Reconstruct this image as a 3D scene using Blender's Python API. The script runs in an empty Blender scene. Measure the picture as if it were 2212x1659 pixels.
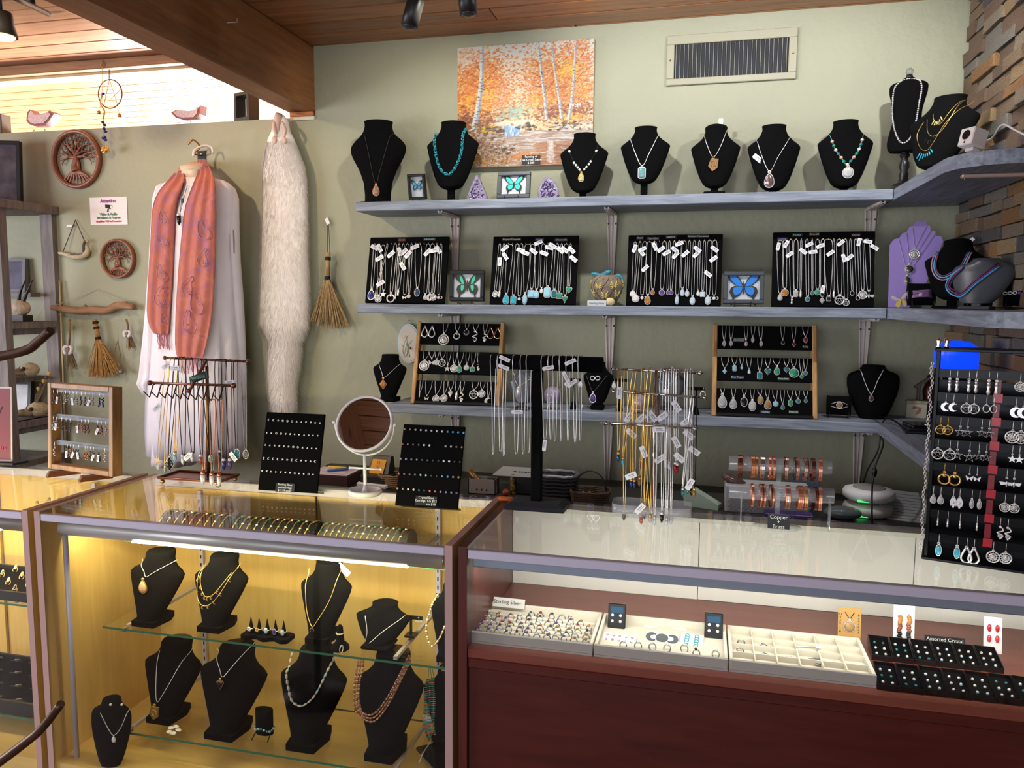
import bpy, math, random
import numpy as np
from mathutils import Vector, Matrix, Euler
random.seed(7)
S = bpy.context.scene
COL = S.collection
R = math.radians
CAM = Vector((0.6085, -3.2889, 1.5742)); YAW, PITCH, ROLL, FPX = -0.2365, -0.1054, 0.0067, 1693.1
_f = Vector((math.sin(YAW)*math.cos(PITCH), math.cos(YAW)*math.cos(PITCH), math.sin(PITCH)))
_r0 = _f.cross(Vector((0, 0, 1))).normalized(); _u0 = _r0.cross(_f)
_r = _r0*math.cos(ROLL) + _u0*math.sin(ROLL); _u = _u0*math.cos(ROLL) - _r0*math.sin(ROLL)
cd = bpy.data.cameras.new('camera'); cam = bpy.data.objects.new('camera', cd); COL.objects.link(cam)
cd.sensor_fit = 'HORIZONTAL'; cd.sensor_width = 36.0; cd.lens = FPX/2212*36.0
cd.clip_start = 0.02; cd.clip_end = 60
mw = Matrix.Identity(4)
for i in range(3):
 mw[i][0] = _r[i]; mw[i][1] = _u[i]; mw[i][2] = -_f[i]; mw[i][3] = CAM[i]
cam.matrix_world = mw
S.camera = cam
def at(px, py, x=None, y=None, z=None):
 """point of the place seen at a photo pixel on a known plane"""
 d = _r*((px-1106)/FPX) - _u*((py-829.5)/FPX) + _f
 if y is not None: t = (y-CAM.y)/d.y
 elif z is not None: t = (z-CAM.z)/d.z
 else: t = (x-CAM.x)/d.x
 return CAM + d*t
S.view_settings.view_transform = 'Standard'; S.view_settings.look = 'None'
S.view_settings.exposure = 0.0; S.view_settings.gamma = 1.0; S.view_settings.use_curve_mapping = False
S.cycles.max_bounces = 6; S.cycles.transparent_max_bounces = 16; S.cycles.transmission_bounces = 4
S.cycles.diffuse_bounces = 3; S.cycles.glossy_bounces = 3; S.cycles.caustics_reflective = False; S.cycles.caustics_refractive = False
S.cycles.sample_clamp_indirect = 3.0
w = bpy.data.worlds.new('world'); S.world = w; w.use_nodes = True
w.node_tree.nodes['Background'].inputs[0].default_value = (0.62, 0.70, 0.85, 1)
w.node_tree.nodes['Background'].inputs[1].default_value = 0.6
def lin(c):
 return tuple((v/255/12.92 if v/255 <= .04045 else ((v/255+.055)/1.055)**2.4) for v in c)
def area(name, loc, target, sx, sy, power, col):
 l = bpy.data.lights.new(name, 'AREA'); l.shape = 'RECTANGLE'; l.size = sx; l.size_y = sy
 l.energy = power; l.color = col
 o = bpy.data.objects.new(name, l); COL.objects.link(o); o.location = loc
 o.rotation_euler = (Vector(target)-Vector(loc)).to_track_quat('-Z', 'Y').to_euler(); return o
def spot(name, loc, target, power, col, size=70, blend=.6, rad=.03):
 l = bpy.data.lights.new(name, 'SPOT'); l.spot_size = R(size); l.spot_blend = blend; l.shadow_soft_size = rad
 l.energy = power; l.color = col
 o = bpy.data.objects.new(name, l); COL.objects.link(o); o.location = loc
 o.rotation_euler = (Vector(target)-Vector(loc)).to_track_quat('-Z', 'Y').to_euler(); return o
DAY = (.86, .90, 1.0); WARM = (1.0, .80, .52); COOL = (.93, .97, 1.0)
# added fill behind the viewer, then daylight by the side window and far room
area('front_fill_light', (-0.6, -5.9, 1.55), (-0.4, 0, 1.3), 4.2, 1.9, 75, DAY)
area('side_window_daylight', (-4.96, -3.2, 1.5), (0, -1.6, 1.2), 2.7, 1.5, 165, (.93, .93, 1.0))
area('far_room_daylight', (-2.1, 2.75, 1.35), (-2.1, 0.6, 2.75), 3.6, 1.5, 1500, (1.0, .93, .89))
# track spots on the ceiling, aimed at the back wall
spot('track_spot_left', (-1.75, -1.45, 2.55), (-1.55, 0, 1.55), 46, (1.0, .80, .52), 80)
spot('track_spot_bust', (-0.24, -0.72, 2.58), (-0.62, 0, 1.9), 21, (1.0, .94, .80), 115, .8, .018)
spot('track_spot_wall', (0.16, -0.84, 2.58), (0.45, 0, 2.05), 30, (.96, .99, .98), 125, .8, .018)
spot('track_spot_corner', (1.27, -0.84, 2.58), (1.0, 0, 2.0), 27, (.97, .99, .97), 122, .8, .018)
l_ = bpy.data.lights.new('track_bulb', 'POINT'); l_.energy = 7; l_.color = (.85, .88, 1.0); l_.shadow_soft_size = .04
o_ = bpy.data.objects.new('track_bulb', l_); COL.objects.link(o_); o_.location = (.75, -.62, 2.6)
MATS = {}
def _bsdf(name):
 m = bpy.data.materials.new(name); m.use_nodes = True
 return m, m.node_tree, m.node_tree.nodes['Principled BSDF']
def mat(name, col, rough=.5, metal=0., spec=.5, emit=0., noise=None, bump=None, alpha=1., sheen=0., trans=0., ior=1.45, coat=0., sub=0.):
 """noise=(scale, other colour, contrast); bump=(scale, strength)"""
 if name in MATS: return MATS[name]
 m, nt, b = _bsdf(name); N = nt.nodes; L = nt.links
 c = (*lin(col), 1); b.inputs['Base Color'].default_value = c
 b.inputs['Roughness'].default_value = rough; b.inputs['Metallic'].default_value = metal
 b.inputs['Specular IOR Level'].default_value = spec; b.inputs['IOR'].default_value = ior
 b.inputs['Sheen Weight'].default_value = sheen; b.inputs['Transmission Weight'].default_value = trans
 b.inputs['Coat Weight'].default_value = coat; b.inputs['Alpha'].default_value = alpha
 if sub: b.inputs['Subsurface Weight'].default_value = sub; b.inputs['Subsurface Radius'].default_value = (.01, .01, .01)
 if emit:
  b.inputs['Emission Color'].default_value = c; b.inputs['Emission Strength'].default_value = emit
 if noise or bump:
  tc = N.new('ShaderNodeTexCoord')
 if noise:
  n = N.new('ShaderNodeTexNoise'); n.inputs['Scale'].default_value = noise[0]; n.inputs['Detail'].default_value = 4
  r = N.new('ShaderNodeValToRGB'); k = noise[2] if len(noise) > 2 else .2
  r.color_ramp.elements[0].position = .5-k; r.color_ramp.elements[1].position = .5+k
  r.color_ramp.elements[0].color = c; r.color_ramp.elements[1].color = (*lin(noise[1]), 1)
  L.new(tc.outputs['Object'], n.inputs['Vector']); L.new(n.outputs['Fac'], r.inputs['Fac']); L.new(r.outputs['Color'], b.inputs['Base Color'])
 if bump:
  n2 = N.new('ShaderNodeTexNoise'); n2.inputs['Scale'].default_value = bump[0]; n2.inputs['Detail'].default_value = 3
  bp = N.new('ShaderNodeBump'); bp.inputs['Strength'].default_value = bump[1]; bp.inputs['Distance'].default_value = .01
  L.new(tc.outputs['Object'], n2.inputs['Vector']); L.new(n2.outputs['Fac'], bp.inputs['Height']); L.new(bp.outputs['Normal'], b.inputs['Normal'])
 MATS[name] = m; return m
def wood(name, c1, c2, axis=0, scale=6., rough=.5, coat=0., vary=0., stretch=14., bump=.15, knots=None):
 """grain runs along local axis; vary = per-object brightness spread"""
 if name in MATS: return MATS[name]
 m, nt, b = _bsdf(name); N = nt.nodes; L = nt.links
 tc = N.new('ShaderNodeTexCoord'); mp = N.new('ShaderNodeMapping')
 sc = [stretch]*3; sc[axis] = 1.; mp.inputs['Scale'].default_value = sc
 oi = N.new('ShaderNodeObjectInfo'); ad = N.new('ShaderNodeVectorMath'); ad.operation = 'ADD'
 mul = N.new('ShaderNodeMath'); mul.operation = 'MULTIPLY'; mul.inputs[1].default_value = 37.
 L.new(oi.outputs['Random'], mul.inputs[0]); L.new(tc.outputs['Object'], ad.inputs[0]); L.new(mul.outputs[0], ad.inputs[1])
 L.new(ad.outputs[0], mp.inputs['Vector'])
 n = N.new('ShaderNodeTexNoise'); n.inputs['Scale'].default_value = scale; n.inputs['Detail'].default_value = 6; n.inputs['Roughness'].default_value = .62
 n.inputs['Distortion'].default_value = .6
 L.new(mp.outputs['Vector'], n.inputs['Vector'])
 r = N.new('ShaderNodeValToRGB'); r.color_ramp.elements[0].position = .30; r.color_ramp.elements[1].position = .70
 r.color_ramp.elements[0].color = (*lin(c1), 1); r.color_ramp.elements[1].color = (*lin(c2), 1)
 L.new(n.outputs['Fac'], r.inputs['Fac'])
 out = r.outputs['Color']
 if knots:
  mk = N.new('ShaderNodeMapping'); ks = [knots[0]*3]*3; ks[axis] = knots[0]; mk.inputs['Scale'].default_value = ks
  vo = N.new('ShaderNodeTexVoronoi'); vo.inputs['Scale'].default_value = 1.
  kr = N.new('ShaderNodeValToRGB'); kr.color_ramp.elements[0].position = .05; kr.color_ramp.elements[1].position = .14
  kr.color_ramp.elements[0].color = (1, 1, 1, 1); kr.color_ramp.elements[1].color = (0, 0, 0, 1)
  L.new(ad.outputs[0], mk.inputs['Vector']); L.new(mk.outputs['Vector'], vo.inputs['Vector']); L.new(vo.outputs['Distance'], kr.inputs['Fac'])
  mx0 = N.new('ShaderNodeMix'); mx0.data_type = 'RGBA'; mx0.inputs['B'].default_value = (*lin(knots[1]), 1)
  L.new(kr.outputs['Color'], mx0.inputs['Factor']); L.new(out, mx0.inputs['A']); out = mx0.outputs['Result']
 if vary:
  hs = N.new('ShaderNodeHueSaturation'); mr = N.new('ShaderNodeMapRange')
  mr.inputs['To Min'].default_value = 1-vary; mr.inputs['To Max'].default_value = 1+vary
  L.new(oi.outputs['Random'], mr.inputs['Value']); L.new(mr.outputs['Result'], hs.inputs['Value']); L.new(out, hs.inputs['Color']); out = hs.outputs['Color']
 L.new(out, b.inputs['Base Color'])
 if bump:
  bp = N.new('ShaderNodeBump'); bp.inputs['Strength'].default_value = bump; bp.inputs['Distance'].default_value = .004
  L.new(n.outputs['Fac'], bp.inputs['Height']); L.new(bp.outputs['Normal'], b.inputs['Normal'])
 b.inputs['Roughness'].default_value = rough; b.inputs['Coat Weight'].default_value = coat; b.inputs['Coat Roughness'].default_value = .15
 MATS[name] = m; return m
def pane(name, tint=(1, 1, 1), refl=1.0, milk=0.):
 """thin clear glass or acrylic: straight-through with a Fresnel reflection"""
 if name in MATS: return MATS[name]
 m = bpy.data.materials.new(name); m.use_nodes = True; nt = m.node_tree; N = nt.nodes; L = nt.links
 N.remove(N['Principled BSDF'])
 t = N.new('ShaderNodeBsdfTransparent'); t.inputs[0].default_value = (*tint, 1)
 g = N.new('ShaderNodeBsdfGlossy'); g.inputs['Roughness'].default_value = .02
 fr = N.new('ShaderNodeFresnel'); ge = N.new('ShaderNodeNewGeometry'); mr = N.new('ShaderNodeMapRange')
 mr.inputs['To Min'].default_value = 1.45; mr.inputs['To Max'].default_value = 1/1.45
 L.new(ge.outputs['Backfacing'], mr.inputs['Value']); L.new(mr.outputs['Result'], fr.inputs['IOR'])
 mu = N.new('ShaderNodeMath'); mu.operation = 'MULTIPLY'; mu.inputs[1].default_value = refl
 mx = N.new('ShaderNodeMixShader')
 L.new(fr.outputs[0], mu.inputs[0]); L.new(mu.outputs[0], mx.inputs[0]); L.new(t.outputs[0], mx.inputs[1]); L.new(g.outputs[0], mx.inputs[2])
 out = mx.outputs[0]
 if milk:
  df = N.new('ShaderNodeBsdfDiffuse'); df.inputs[0].default_value = (.9, .92, .95, 1); m2 = N.new('ShaderNodeMixShader'); m2.inputs[0].default_value = milk
  L.new(out, m2.inputs[1]); L.new(df.outputs[0], m2.inputs[2]); out = m2.outputs[0]
 L.new(out, N['Material Output'].inputs['Surface'])
 MATS[name] = m; return m
def randcol(name, cols, rough=.6, metal=0., bumpy=0., nscale=8., spec=.4):
 """colour picked per object from a list, with mottling"""
 if name in MATS: return MATS[name]
 m, nt, b = _bsdf(name); N = nt.nodes; L = nt.links
 oi = N.new('ShaderNodeObjectInfo'); r = N.new('ShaderNodeValToRGB'); r.color_ramp.interpolation = 'CONSTANT'
 for i, c in enumerate(cols):
  e = r.color_ramp.elements[i] if i < 2 else r.color_ramp.elements.new(i/len(cols))
  e.position = i/len(cols); e.color = (*lin(c), 1)
 L.new(oi.outputs['Random'], r.inputs['Fac'])
 tc = N.new('ShaderNodeTexCoord'); n = N.new('ShaderNodeTexNoise'); n.inputs['Scale'].default_value = nscale; n.inputs['Detail'].default_value = 5
 L.new(tc.outputs['Object'], n.inputs['Vector'])
 hs = N.new('ShaderNodeHueSaturation'); mr = N.new('ShaderNodeMapRange'); mr.inputs['From Min'].default_value = .3; mr.inputs['From Max'].default_value = .7
 mr.inputs['To Min'].default_value = .6; mr.inputs['To Max'].default_value = 1.35
 L.new(n.outputs['Fac'], mr.inputs['Value']); L.new(mr.outputs['Result'], hs.inputs['Value']); L.new(r.outputs['Color'], hs.inputs['Color']); L.new(hs.outputs['Color'], b.inputs['Base Color'])
 if bumpy:
  bp = N.new('ShaderNodeBump'); bp.inputs['Strength'].default_value = bumpy; bp.inputs['Distance'].default_value = .01
  L.new(n.outputs['Fac'], bp.inputs['Height']); L.new(bp.outputs['Normal'], b.inputs['Normal'])
 b.inputs['Roughness'].default_value = rough; b.inputs['Metallic'].default_value = metal; b.inputs['Specular IOR Level'].default_value = spec
 MATS[name] = m; return m
VELVET = mat('black_velvet', (9, 9, 10), .95, spec=.1)
GREYLEATHER = mat('black_leatherette', (26, 27, 29), .42)
BLACK = mat('black_plastic', (16, 16, 18), .35)
SILVER = mat('silver', (232, 228, 224), .28, .55)
GOLD = mat('gold', (226, 182, 96), .28, .7)
BRASS = mat('aged_brass', (168, 130, 82), .35, 1.)
COPPER = mat('copper', (208, 136, 106), .28, .8)
CHROME = mat('chrome', (215, 215, 220), .08, 1.)
WHITE = mat('white_plastic', (232, 230, 228), .4)
PAPER = mat('paper_tag', (236, 234, 236), .7)
INK = mat('dark_ink', (30, 30, 34), .7)
CHALK = mat('chalk_lettering', (232, 234, 230), .7)
CORD = mat('black_cord', (16, 14, 14), .7)
ALU = mat('anodised_aluminium', (200, 194, 212), .45, .15)
GLASS = pane('case_glass', (.985, .995, .985), .8)
ACRYL = pane('clear_acrylic', (.97, .98, .98), 1.0, .12)
GEDGE = mat('green_glass_edge', (60, 110, 84), .15)
class MB:
 def __init__(s): s.v = []; s.f = []; s.m = []; s.sm = []; s.X = None
 def add(s, vs, fs, mi=0, smooth=False):
  o = len(s.v)
  for p in vs:
   p = Vector(p); s.v.append(tuple(s.X @ p) if s.X else tuple(p))
  for f in fs: s.f.append([o+i for i in f]); s.m.append(mi); s.sm.append(smooth)
  return s
 def b(s, x0, x1, y0, y1, z0, z1, mi=0, c=0.):
  if not c:
   return s.add([(x, y, z) for x in (x0, x1) for y in (y0, y1) for z in (z0, z1)],
                         [(0, 1, 3, 2), (4, 6, 7, 5), (0, 4, 5, 1), (2, 3, 7, 6), (0, 2, 6, 4), (1, 5, 7, 3)], mi)
  # chamfered box
  vs = []; X, Y, Z = (x0, x1), (y0, y1), (z0, z1); idx = {}
  for i in (0, 1):
   for j in (0, 1):
    for k in (0, 1):
     sx, sy, sz = (c if i == 0 else -c), (c if j == 0 else -c), (c if k == 0 else -c)
     for a, p in enumerate(((X[i], Y[j]+sy, Z[k]+sz), (X[i]+sx, Y[j], Z[k]+sz), (X[i]+sx, Y[j]+sy, Z[k]))):
      idx[i, j, k, a] = len(vs); vs.append(p)
  g = lambda i, j, k, a: idx[i, j, k, a]
  fs = []
  for i in (0, 1): fs.append([g(i, 0, 0, 0), g(i, 1, 0, 0), g(i, 1, 1, 0), g(i, 0, 1, 0)][::(-1 if i == 0 else 1)])
  for j in (0, 1): fs.append([g(0, j, 0, 1), g(1, j, 0, 1), g(1, j, 1, 1), g(0, j, 1, 1)][::(1 if j == 0 else -1)])
  for k in (0, 1): fs.append([g(0, 0, k, 2), g(1, 0, k, 2), g(1, 1, k, 2), g(0, 1, k, 2)][::(-1 if k == 0 else 1)])
  for i in (0, 1):
   for j in (0, 1): fs.append([g(i, j, 0, 0), g(i, j, 1, 0), g(i, j, 1, 1), g(i, j, 0, 1)])
  for i in (0, 1):
   for k in (0, 1): fs.append([g(i, 0, k, 0), g(i, 1, k, 0), g(i, 1, k, 2), g(i, 0, k, 2)])
  for j in (0, 1):
   for k in (0, 1): fs.append([g(0, j, k, 1), g(1, j, k, 1), g(1, j, k, 2), g(0, j, k, 2)])
  for i in (0, 1):
   for j in (0, 1):
    for k in (0, 1): fs.append([g(i, j, k, a) for a in range(3)])
  return s.add(vs, fs, mi)
 def tube(s, pts, r=.002, n=6, closed=False, mi=0, cap=True):
  P = [Vector(p) for p in pts]; m = len(P); rr = r if hasattr(r, '__len__') else [r]*m
  up = None; rings = []
  for i in range(m):
   if closed: t = P[(i+1) % m]-P[i-1]
   else: t = P[min(i+1, m-1)]-P[max(i-1, 0)]
   if t.length < 1e-9: t = Vector((0, 0, 1))
   t.normalize()
   if up is None: up = t.orthogonal().normalized()
   up = up-t*up.dot(t)
   up = up.normalized() if up.length > 1e-6 else t.orthogonal().normalized()
   bn = t.cross(up)
   rings.append([P[i]+(up*math.cos(2*math.pi*k/n)+bn*math.sin(2*math.pi*k/n))*rr[i] for k in range(n)])
  return s.loft(rings, closed, mi, cap)
 def loft(s, rings, closed=False, mi=0, cap=True, smooth=True):
  n = len(rings[0]); m = len(rings); fs = []
  for i in range(m if closed else m-1):
   a = i*n; b = ((i+1) % m)*n
   for k in range(n): fs.append((a+k, a+(k+1) % n, b+(k+1) % n, b+k))
  s.add([p for r in rings for p in r], fs, mi, smooth)
  if cap and not closed:
   o = len(s.v)-m*n
   s.f.append([o+k for k in range(n)][::-1]); s.m.append(mi); s.sm.append(False)
   s.f.append([o+(m-1)*n+k for k in range(n)]); s.m.append(mi); s.sm.append(False)
  return s
 def lathe(s, prof, n=20, c=(0, 0, 0), mi=0, sx=1., sy=1.):
  return s.loft([[(c[0]+r*sx*math.cos(2*math.pi*k/n), c[1]+r*sy*math.sin(2*math.pi*k/n), c[2]+z) for k in range(n)] for r, z in prof], False, mi)
 def ell(s, c, rx, ry=None, rz=None, nu=10, nv=6, mi=0):
  ry = rx if ry is None else ry; rz = rx if rz is None else rz
  vs = [(c[0], c[1], c[2]+rz)]; fs = []
  for j in range(1, nv):
   a = math.pi*j/nv
   for i in range(nu):
    t = 2*math.pi*i/nu; vs.append((c[0]+rx*math.sin(a)*math.cos(t), c[1]+ry*math.sin(a)*math.sin(t), c[2]+rz*math.cos(a)))
  vs.append((c[0], c[1], c[2]-rz)); e = len(vs)-1
  for i in range(nu): fs.append((0, 1+i, 1+(i+1) % nu)); fs.append((e, e-nu+(i+1) % nu, e-nu+i))
  for j in range(nv-2):
   for i in range(nu):
    a = 1+j*nu; fs.append((a+i, a+nu+i, a+nu+(i+1) % nu, a+(i+1) % nu))
  return s.add(vs, fs, mi, True)
 def prism(s, poly, y0, y1, mi=0, mside=None, smooth=False):
  """outline in the xz plane, thickness along y"""
  n = len(poly); mside = mi if mside is None else mside
  s.add([(x, y0, z) for x, z in poly]+[(x, y1, z) for x, z in poly], [list(range(n)), list(range(n, 2*n))[::-1]], mi)
  o = len(s.v)-2*n
  for k in range(n): s.f.append([o+k, o+n+k, o+n+(k+1) % n, o+(k+1) % n]); s.m.append(mside); s.sm.append(smooth)
  return s
 def ring(s, c, R1, r, n=20, k=6, axis='y', mi=0, sx=1., sz=1.):
  pts = []
  for i in range(n):
   a = 2*math.pi*i/n; u, v = R1*sx*math.cos(a), R1*sz*math.sin(a)
   pts.append((c[0]+u, c[1], c[2]+v) if axis == 'y' else ((c[0]+u, c[1]+v, c[2]) if axis == 'z' else (c[0], c[1]+u, c[2]+v)))
  return s.tube(pts, r, k, True, mi)
 def mesh(s, mats, name='mesh'):
  me = bpy.data.meshes.new(name); me.from_pydata(s.v, [], s.f)
  for m in (mats if isinstance(mats, (list, tuple)) else [mats]): me.materials.append(m)
  me.polygons.foreach_set('material_index', s.m); me.polygons.foreach_set('use_smooth', s.sm)
  me.update(); return me
def link(name, me, parent=None, loc=(0, 0, 0), rot=(0, 0, 0), scale=None):
 o = bpy.data.objects.new(name, me); COL.objects.link(o); o.location = loc; o.rotation_euler = rot
 if scale is not None: o.scale = scale if hasattr(scale, '__len__') else (scale,)*3
 if parent is not None: o.parent = parent
 return o
def part(name, mb, mats, parent, loc=(0, 0, 0), rot=(0, 0, 0), label=None, scale=None):
 o = link(name, mb.mesh(mats, name) if isinstance(mb, MB) else mb, parent, loc, rot, scale)
 if label: o['label'] = label
 return o
def tag(o, label, cat, group=None, kind=None):
 if label: o['label'] = label
 if cat: o['category'] = cat
 if group: o['group'] = group
 if kind: o['kind'] = kind
 return o
def thing(name, label, cat, loc=(0, 0, 0), rot=(0, 0, 0), group=None, parent=None):
 o = bpy.data.objects.new(name, None); COL.objects.link(o); o.location = loc; o.rotation_euler = rot; o.empty_display_size = .02
 return tag(o, label, cat, group)
def solo(name, mb, mats, label, cat, loc=(0, 0, 0), rot=(0, 0, 0), group=None, scale=None):
 return tag(link(name, mb.mesh(mats, name) if isinstance(mb, MB) else mb, None, loc, rot, scale), label, cat, group)
def struct(name, mb, mats, label=None):
 o = link(name, mb.mesh(mats, name)); o['kind'] = 'structure'
 if label: o['label'] = label
 return o
def copy_tree(o, loc=None, rot=None, parent=None):
 c = o.copy(); COL.objects.link(c)
 if parent is not None: c.parent = parent
 if loc is not None: c.location = loc
 if rot is not None: c.rotation_euler = rot
 for ch in list(o.children): copy_tree(ch, parent=c)
 return c
_TX = {}
def text_mesh(body, size, mat_, align='CENTER', thick=.0004, bold=0., spacing=1.):
 """lettering lying in the xz plane, facing -y"""
 cu = bpy.data.curves.new('lettering', 'FONT'); cu.body = body; cu.size = size; cu.align_x = align; cu.align_y = 'CENTER'
 cu.extrude = thick; cu.offset = bold; cu.resolution_u = 3; cu.space_line = spacing
 o = bpy.data.objects.new('lettering', cu); COL.objects.link(o)
 dg = bpy.context.evaluated_depsgraph_get(); dg.update()
 me = bpy.data.meshes.new_from_object(o.evaluated_get(dg)); me.name = 'lettering'
 bpy.data.objects.remove(o); bpy.data.curves.remove(cu)
 me.transform(Matrix.Rotation(math.pi/2, 4, 'X')); me.materials.clear(); me.materials.append(mat_)
 return me
def text(body, size, mat_, parent, loc, align='CENTER', rot=(0, 0, 0), **k):
 return link('lettering', text_mesh(body, size, mat_, align, **k), parent, loc, rot)
ORD = ['first', 'second', 'third', 'fourth', 'fifth', 'sixth', 'seventh', 'eighth', 'ninth', 'tenth', 'eleventh', 'twelfth', 'thirteenth', 'fourteenth', 'fifteenth', 'sixteenth', 'seventeenth', 'eighteenth', 'nineteenth', 'twentieth']
def circ(cx, cz, r, n=20, sx=1., sz=1.):
 return [(cx+r*sx*math.cos(2*math.pi*k/n), cz+r*sz*math.sin(2*math.pi*k/n)) for k in range(n)]
def bez(pts, n=24):
 """Catmull-Rom through points"""
 P = [Vector(p) for p in pts]; out = []
 if len(P) < 3: return [P[0].lerp(P[-1], i/n) for i in range(n+1)]
 seg = len(P)-1
 for i in range(n+1):
  t = i/n*seg; k = min(int(t), seg-1); u = t-k
  p0, p1, p2, p3 = P[max(k-1, 0)], P[k], P[k+1], P[min(k+2, seg)]
  out.append(.5*((2*p1)+(p2-p0)*u+(2*p0-5*p1+4*p2-p3)*u*u+(3*p1-p0-3*p2+p3)*u**3))
 return out
# the room
SAGE = mat('sage_wall_paint', (160, 159, 134), .6, noise=(3.0, (152, 152, 129), .3), bump=(26, .35))
PLANK = wood('ceiling_pine', (132, 83, 52), (178, 121, 80), 0, 3., .42, coat=.15, vary=.18, knots=(2.4, (70, 36, 20)))
BEAMW = wood('beam_fir', (122, 76, 42), (158, 104, 60), 1, 3.5, .5, knots=(2.0, (84, 46, 26)), stretch=10)
GREYWOOD = wood('grey_blue_stained_board', (98, 104, 116), (152, 160, 174), 0, 5., .55, vary=.05)
GREYWOODY = wood('grey_blue_stained_board_side', (98, 104, 116), (152, 160, 174), 1, 5., .55, vary=.05)
CZ = 2.686
struct('floor', MB().b(-5, 2.2, -6.1, 3.0, -.06, 0), wood('floor_boards', (92, 66, 48), (120, 90, 66), 0, 3))
m = MB().b(-5, 1.8, -6.1, 3.0, CZ+.022, CZ+.08); ceil = struct('ceiling', m, PLANK)
pm = {}
for i in range(66):
 y0 = -5.20+i*.1265
 if y0 > 2.9: break
 cuts = [-4.98, 1.51]
 if -1.2 < y0 < 1.4:
  cuts = sorted([-4.98, 1.51]+[random.uniform(-4.2, -2.2), random.uniform(-.6, 1.1)][:1+(i % 2)])
 for a, b_ in zip(cuts[:-1], cuts[1:]):
  L_ = round(b_-a-.003, 3)
  me = MB().b(0, L_, 0, .1225, 0, .022, c=.0035).mesh(PLANK, 'ceiling_plank')
  link('plank', me, ceil, (a, y0, CZ))
struct('wall_back', MB().b(-1.095, 1.6, 0, .13, 0, CZ), SAGE)
struct('wall_left', MB().b(-5, -1.095, 0, .13, 0, 2.385), SAGE)
struct('wall_side', MB().b(-5.1, -5, -6.1, -4.6, 0, CZ+.05).b(-5.1, -5, -1.8, 3, 0, CZ+.05).b(-5.1, -5, -4.6, -1.8, 0, .7).b(-5.1, -5, -4.6, -1.8, 2.3, CZ+.05), SAGE)
m = MB().b(-5, -3.0, -6.1, -6.0, 0, CZ).b(1.8, 2.3, -6.1, -6.0, 0, CZ).b(-3.0, 1.8, -6.1, -6.0, 0, .55).b(-3.0, 1.8, -6.1, -6.0, 2.5, CZ)
struct('wall_front', m, SAGE)
m = MB()
for x in (-3.0, -1.4, .2, 1.77): m.b(x, x+.05, -6.08, -6.02, .55, 2.5)
for z in (.55, 2.46): m.b(-3.0, 1.82, -6.08, -6.02, z, z+.05)
struct('fill_window', m, WHITE)  # unseen window frame, added to house the fill light
struct('wall_far', MB().b(-5, 1.6, 2.9, 3.0, 0, CZ+.05), mat('far_room_paint', (226, 214, 190), .6))
# header and beam
m = MB().b(-4.95, -1.23, -.055, -.005, CZ-.045, CZ-.001, c=.004)
h = struct('trim_1', m, wood('header_fir', (130, 92, 60), (168, 124, 84), 0, 4))
part('lower_strip', MB().b(-4.95, -1.23, -.005, .085, CZ-.055, CZ-.001, c=.003), wood('pale_strip', (196, 160, 112), (222, 190, 140), 0, 4), h)
bm_ = struct('ceiling_beam', MB().b(-1.225, -1.095, -5.9, .12, 2.408, CZ-.001, c=.006), BEAMW, 'heavy brown timber ceiling beam')
part('bearing_block', MB().b(-1.215, -1.10, -.012, .05, 2.386, 2.408, c=.003), wood('block', (176, 100, 50), (200, 124, 66), 0, 8), bm_)
part('white_shim', MB().b(-1.215, -1.095, -.008, .05, 2.372, 2.386), mat('shim_white', (214, 206, 190), .6), bm_)
m = MB().tube(bez([at(490, 49, x=-1.09), at(509, 48, x=-1.086), at(512, 47, x=-1.086), at(512, 40, x=-1.086)], 8), .0016, 6)
solo('wall_hook', m, SILVER, 'small bent wire hook screwed into the timber beam', 'hook')
# stacked ledger stone on the right wall
XS = 1.545
sw = struct('wall_right', MB().b(XS, XS+.12, -6.1, .13, 0, CZ), mat('stone_mortar', (58, 52, 46), .9))
STONE = randcol('ledger_stone', [(110, 101, 90), (124, 104, 82), (92, 88, 86), (138, 102, 66), (118, 112, 102), (100, 82, 68), (146, 122, 90), (82, 79, 78), (130, 116, 98), (110, 88, 72)], .75, 0, .6, 22)
smesh = []
for k in range(9):
 mb = MB().b(-.5, .5, -.5, .5, -.5, .5, c=.04)
 mb.v = [(x+random.uniform(-.07, .07), y+random.uniform(-.012, .012), z+random.uniform(-.05, .05)) for x, y, z in mb.v]
 smesh.append(mb.mesh(STONE, 'ledger_stone'))
z = .98; row = 0
while z < CZ-.012:
 hgt = random.choice([.036, .042, .047, .05]); hgt = min(hgt, CZ-z)
 y = -.002-random.uniform(0, .02)
 while y > -1.02:
  ln = random.uniform(.075, .23); th = random.uniform(.020, .040)
  o = link('stone', random.choice(smesh), sw, (XS-th/2+.004, y-ln/2, z+hgt/2), (0, 0, 0), (th+.01, ln-.003, hgt-.003))
  y -= ln
 z += hgt; row += 1
m = MB()
for k in range(40): m.b(XS-.02-random.uniform(0, .02), XS, -1.05-(k+1)*.12, -1.05-k*.12-.004, .1, CZ-.01)
part('stone_courses', m, STONE, sw)
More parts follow.
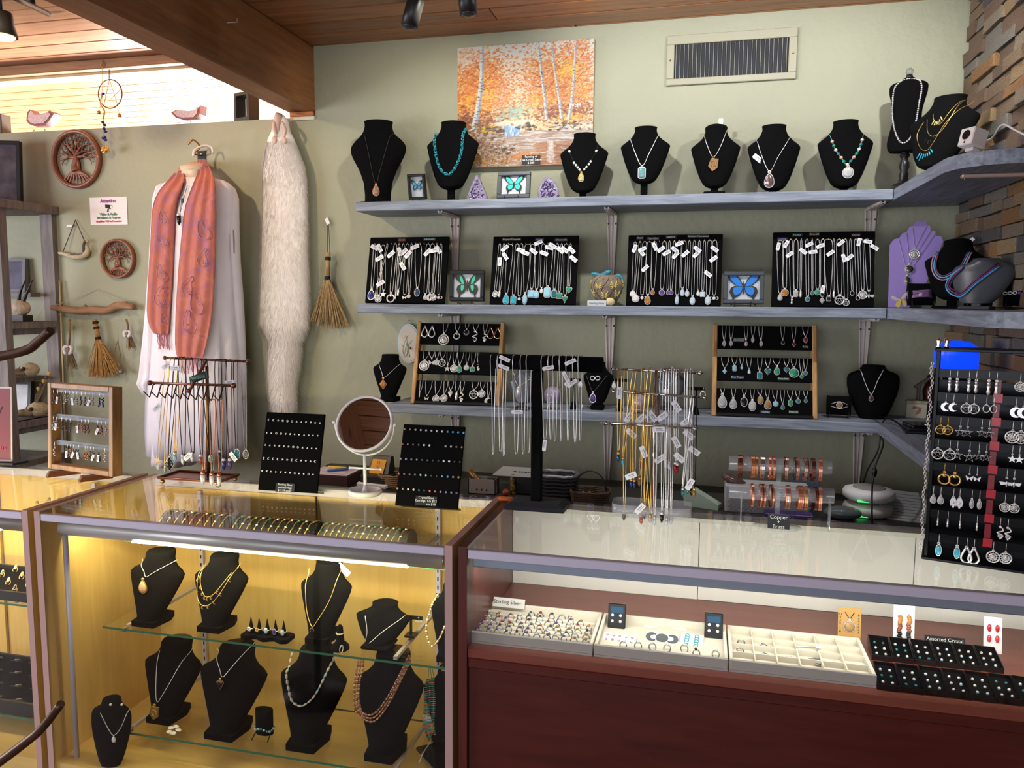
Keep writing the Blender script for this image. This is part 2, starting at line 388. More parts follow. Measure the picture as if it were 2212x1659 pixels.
# heating vent
vt = thing('air_vent', 'painted metal wall vent with dark vertical louvres', 'vent', (.685, -.001, 2.525))
part('frame', MB().b(-.245, .245, -.012, 0, .06, .095, c=.002).b(-.245, .245, -.012, 0, -.095, -.07, c=.002).b(-.245, -.215, -.012, 0, -.07, .06, c=.002).b(.215, .245, -.012, 0, -.07, .06, c=.002), mat('vent_paint', (156, 153, 130), .45), vt)
part('dark_duct', MB().b(-.216, .216, -.0015, -.0005, -.071, .061), mat('duct_dark', (22, 24, 30), .6), vt)
sl = MB().b(-.0009, .0009, -.007, -.002, -.069, .06).mesh(mat('louvre_paint', (128, 128, 116), .4), 'louvre')
for k in range(27): link('louvre', sl, vt, (-.208+k*.016, 0, 0), (0, 0, R(-6)))
for sx in (-1, 1): part('screw', MB().ell((sx*.23, -.013, 0), .004, .002, .004, 8, 4), BRASS, vt)
SH = [(1.976, 'top'), (1.558, 'middle'), (1.142, 'lower')]
SL = {'top': -.796, 'middle': -.796, 'lower': -.661}
SRX = {'top': 1.25, 'middle': 1.25, 'lower': 1.25}
SIDE_END = {'top': -.965, 'middle': -1.35, 'lower': -1.02}
BRK = mat('bracket_paint', (208, 196, 188), .45)
def bracket(parent_label, x, z, grp, lab):
 t = thing('shelf_bracket', lab, 'bracket', (x, 0, z), group=grp)
 def rib(name, p0, p1, wd):   # folded steel strip: two ridges and a web
  a, b_ = Vector(p0), Vector(p1); d = (b_-a).normalized(); nrm = Vector((0, d.z, -d.y))
  mb = MB()
  for off in (-wd, 0, wd):
   rr = .0045
   mb.tube([a+Vector((off, 0, 0))+nrm*(.004 if off else 0), b_+Vector((off*.35, 0, 0))+nrm*(.004 if off else 0)], [rr, rr*.8], 6)
  s0 = [a+Vector((-wd, 0, 0)), a+Vector((wd, 0, 0)), b_+Vector((wd*.4, 0, 0)), b_+Vector((-wd*.4, 0, 0))]
  mb.add([*s0, *[p-nrm*.003 for p in s0]], [(0, 1, 2, 3), (7, 6, 5, 4), (0, 4, 5, 1), (1, 5, 6, 2), (2, 6, 7, 3), (3, 7, 4, 0)])
  return part(name, mb, BRK, t)
 rib('wall_arm', (0, -.008, -.006), (0, -.008, -.30), .019)
 rib('shelf_arm', (0, -.014, -.008), (0, -.215, -.008), .019)
 for sx in (-1, 1):
  part('screw', MB().ell((sx*.015, -.017, -.045), .004, .003, .004, 8, 4), mat('screw_dark', (90, 76, 66), .4, .8), t)
for z, nm in SH:
 t = thing('wall_shelf', f'{nm} grey-blue stained wooden shelf along the green wall and stone corner', 'shelf', (0, 0, z), group='stained corner shelves')
 xl = SL[nm]
 part('board', MB().b(xl, 1.25, -.24, -.001, -.038, 0, c=.003), GREYWOOD, t)
 # return board along the stone wall
 e = SIDE_END[nm]; rc = .14
 out = [(1.252, -.001), (1.505, -.001)]
 if nm == 'lower': out += [(1.505, e), (1.242, e), (1.242, -.24)]
 else:
  out += [(1.505, e)]
  for k in range(9):
   a = R(90*k/8); out.append((1.252+rc-rc*math.sin(a), e+rc-rc*math.cos(a)))
 out = out[:2]+out[2:]
 n = len(out); mb = MB(); mb.add([(x, y, 0) for x, y in out]+[(x, y, -.038) for x, y in out], [list(range(n))[::-1], list(range(n, 2*n))]+[[k, (k+1) % n, n+(k+1) % n, n+k] for k in range(n)])
 part('return_board', mb, GREYWOODY, t)
 part('screw_head', MB().ell((1.262, -.241 if nm != 'lower' else -.241, -.012), .003, .002, .003, 8, 4), SILVER, t)
 for bx, where in ((-.438, 'left'), (.238, 'centre'), (1.222, 'right')):
  bracket(t, bx, z-.038, 'painted shelf brackets', f'{where} painted metal bracket under the {nm} wall shelf')
t = thing('shelf_bracket', 'pinkish metal bracket under the top shelf on the stone wall', 'bracket', (1.505, -.80, 1.938))
part('shelf_arm', MB().b(-.20, 0, -.012, .012, -.012, -.001, c=.003), mat('pink_steel', (196, 168, 156), .35, .3), t)
part('wall_arm', MB().b(-.012, 0, -.012, .012, -.2, -.012, c=.003), mat('pink_steel', (196, 168, 156), .35, .3), t)
part('screw', MB().ell((-.19, 0, -.013), .004, .004, .003, 8, 4), BRASS, t)
# glass showcases
MAUVE = mat('mauve_edge_banding', (188, 152, 146), .5)
MAPLE = wood('maple_laminate', (206, 170, 98), (222, 188, 116), 2, 3., .38, stretch=10, bump=.03)
MAPLEX = wood('maple_laminate_flat', (206, 170, 98), (222, 188, 116), 0, 3., .38, stretch=10, bump=.03)
CHERRY = wood('cherry_laminate', (66, 20, 15), (90, 32, 24), 0, 2.5, .3, coat=.2, stretch=9, bump=.03)
CHERRYZ = wood('cherry_laminate_upright', (74, 24, 19), (96, 38, 30), 2, 2.5, .35, coat=.15, stretch=9, bump=.03)
LEDM = mat('led_strip_lit', (255, 244, 200), .4, emit=9.)
LEDW = mat('led_strip_white', (255, 255, 250), .4, emit=7.)
TUBEM = mat('brushed_light_housing', (178, 174, 174), .36, .3)
YF, YB, ZT = -1.472, -.964, .965
def strip_light(parent_, x0, x1, y, z, power, col):
 l = bpy.data.lights.new('case_light', 'AREA'); l.shape = 'RECTANGLE'; l.size = x1-x0; l.size_y = .02; l.energy = power; l.color = col; l.spread = R(160)
 o = bpy.data.objects.new('case_light', l); COL.objects.link(o); o.location = ((x0+x1)/2, y, z); o.rotation_euler = (R(58), 0, 0)
def maple_case(x0, x1, lab, shelves, lit):
 t = thing('display_case', lab, 'display case', ((x0+x1)/2, YF, 0)); ox, oy = -(x0+x1)/2, -YF
 def P(name, mb, mats, parent=t): return part(name, mb, mats, parent, (ox, oy, 0))
 for a in (x0, x1-.02):
  s_ = P('side_panel', MB().b(a, a+.02, YF+.0015, YB, .0, ZT-.0015), MAPLE)
  part('edge_band', MB().b(a, a+.02, YF-.0005, YF+.0015, 0, ZT).b(a, a+.02, YF+.0015, YB, ZT-.0015, ZT), MAUVE, s_)
 P('back_panel', MB().b(x0+.02, (x0+x1)/2-.002, YB-.022, YB-.012, .2, ZT-.035), MAPLE)
 P('back_panel', MB().b((x0+x1)/2+.002, x1-.02, YB-.012, YB-.002, .2, ZT-.035), MAPLE)
 P('deck', MB().b(x0+.02, x1-.02, YF+.008, YB-.022, .18, .20), MAPLEX)
 P('kick_panel', MB().b(x0+.02, x1-.02, YF+.008, YF+.026, 0, .18), MAPLEX)
 fr = P('top_frame', MB().b(x0+.021, x1-.021, YF, YF+.02, ZT-.028, ZT-.007, c=.002), ALU)
 part('rear_rail', MB().b(x0+.021, x1-.021, YB-.02, YB, ZT-.035, ZT-.007, c=.002), ALU, fr)
 P('top_glass', MB().b(x0+.021, x1-.021, YF+.001, YB-.001, ZT-.006, ZT), GLASS)
 P('front_glass', MB().b(x0+.021, x1-.021, YF+.003, YF+.007, .202, ZT-.03), GLASS)
 tb = MB().tube([(x0+.055, YF+.045, ZT-.055), (x1-.035, YF+.045, ZT-.055)], .023, 18)
 hs = P('light_housing', tb, TUBEM)
 part('led_strip', MB().b(x0+.30, x1-.13, YF+.027, YF+.036, ZT-.0775, ZT-.0735), LEDM, hs)
 part('end_cap', MB().ell((x1-.034, YF+.045, ZT-.055), .003, .0225, .0225, 14, 8), CHROME, hs)
 P('light_pole', MB().tube([(x0+.06, YF+.045, .2), (x0+.06, YF+.045, ZT-.07)], .0075, 12), ALU)
 if lit: strip_light(t, x0+.05, x1-.05, YF+.075, ZT-.08, 6.5, (1.0, .88, .50))
 for fx in (.16, .84):
  xs = x0+(x1-x0)*fx
  st = P('shelf_standard', MB().b(xs-.008, xs+.008, YB-.034, YB-.0225, .2, ZT-.04), ALU)
  hb = MB()
  for k in range(24): hb.b(xs-.002, xs+.002, YB-.0355, YB-.034, .24+k*.028, .252+k*.028)
  part('slots', hb, BLACK, st)
 for z, yf, yr in shelves:
  g = P('glass_shelf', MB().b(x0+.15, x1-.025, yf, yr, z-.006, z), GLASS)
  part('green_edge', MB().b(x0+.15, x1-.025, yf-.0006, yf, z-.006, z), GEDGE, g)
  for fx in (.16, .84):
   xs = x0+(x1-x0)*fx; part('shelf_arm', MB().b(xs-.005, xs+.005, yf+.04, yr+.02, z-.016, z-.0065), ALU, g)
  [part('clip', MB().b(a, a+.018, yf+.01, yf+.03, z-.018, z-.0065, c=.003), CHROME, g) for a in (x0+.20, x1-.06)]
 return t
CASE1 = maple_case(-1.24, .02, 'maple display case with mauve edges, velvet busts on its glass shelves', [(.843, -1.30, -1.0), (.608, -1.40, -1.0), (.287, -1.40, -1.0)], True)
CASE0 = maple_case(-2.52, -1.262, 'maple display case at the left edge, holding black ring trays', [(.635, -1.38, -1.0), (.265, -1.38, -1.0)], True)
# half-vision case in cherry laminate
x0, x1 = .036, 1.80; DZ = .700
t = thing('display_case', 'cherry laminate display case with white back, cream trays on its deck', 'display case', ((x0+x1)/2, YF, 0)); CASE2 = t
def P(name, mb, mats, parent=None): return part(name, mb, mats, parent or t, (-(x0+x1)/2, -YF, 0))
for a in (x0, x1-.022): P('side_panel', MB().b(a, a+.022, YF, YB, 0, ZT), CHERRYZ)
P('deck', MB().b(x0+.023, x1-.023, YF+.004, YB-.02, DZ-.022, DZ), wood('cherry_deck', (116, 58, 44), (136, 74, 57), 0, 2.5, .35, stretch=9, bump=.03))
P('front_panel', MB().b(x0+.023, x1-.023, YF+.012, YF+.028, .08, DZ-.05), CHERRY)
P('ledge_rail', MB().b(x0+.023, x1-.023, YF+.003, YF+.02, DZ-.05, DZ-.022, c=.003), CHERRY)
P('kick_panel', MB().b(x0+.023, x1-.023, YF+.05, YF+.06, 0, .08), CHERRY)
WB = mat('white_back_panel', (226, 224, 212), .45)
P('back_panel', MB().b(x0+.023, .62, YB-.018, YB-.010, DZ, ZT-.03), WB); P('back_panel', MB().b(.622, 1.2, YB-.016, YB-.008, DZ, ZT-.03), WB); P('back_panel', MB().b(1.202, x1-.023, YB-.018, YB-.010, DZ, ZT-.03), WB)
fr = P('top_frame', MB().b(x0+.024, x1-.024, YF, YF+.02, ZT-.030, ZT-.007, c=.002), ALU)
part('rear_rail', MB().b(x0+.024, x1-.024, YB-.02, YB, ZT-.03, ZT-.007, c=.002), ALU, fr)
for k in range(3): part('rear_track', MB().b(x0+.024, x1-.024, YB-.036-k*.014, YB-.032-k*.014, ZT-.02, ZT-.0075), mat('track_cream', (206, 206, 190), .4), fr)
P('top_glass', MB().b(x0+.024, x1-.024, YF+.001, YB-.001, ZT-.006, ZT), GLASS)
P('front_glass', MB().b(x0+.024, x1-.024, YF+.003, YF+.007, DZ+.001, ZT-.032), GLASS)
lr = P('light_rail', MB().b(x0+.03, x1-.03, YF+.022, YF+.05, ZT-.058, ZT-.034, c=.003), mat('light_rail_grey', (158, 166, 186), .4, .5))
part('led_strip', MB().b(x0+.04, x1-.04, YF+.044, YF+.049, ZT-.0595, ZT-.0575), LEDW, lr)
l_ = strip_light(t, x0+.04, x1-.04, YF+.055, ZT-.062, 4.2, (1.0, .97, .90))
# work ledge behind the cases, against the wall
t = thing('work_counter', 'dark work counter along the wall behind the display cases', 'counter', (.0, -.25, 0))
part('worktop', MB().b(-1.05, 1.47, -.20, .247, .79, .82, c=.003), mat('dark_counter', (52, 48, 46), .45), t)
part('cabinet', MB().b(-1.04, 1.46, -.18, .245, 0, .79), mat('dark_cabinet', (46, 42, 40), .5), t)
# jewellery library
def stone(name, col, other=None, rough=.18, sc=60): return mat('stone_'+name, col, rough, coat=.3, noise=(sc, other, .25) if other else None)
TURQ = stone('turquoise', (62, 186, 204), (40, 140, 160)); TURQD = stone('dark_turquoise', (46, 130, 134), (30, 90, 96)); LARI = stone('larimar', (112, 186, 214), (170, 214, 226), sc=40)
LAPIS = stone('lapis', (36, 44, 140), (20, 24, 90)); MALA = stone('malachite', (22, 104, 78), (60, 160, 120), sc=50); AMBER = stone('amber', (196, 128, 44), (150, 84, 30))
MOON = stone('moonstone', (206, 220, 228), (176, 200, 214)); PEARL = mat('pearl', (226, 220, 214), .2, coat=.5); ONYX = stone('onyx', (20, 20, 24)); AMETH = stone('amethyst', (104, 72, 150), (70, 44, 110))
GARN = stone('garnet', (140, 26, 36)); ROSE = stone('rose_quartz', (214, 160, 160), (226, 190, 188)); GREYST = stone('grey_agate', (150, 152, 154), (200, 198, 194), sc=30); PIET = stone('picture_stone', (186, 150, 96), (140, 100, 60), sc=40)
CITR = stone('smoky_citrine', (120, 84, 40), (176, 130, 70)); TOPAZ = stone('blue_topaz', (130, 190, 206)); CARN = stone('carnelian', (170, 62, 36)); DBLUE = stone('dark_blue', (44, 66, 96)); CORAL = stone('coral', (206, 96, 76))
QUARTZ = mat('clear_quartz', (216, 222, 226), .08, coat=.5, noise=(30, (180, 190, 198), .3))
def o_circle(n=16): return circ(0, 0, 1, n)
def o_oval(n=16): return circ(0, 0, 1, n, .68, 1)
def o_rect(w=.68, h=1., c=.25): return [(-w+c, -h), (w-c, -h), (w, -h+c), (w, h-c), (w-c, h), (-w+c, h), (-w, h-c), (-w, -h+c)]
def o_drop(n=18): return [(.68*math.sin(a)*(1-.45*(1+math.cos(a))/2)*1.25, math.cos(a)*1.0) for a in [2*math.pi*k/n for k in range(n)]][::-1]
def o_heart(n=20): return [(.06*16*math.sin(a)**3, .066*(13*math.cos(a)-5*math.cos(2*a)-2*math.cos(3*a)-math.cos(4*a))) for a in [2*math.pi*k/n for k in range(n)]][::-1]
def o_tri(): return [(-.8, .55), (0, -1), (.8, .55), (.5, .85), (-.5, .85)]
def o_dia(): return [(0, -1), (.75, 0), (0, 1), (-.75, 0)]
def o_moon(n=10):
 a = [R(60+240*k/n) for k in range(n+1)]; b_ = [R(290-220*k/n) for k in range(n+1)]
 return [(math.cos(t), math.sin(t)) for t in a]+[(.45+.72*math.cos(t), .72*math.sin(t)) for t in b_]
def o_star(n=5, r=.42): return [((1 if k % 2 == 0 else r)*math.sin(math.pi*k/n), (1 if k % 2 == 0 else r)*math.cos(math.pi*k/n)) for k in range(2*n)][::-1]
OUT = dict(circle=o_circle(), oval=o_oval(), rect=o_rect(), square=o_rect(.85, .85, .2), drop=o_drop(), heart=o_heart(), tri=o_tri(), dia=o_dia(), long=circ(0, 0, 1, 16, .45, 1))
def cab(mb, kind, x, z, s, y=0., mb_=0, ms=1, t=None, bez_=1.0):
 """stone cabochon in a metal bezel, facing -y; s = half height"""
 o = OUT[kind]; t = t or s*.35
 mb.prism([(x+a*s*bez_, z+b_*s*bez_) for a, b_ in o], y-t*.45, y, mb_)
 n = len(o); rings = [[(x+a*s*k, y-t*q, z+b_*s*k) for a, b_ in o] for k, q in ((.86, .45), (.82, .7), (.6, .92), (.25, 1.0))]
 mb.loft(rings, False, ms, True)
def pend(mb, kind, x, z, s, y=0., col=1):
 """pendant hanging with its top at z; s = full height. slot 0 metal, slot 1 stone"""
 r = max(s*.05, .0007)
 if kind not in ('none', 'bar', 'crystal'): mb.ring((x, y-.001, z-s*.06), s*.07, r, 8, 4)
 c = z-s*.56; h = s*.44
 if kind in OUT: cab(mb, kind, x, c, h, y)
 elif kind == 'disc':
  mb.ring((x, y-.0015, c), h, r*1.2, 18, 5); mb.ring((x, y-.0015, c), h*.6, r, 14, 4)
  for k in range(6): a = math.pi*k/6; mb.tube([(x+h*math.cos(a), y-.0015, c+h*math.sin(a)), (x-h*math.cos(a), y-.0015, c-h*math.sin(a))], r*.8, 4)
 elif kind == 'pentacle':
  mb.ring((x, y-.0015, c), h, r*1.2, 20, 5); P5 = [(x+h*math.sin(2*math.pi*k*2/5), y-.0015, c+h*math.cos(2*math.pi*k*2/5)) for k in range(5)]
  mb.tube(P5, r, 4, True)
 elif kind == 'ring': mb.ring((x, y-.0015, c), h*.8, r*1.4, 18, 5); mb.ell((x, y-.002, c+h*.6), h*.3, h*.2, h*.3, 8, 5)
 elif kind == 'star': mb.prism([(x+a*h, c+b_*h) for a, b_ in o_star()], y-.003, y)
 elif kind == 'starline': mb.tube([(x+h*math.sin(2*math.pi*k*2/5), y-.0015, c+h*math.cos(2*math.pi*k*2/5)) for k in range(5)], r*1.2, 4, True)
 elif kind == 'moon': mb.prism([(x+a*h, c+b_*h) for a, b_ in o_moon()], y-.002, y)
 elif kind == 'triple':
  cab(mb, 'circle', x, c, h*.6, y)
  mb.prism([(x-h*1.15+a*h*.5, c+b_*h*.55) for a, b_ in o_moon()][::1], y-.002, y); mb.prism([(x+h*1.15-a*h*.5, c+b_*h*.55) for a, b_ in o_moon()][::-1], y-.002, y)
 elif kind == 'bar': mb.lathe([(.0005, -s), (s*.14, -s*.92), (s*.16, -s*.5), (s*.13, -s*.15), (.0006, 0)], 8, (x, y-s*.16, z))
 elif kind == 'crystal':
  w = s*.17; cap = .26
  mb.lathe([(.0006, 0), (w*.8, -s*.06), (w*1.08, -s*cap)], 6, (x, y-w, z)); mb.lathe([(w, -s*cap), (w, -s*.72), (.0004, -s)], 6, (x, y-w, z), 1)
 elif kind == 'butterfly':
  for q in (-1, 1): mb.prism([(x, c), (x+q*h, c+h*.7), (x+q*h*.8, c-.1*h), (x+q*h*.6, c-h*.8), (x+q*.1*h, c-.3*h)][::q], y-.002, y)
 elif kind == 'scroll':
  mb.tube(bez([(x, y-.002, z), (x+h*.5, y-.002, c+h*.6), (x-h*.4, y-.002, c+h*.1), (x+h*.45, y-.002, c-h*.3), (x, y-.002, c-h)], 14), r*1.3, 5); cab(mb, 'oval', x, c-h*.4, h*.45, y)
 elif kind == 'hamsa':
  mb.prism([(x-.62*h, c+.2*h), (x-.45*h, c-.7*h), (x-.25*h, c-.55*h), (x-.14*h, c-h), (x+.14*h, c-h), (x+.25*h, c-.55*h), (x+.45*h, c-.7*h), (x+.62*h, c+.2*h), (x+.3*h, c+h), (x-.3*h, c+h)], y-.002, y)
  mb.ell((x, y-.003, c), h*.2, .001, h*.2, 8, 4)
 elif kind == 'figure':
  mb.ell((x, y-.002, c+h*.7), h*.25, h*.2, h*.3, 8, 5); mb.lathe([(h*.12, -h), (h*.3, -h*.6), (h*.16, -h*.1), (h*.3, h*.3), (h*.1, h*.5)], 8, (x, y-h*.15, c), 0, 1, .5)
 elif kind == 'hoop': mb.ring((x, y-.001, c), h, r*1.2, 20, 5, sx=.75)
 elif kind == 'tearloop': mb.tube(bez([(x, y-.001, z), (x-h*.62, y-.001, c-h*.25), (x-h*.35, y-.001, c-h*.85), (x, y-.001, c-h), (x+h*.35, y-.001, c-h*.85), (x+h*.62, y-.001, c-h*.25), (x, y-.001, z)], 20), r*1.3, 5)
 elif kind == 'shield':
  mb.prism([(x-.75*h, c-.15*h), (x-.1*h, c-h), (x+.65*h, c-.5*h), (x+.8*h, c+.9*h), (x-.35*h, c+h)], y-.006, y); mb.ring((x+.05*h, y-.007, c+.15*h), h*.42, .0015, 14, 5); cab(mb, 'oval', x+.05*h, c+.15*h, h*.3, y-.006)
 elif kind == 'beedrop':
  mb.ell((x, y-.002, c), h*.16, h*.14, h*.6, 8, 6)
  for q in (-1, 1): mb.prism([(x, c+.3*h), (x+q*h*1.2, c+.35*h), (x+q*h*.9, c-.3*h), (x+q*.1*h, c-.1*h)][::q], y-.001, y)
def chain_pts(a, n=18):
 return bez(a, n)
TAGM = None
def price_tag(parent, loc, ang, w=.042, h=.019, lean=0.):
 """a white paper price tag hung in the plane of its necklace"""
 global TAGM
 if TAGM is None:
  mb = MB().prism([(-.5, -.38), (-.38, -.5), (.5, -.5), (.5, .5), (-.38, .5), (-.5, .38)], -.0005, 0); mb.b(-.2, .4, -.0008, -.0005, -.2, -.12, 1).b(-.2, .3, -.0008, -.0005, .05, .22, 1)
  TAGM = mb.mesh([PAPER, mat('tag_print', (150, 150, 158), .7)], 'price_tag')
 return link('price_tag', TAGM, parent, loc, (0, -ang, 0), (w, 1, h))
def frame_from(bl, br, tl, y=None, z=None, lean=None):
 """standing board: foot corners and top-left corner in the photo -> matrix (x along the foot, z up the face, -y front), width, height"""
 P0 = at(*bl, y=y, z=z); P1 = at(*br, y=y, z=z)
 if z is None: P1.z = P0.z
 X = (P1-P0); W = X.length; X.normalize()
 if lean is None and abs(P0.x-CAM.x) < .3: lean = 10
 if lean is not None:
  a = R(lean); m = Matrix.Translation(P0) @ Matrix.Rotation(math.atan2(X.y, X.x), 4, 'Z') @ Matrix.Rotation(-a, 4, 'X')
  return m, W, on(m, *tl)[1]
 T = at(*tl, x=P0.x); Zv = T-P0; Zv -= X*Zv.dot(X); H = Zv.length; Zv.normalize(); Y = Zv.cross(X)
 m = Matrix.Identity(4)
 for i in range(3): m[i][0], m[i][1], m[i][2], m[i][3] = X[i], Y[i], Zv[i], P0[i]
 return m, W, H
def on(Mx, px, py, yl=0.):
 """local (x, z) where the photo pixel meets the local plane y = yl"""
 inv = Mx.inverted(); d = _r*((px-1106)/FPX)-_u*((py-829.5)/FPX)+_f
 o = inv @ CAM; dl = inv.to_3x3() @ d; t = (yl-o.y)/dl.y; p = o+dl*t
 return p.x, p.z
def mthing(name, label, cat, Mx, group=None):
 t = thing(name, label, cat, group=group); t.matrix_world = Mx; return t
PROF = dict(
 v=[(0, .12), (.03, .34), (.08, .48), (.2, .64), (.4, .82), (.58, .95), (.655, 1.), (.69, .98), (.73, .86), (.775, .71), (.82, .59), (.87, .50), (.93, .445), (.975, .44), (1, .46)],
 vase=[(0, .45), (.1, .45), (.25, .50), (.4, .66), (.5, .82), (.58, .95), (.65, 1.), (.71, .97), (.77, .83), (.82, .65), (.87, .53), (.93, .47), (.985, .47), (1, .49)],
 lean=[(0, .40), (.05, .43), (.15, .52), (.3, .68), (.48, .86), (.62, .98), (.68, 1.), (.72, .93), (.77, .72), (.83, .57), (.9, .50), (.97, .50), (1, .46)],
 wide=[(0, .46), (.06, .56), (.2, .72), (.45, .92), (.62, 1.), (.76, 1.), (.83, .93), (.87, .76), (.90, .56), (.95, .46), (1, .42)],
 torso=[(0, .80), (.04, .92), (.12, .98), (.25, .90), (.42, .74), (.55, .74), (.68, .86), (.80, .98), (.88, 1.), (.925, .95), (.95, .60), (.97, .34), (1, .30)])
class Bust:
 def __init__(s, name, label, loc, H, W, prof='v', yaw=0., stand='post', sh=.10, lean=.12, dep=.36, m=VELVET, dome=0., group='necklace busts', cat='jewelry bust', standm=None):
  s.H, s.W, s.prof = H, W, PROF[prof]; s.z0 = H*sh; s.Hc = H-s.z0; s.lean = lean; s.dep = dep; s.dome = dome
  s.t = thing(name, label, cat, loc, (0, 0, yaw), group); s.M = Matrix.Translation(loc) @ Matrix.Rotation(yaw, 4, 'Z')
  ts = np.concatenate([np.linspace(0, .1, 6), np.linspace(.14, .66, 12), np.linspace(.68, 1, 15)])
  rings = []
  for t in ts:
   w, d, yc = s.sec(t); rings.append([(w*math.cos(a)*1.0, yc-d*math.sin(a), s.z0+t*s.Hc) for a in [2*math.pi*k/28 for k in range(28)]])
  if dome:
   w, d, yc = s.sec(1.)
   for q in (.35, .7, .92): rings.append([(w*math.cos(a)*math.sqrt(1-q*q), yc-d*math.sin(a)*math.sqrt(1-q*q), H+q*dome) for a in [2*math.pi*k/28 for k in range(28)]])
  part('chest_form', MB().loft(rings), m, s.t)
  sm = standm or m; w0, d0, y0 = s.sec(0.)
  if stand == 'post':
   part('post', MB().b(-.013, .013, y0-.008, y0+.016, .008, s.z0+s.Hc*.10, c=.002), sm, s.t)
   part('base', MB().b(-W*.5, W*.5, y0-W*.42, y0+W*.5, 0, .010, c=.003), sm, s.t)
  elif stand == 'block':
   part('post', MB().b(-.014, .014, y0-.012, y0+.012, .012, s.z0+s.Hc*.10, c=.002), sm, s.t)
   part('base', MB().b(-W*.44, W*.44, y0-W*.3, y0+W*.44, 0, .020, c=.004), sm, s.t)
  elif stand == 'foot':
   out = [(-w0*1.02, -d0*1.1), (w0*1.02, -d0*1.1), (w0*1.3, H*.16), (w0*.9, H*.34), (-w0*.9, H*.34), (-w0*1.3, H*.16)]
   n = 6; mb = MB().add([(x, y0+y, 0) for x, y in out]+[(x, y0+y, s.z0+.004) for x, y in out], [list(range(6))[::-1], list(range(6, 12))]+[[k, (k+1) % 6, 6+(k+1) % 6, 6+k] for k in range(6)])
   part('foot', mb, sm, s.t)
  elif stand == 'plate':
   part('base_plate', MB().b(-W*.48, W*.62, y0-d0, y0+W*.75, 0, s.z0+.002, c=.002), sm, s.t)
 def sec(s, t):
  w = float(np.interp(t, [p[0] for p in s.prof], [p[1] for p in s.prof]))*s.W
  d = min(s.dep*s.W*(1 if t < .7 else 1+.25*(t-.7)/.3), w*.98)
  return w, d, s.lean*(t-.5)*s.Hc
 def surf(s, x, z, eps=.0015):
  t = min(max((z-s.z0)/s.Hc, 0), 1); w, d, yc = s.sec(t); q = min(abs(x)/w, 1.)
  return yc-d*math.sqrt(max(0, 1-q*q))-eps
 def px(s, px, py, eps=.002):
  """point on the bust's front at a photo pixel"""
  yl = -.02
  for _ in range(5):
   x, z = on(s.M, px, py, yl); yl = s.surf(x, z, eps)
  return Vector((x, yl, z))
 def curve(s, pts, n=26, eps=.002):
  P = [s.px(*p) for p in pts]; out = []
  for p in bez(P, n): out.append(Vector((p.x, min(s.surf(p.x, p.z, eps), s.surf(p.x, p.z, eps)), p.z)))
  return out
def necklace(b, label, pts, cm=SILVER, r=.0011, pk=None, ps=.03, pm=(SILVER, TURQ), group=None, name='necklace', tagpx=None, pend_px=None, n=26, chainname='chain'):
 """necklace hung on a bust: pts = photo pixels from one side of the neck through the lowest point to the other"""
 t = thing(name, label, 'necklace', b.t.location, b.t.rotation_euler, group)
 C_ = b.curve(pts, n, .0015+r)
 part(chainname, MB().tube(C_, r, 5), cm, t)
 if pk:
  low = min(C_, key=lambda p: p.z) if pend_px is None else b.px(*pend_px)
  mb = MB(); mb.X = Matrix.Translation((low.x, 0, low.z)); pend(mb, pk, 0, 0, ps)
  yy = min(b.surf(low.x, low.z-ps*k, .001) for k in (.1, .5, .9))
  part('pendant', mb, list(pm), t, (0, yy, 0))
 if tagpx: p = b.px(*tagpx[:2], .003); price_tag(t, p, R(tagpx[2]), .045, .019)
 return t, C_
def beads_on(t, C_, spacing, bm, name='bead'):
 """spread bead meshes (list, cycled) along a polyline; every bead a part"""
 acc = 0; k = 0; last = C_[0]
 for a, b_ in zip(C_[:-1], C_[1:]):
  d = (b_-a).length; u = 0
  while acc+(d-u) >= spacing:
   u += spacing-acc; acc = 0; p = a.lerp(b_, u/d); tg = (b_-a).normalized()
   o = link(name, bm[k % len(bm)], t, p); o.rotation_euler = tg.to_track_quat('Z', 'Y').to_euler(); k += 1
  acc += d-u
WINGS = dict(
 fore=[(.02, .06), (.18, .42), (.48, .78), (.86, .98), (.97, .92), (.90, .62), (.72, .34), (.46, .12), (.2, .0)],
 hind=[(.02, .02), (.2, .0), (.46, .06), (.66, -.05), (.72, -.28), (.62, -.52), (.52, -.62), (.47, -.60), (.36, -.54), (.2, -.46), (.08, -.25)],
 tail=[(.44, -.56), (.56, -.98), (.64, -1.02), (.66, -.94), (.58, -.78), (.56, -.58)])
def butterfly(mb, x, z, s, y, mats, tails=True, band=None):
 """slot: 1 dark wing, 2 bright wing, 3 body"""
 for q in (1, -1):
  def W_(key, k, off, mi, dx=0, dz=0, squash=1.):
   P_ = WINGS[key]; cx = sum(p[0] for p in P_)/len(P_); cz = sum(p[1] for p in P_)/len(P_)
   o = [(x+q*(cx+dx+(a-cx)*k*squash)*s, z+(cz+dz+(b_-cz)*k)*s) for a, b_ in P_]
   mb.prism(o if q > 0 else o[::-1], y-off, y-off+.0006, mi)
  W_('fore', 1, .001, 1); W_('hind', 1, .0014, 1)
  if tails: W_('tail', 1, .0012, mats.get('tail', 1))
  if band: W_('fore', .6, .002, 2, -.14, -.14, .55); W_('hind', .62, .0022, 2, -.06, .1, .55)
  else: W_('fore', .72, .002, 2, -.10, -.12); W_('hind', .72, .0022, 2, -.07, .06)
 mb.ell((x, y-.004, z-.05*s), s*.045, .003, s*.38, 8, 6, 3)
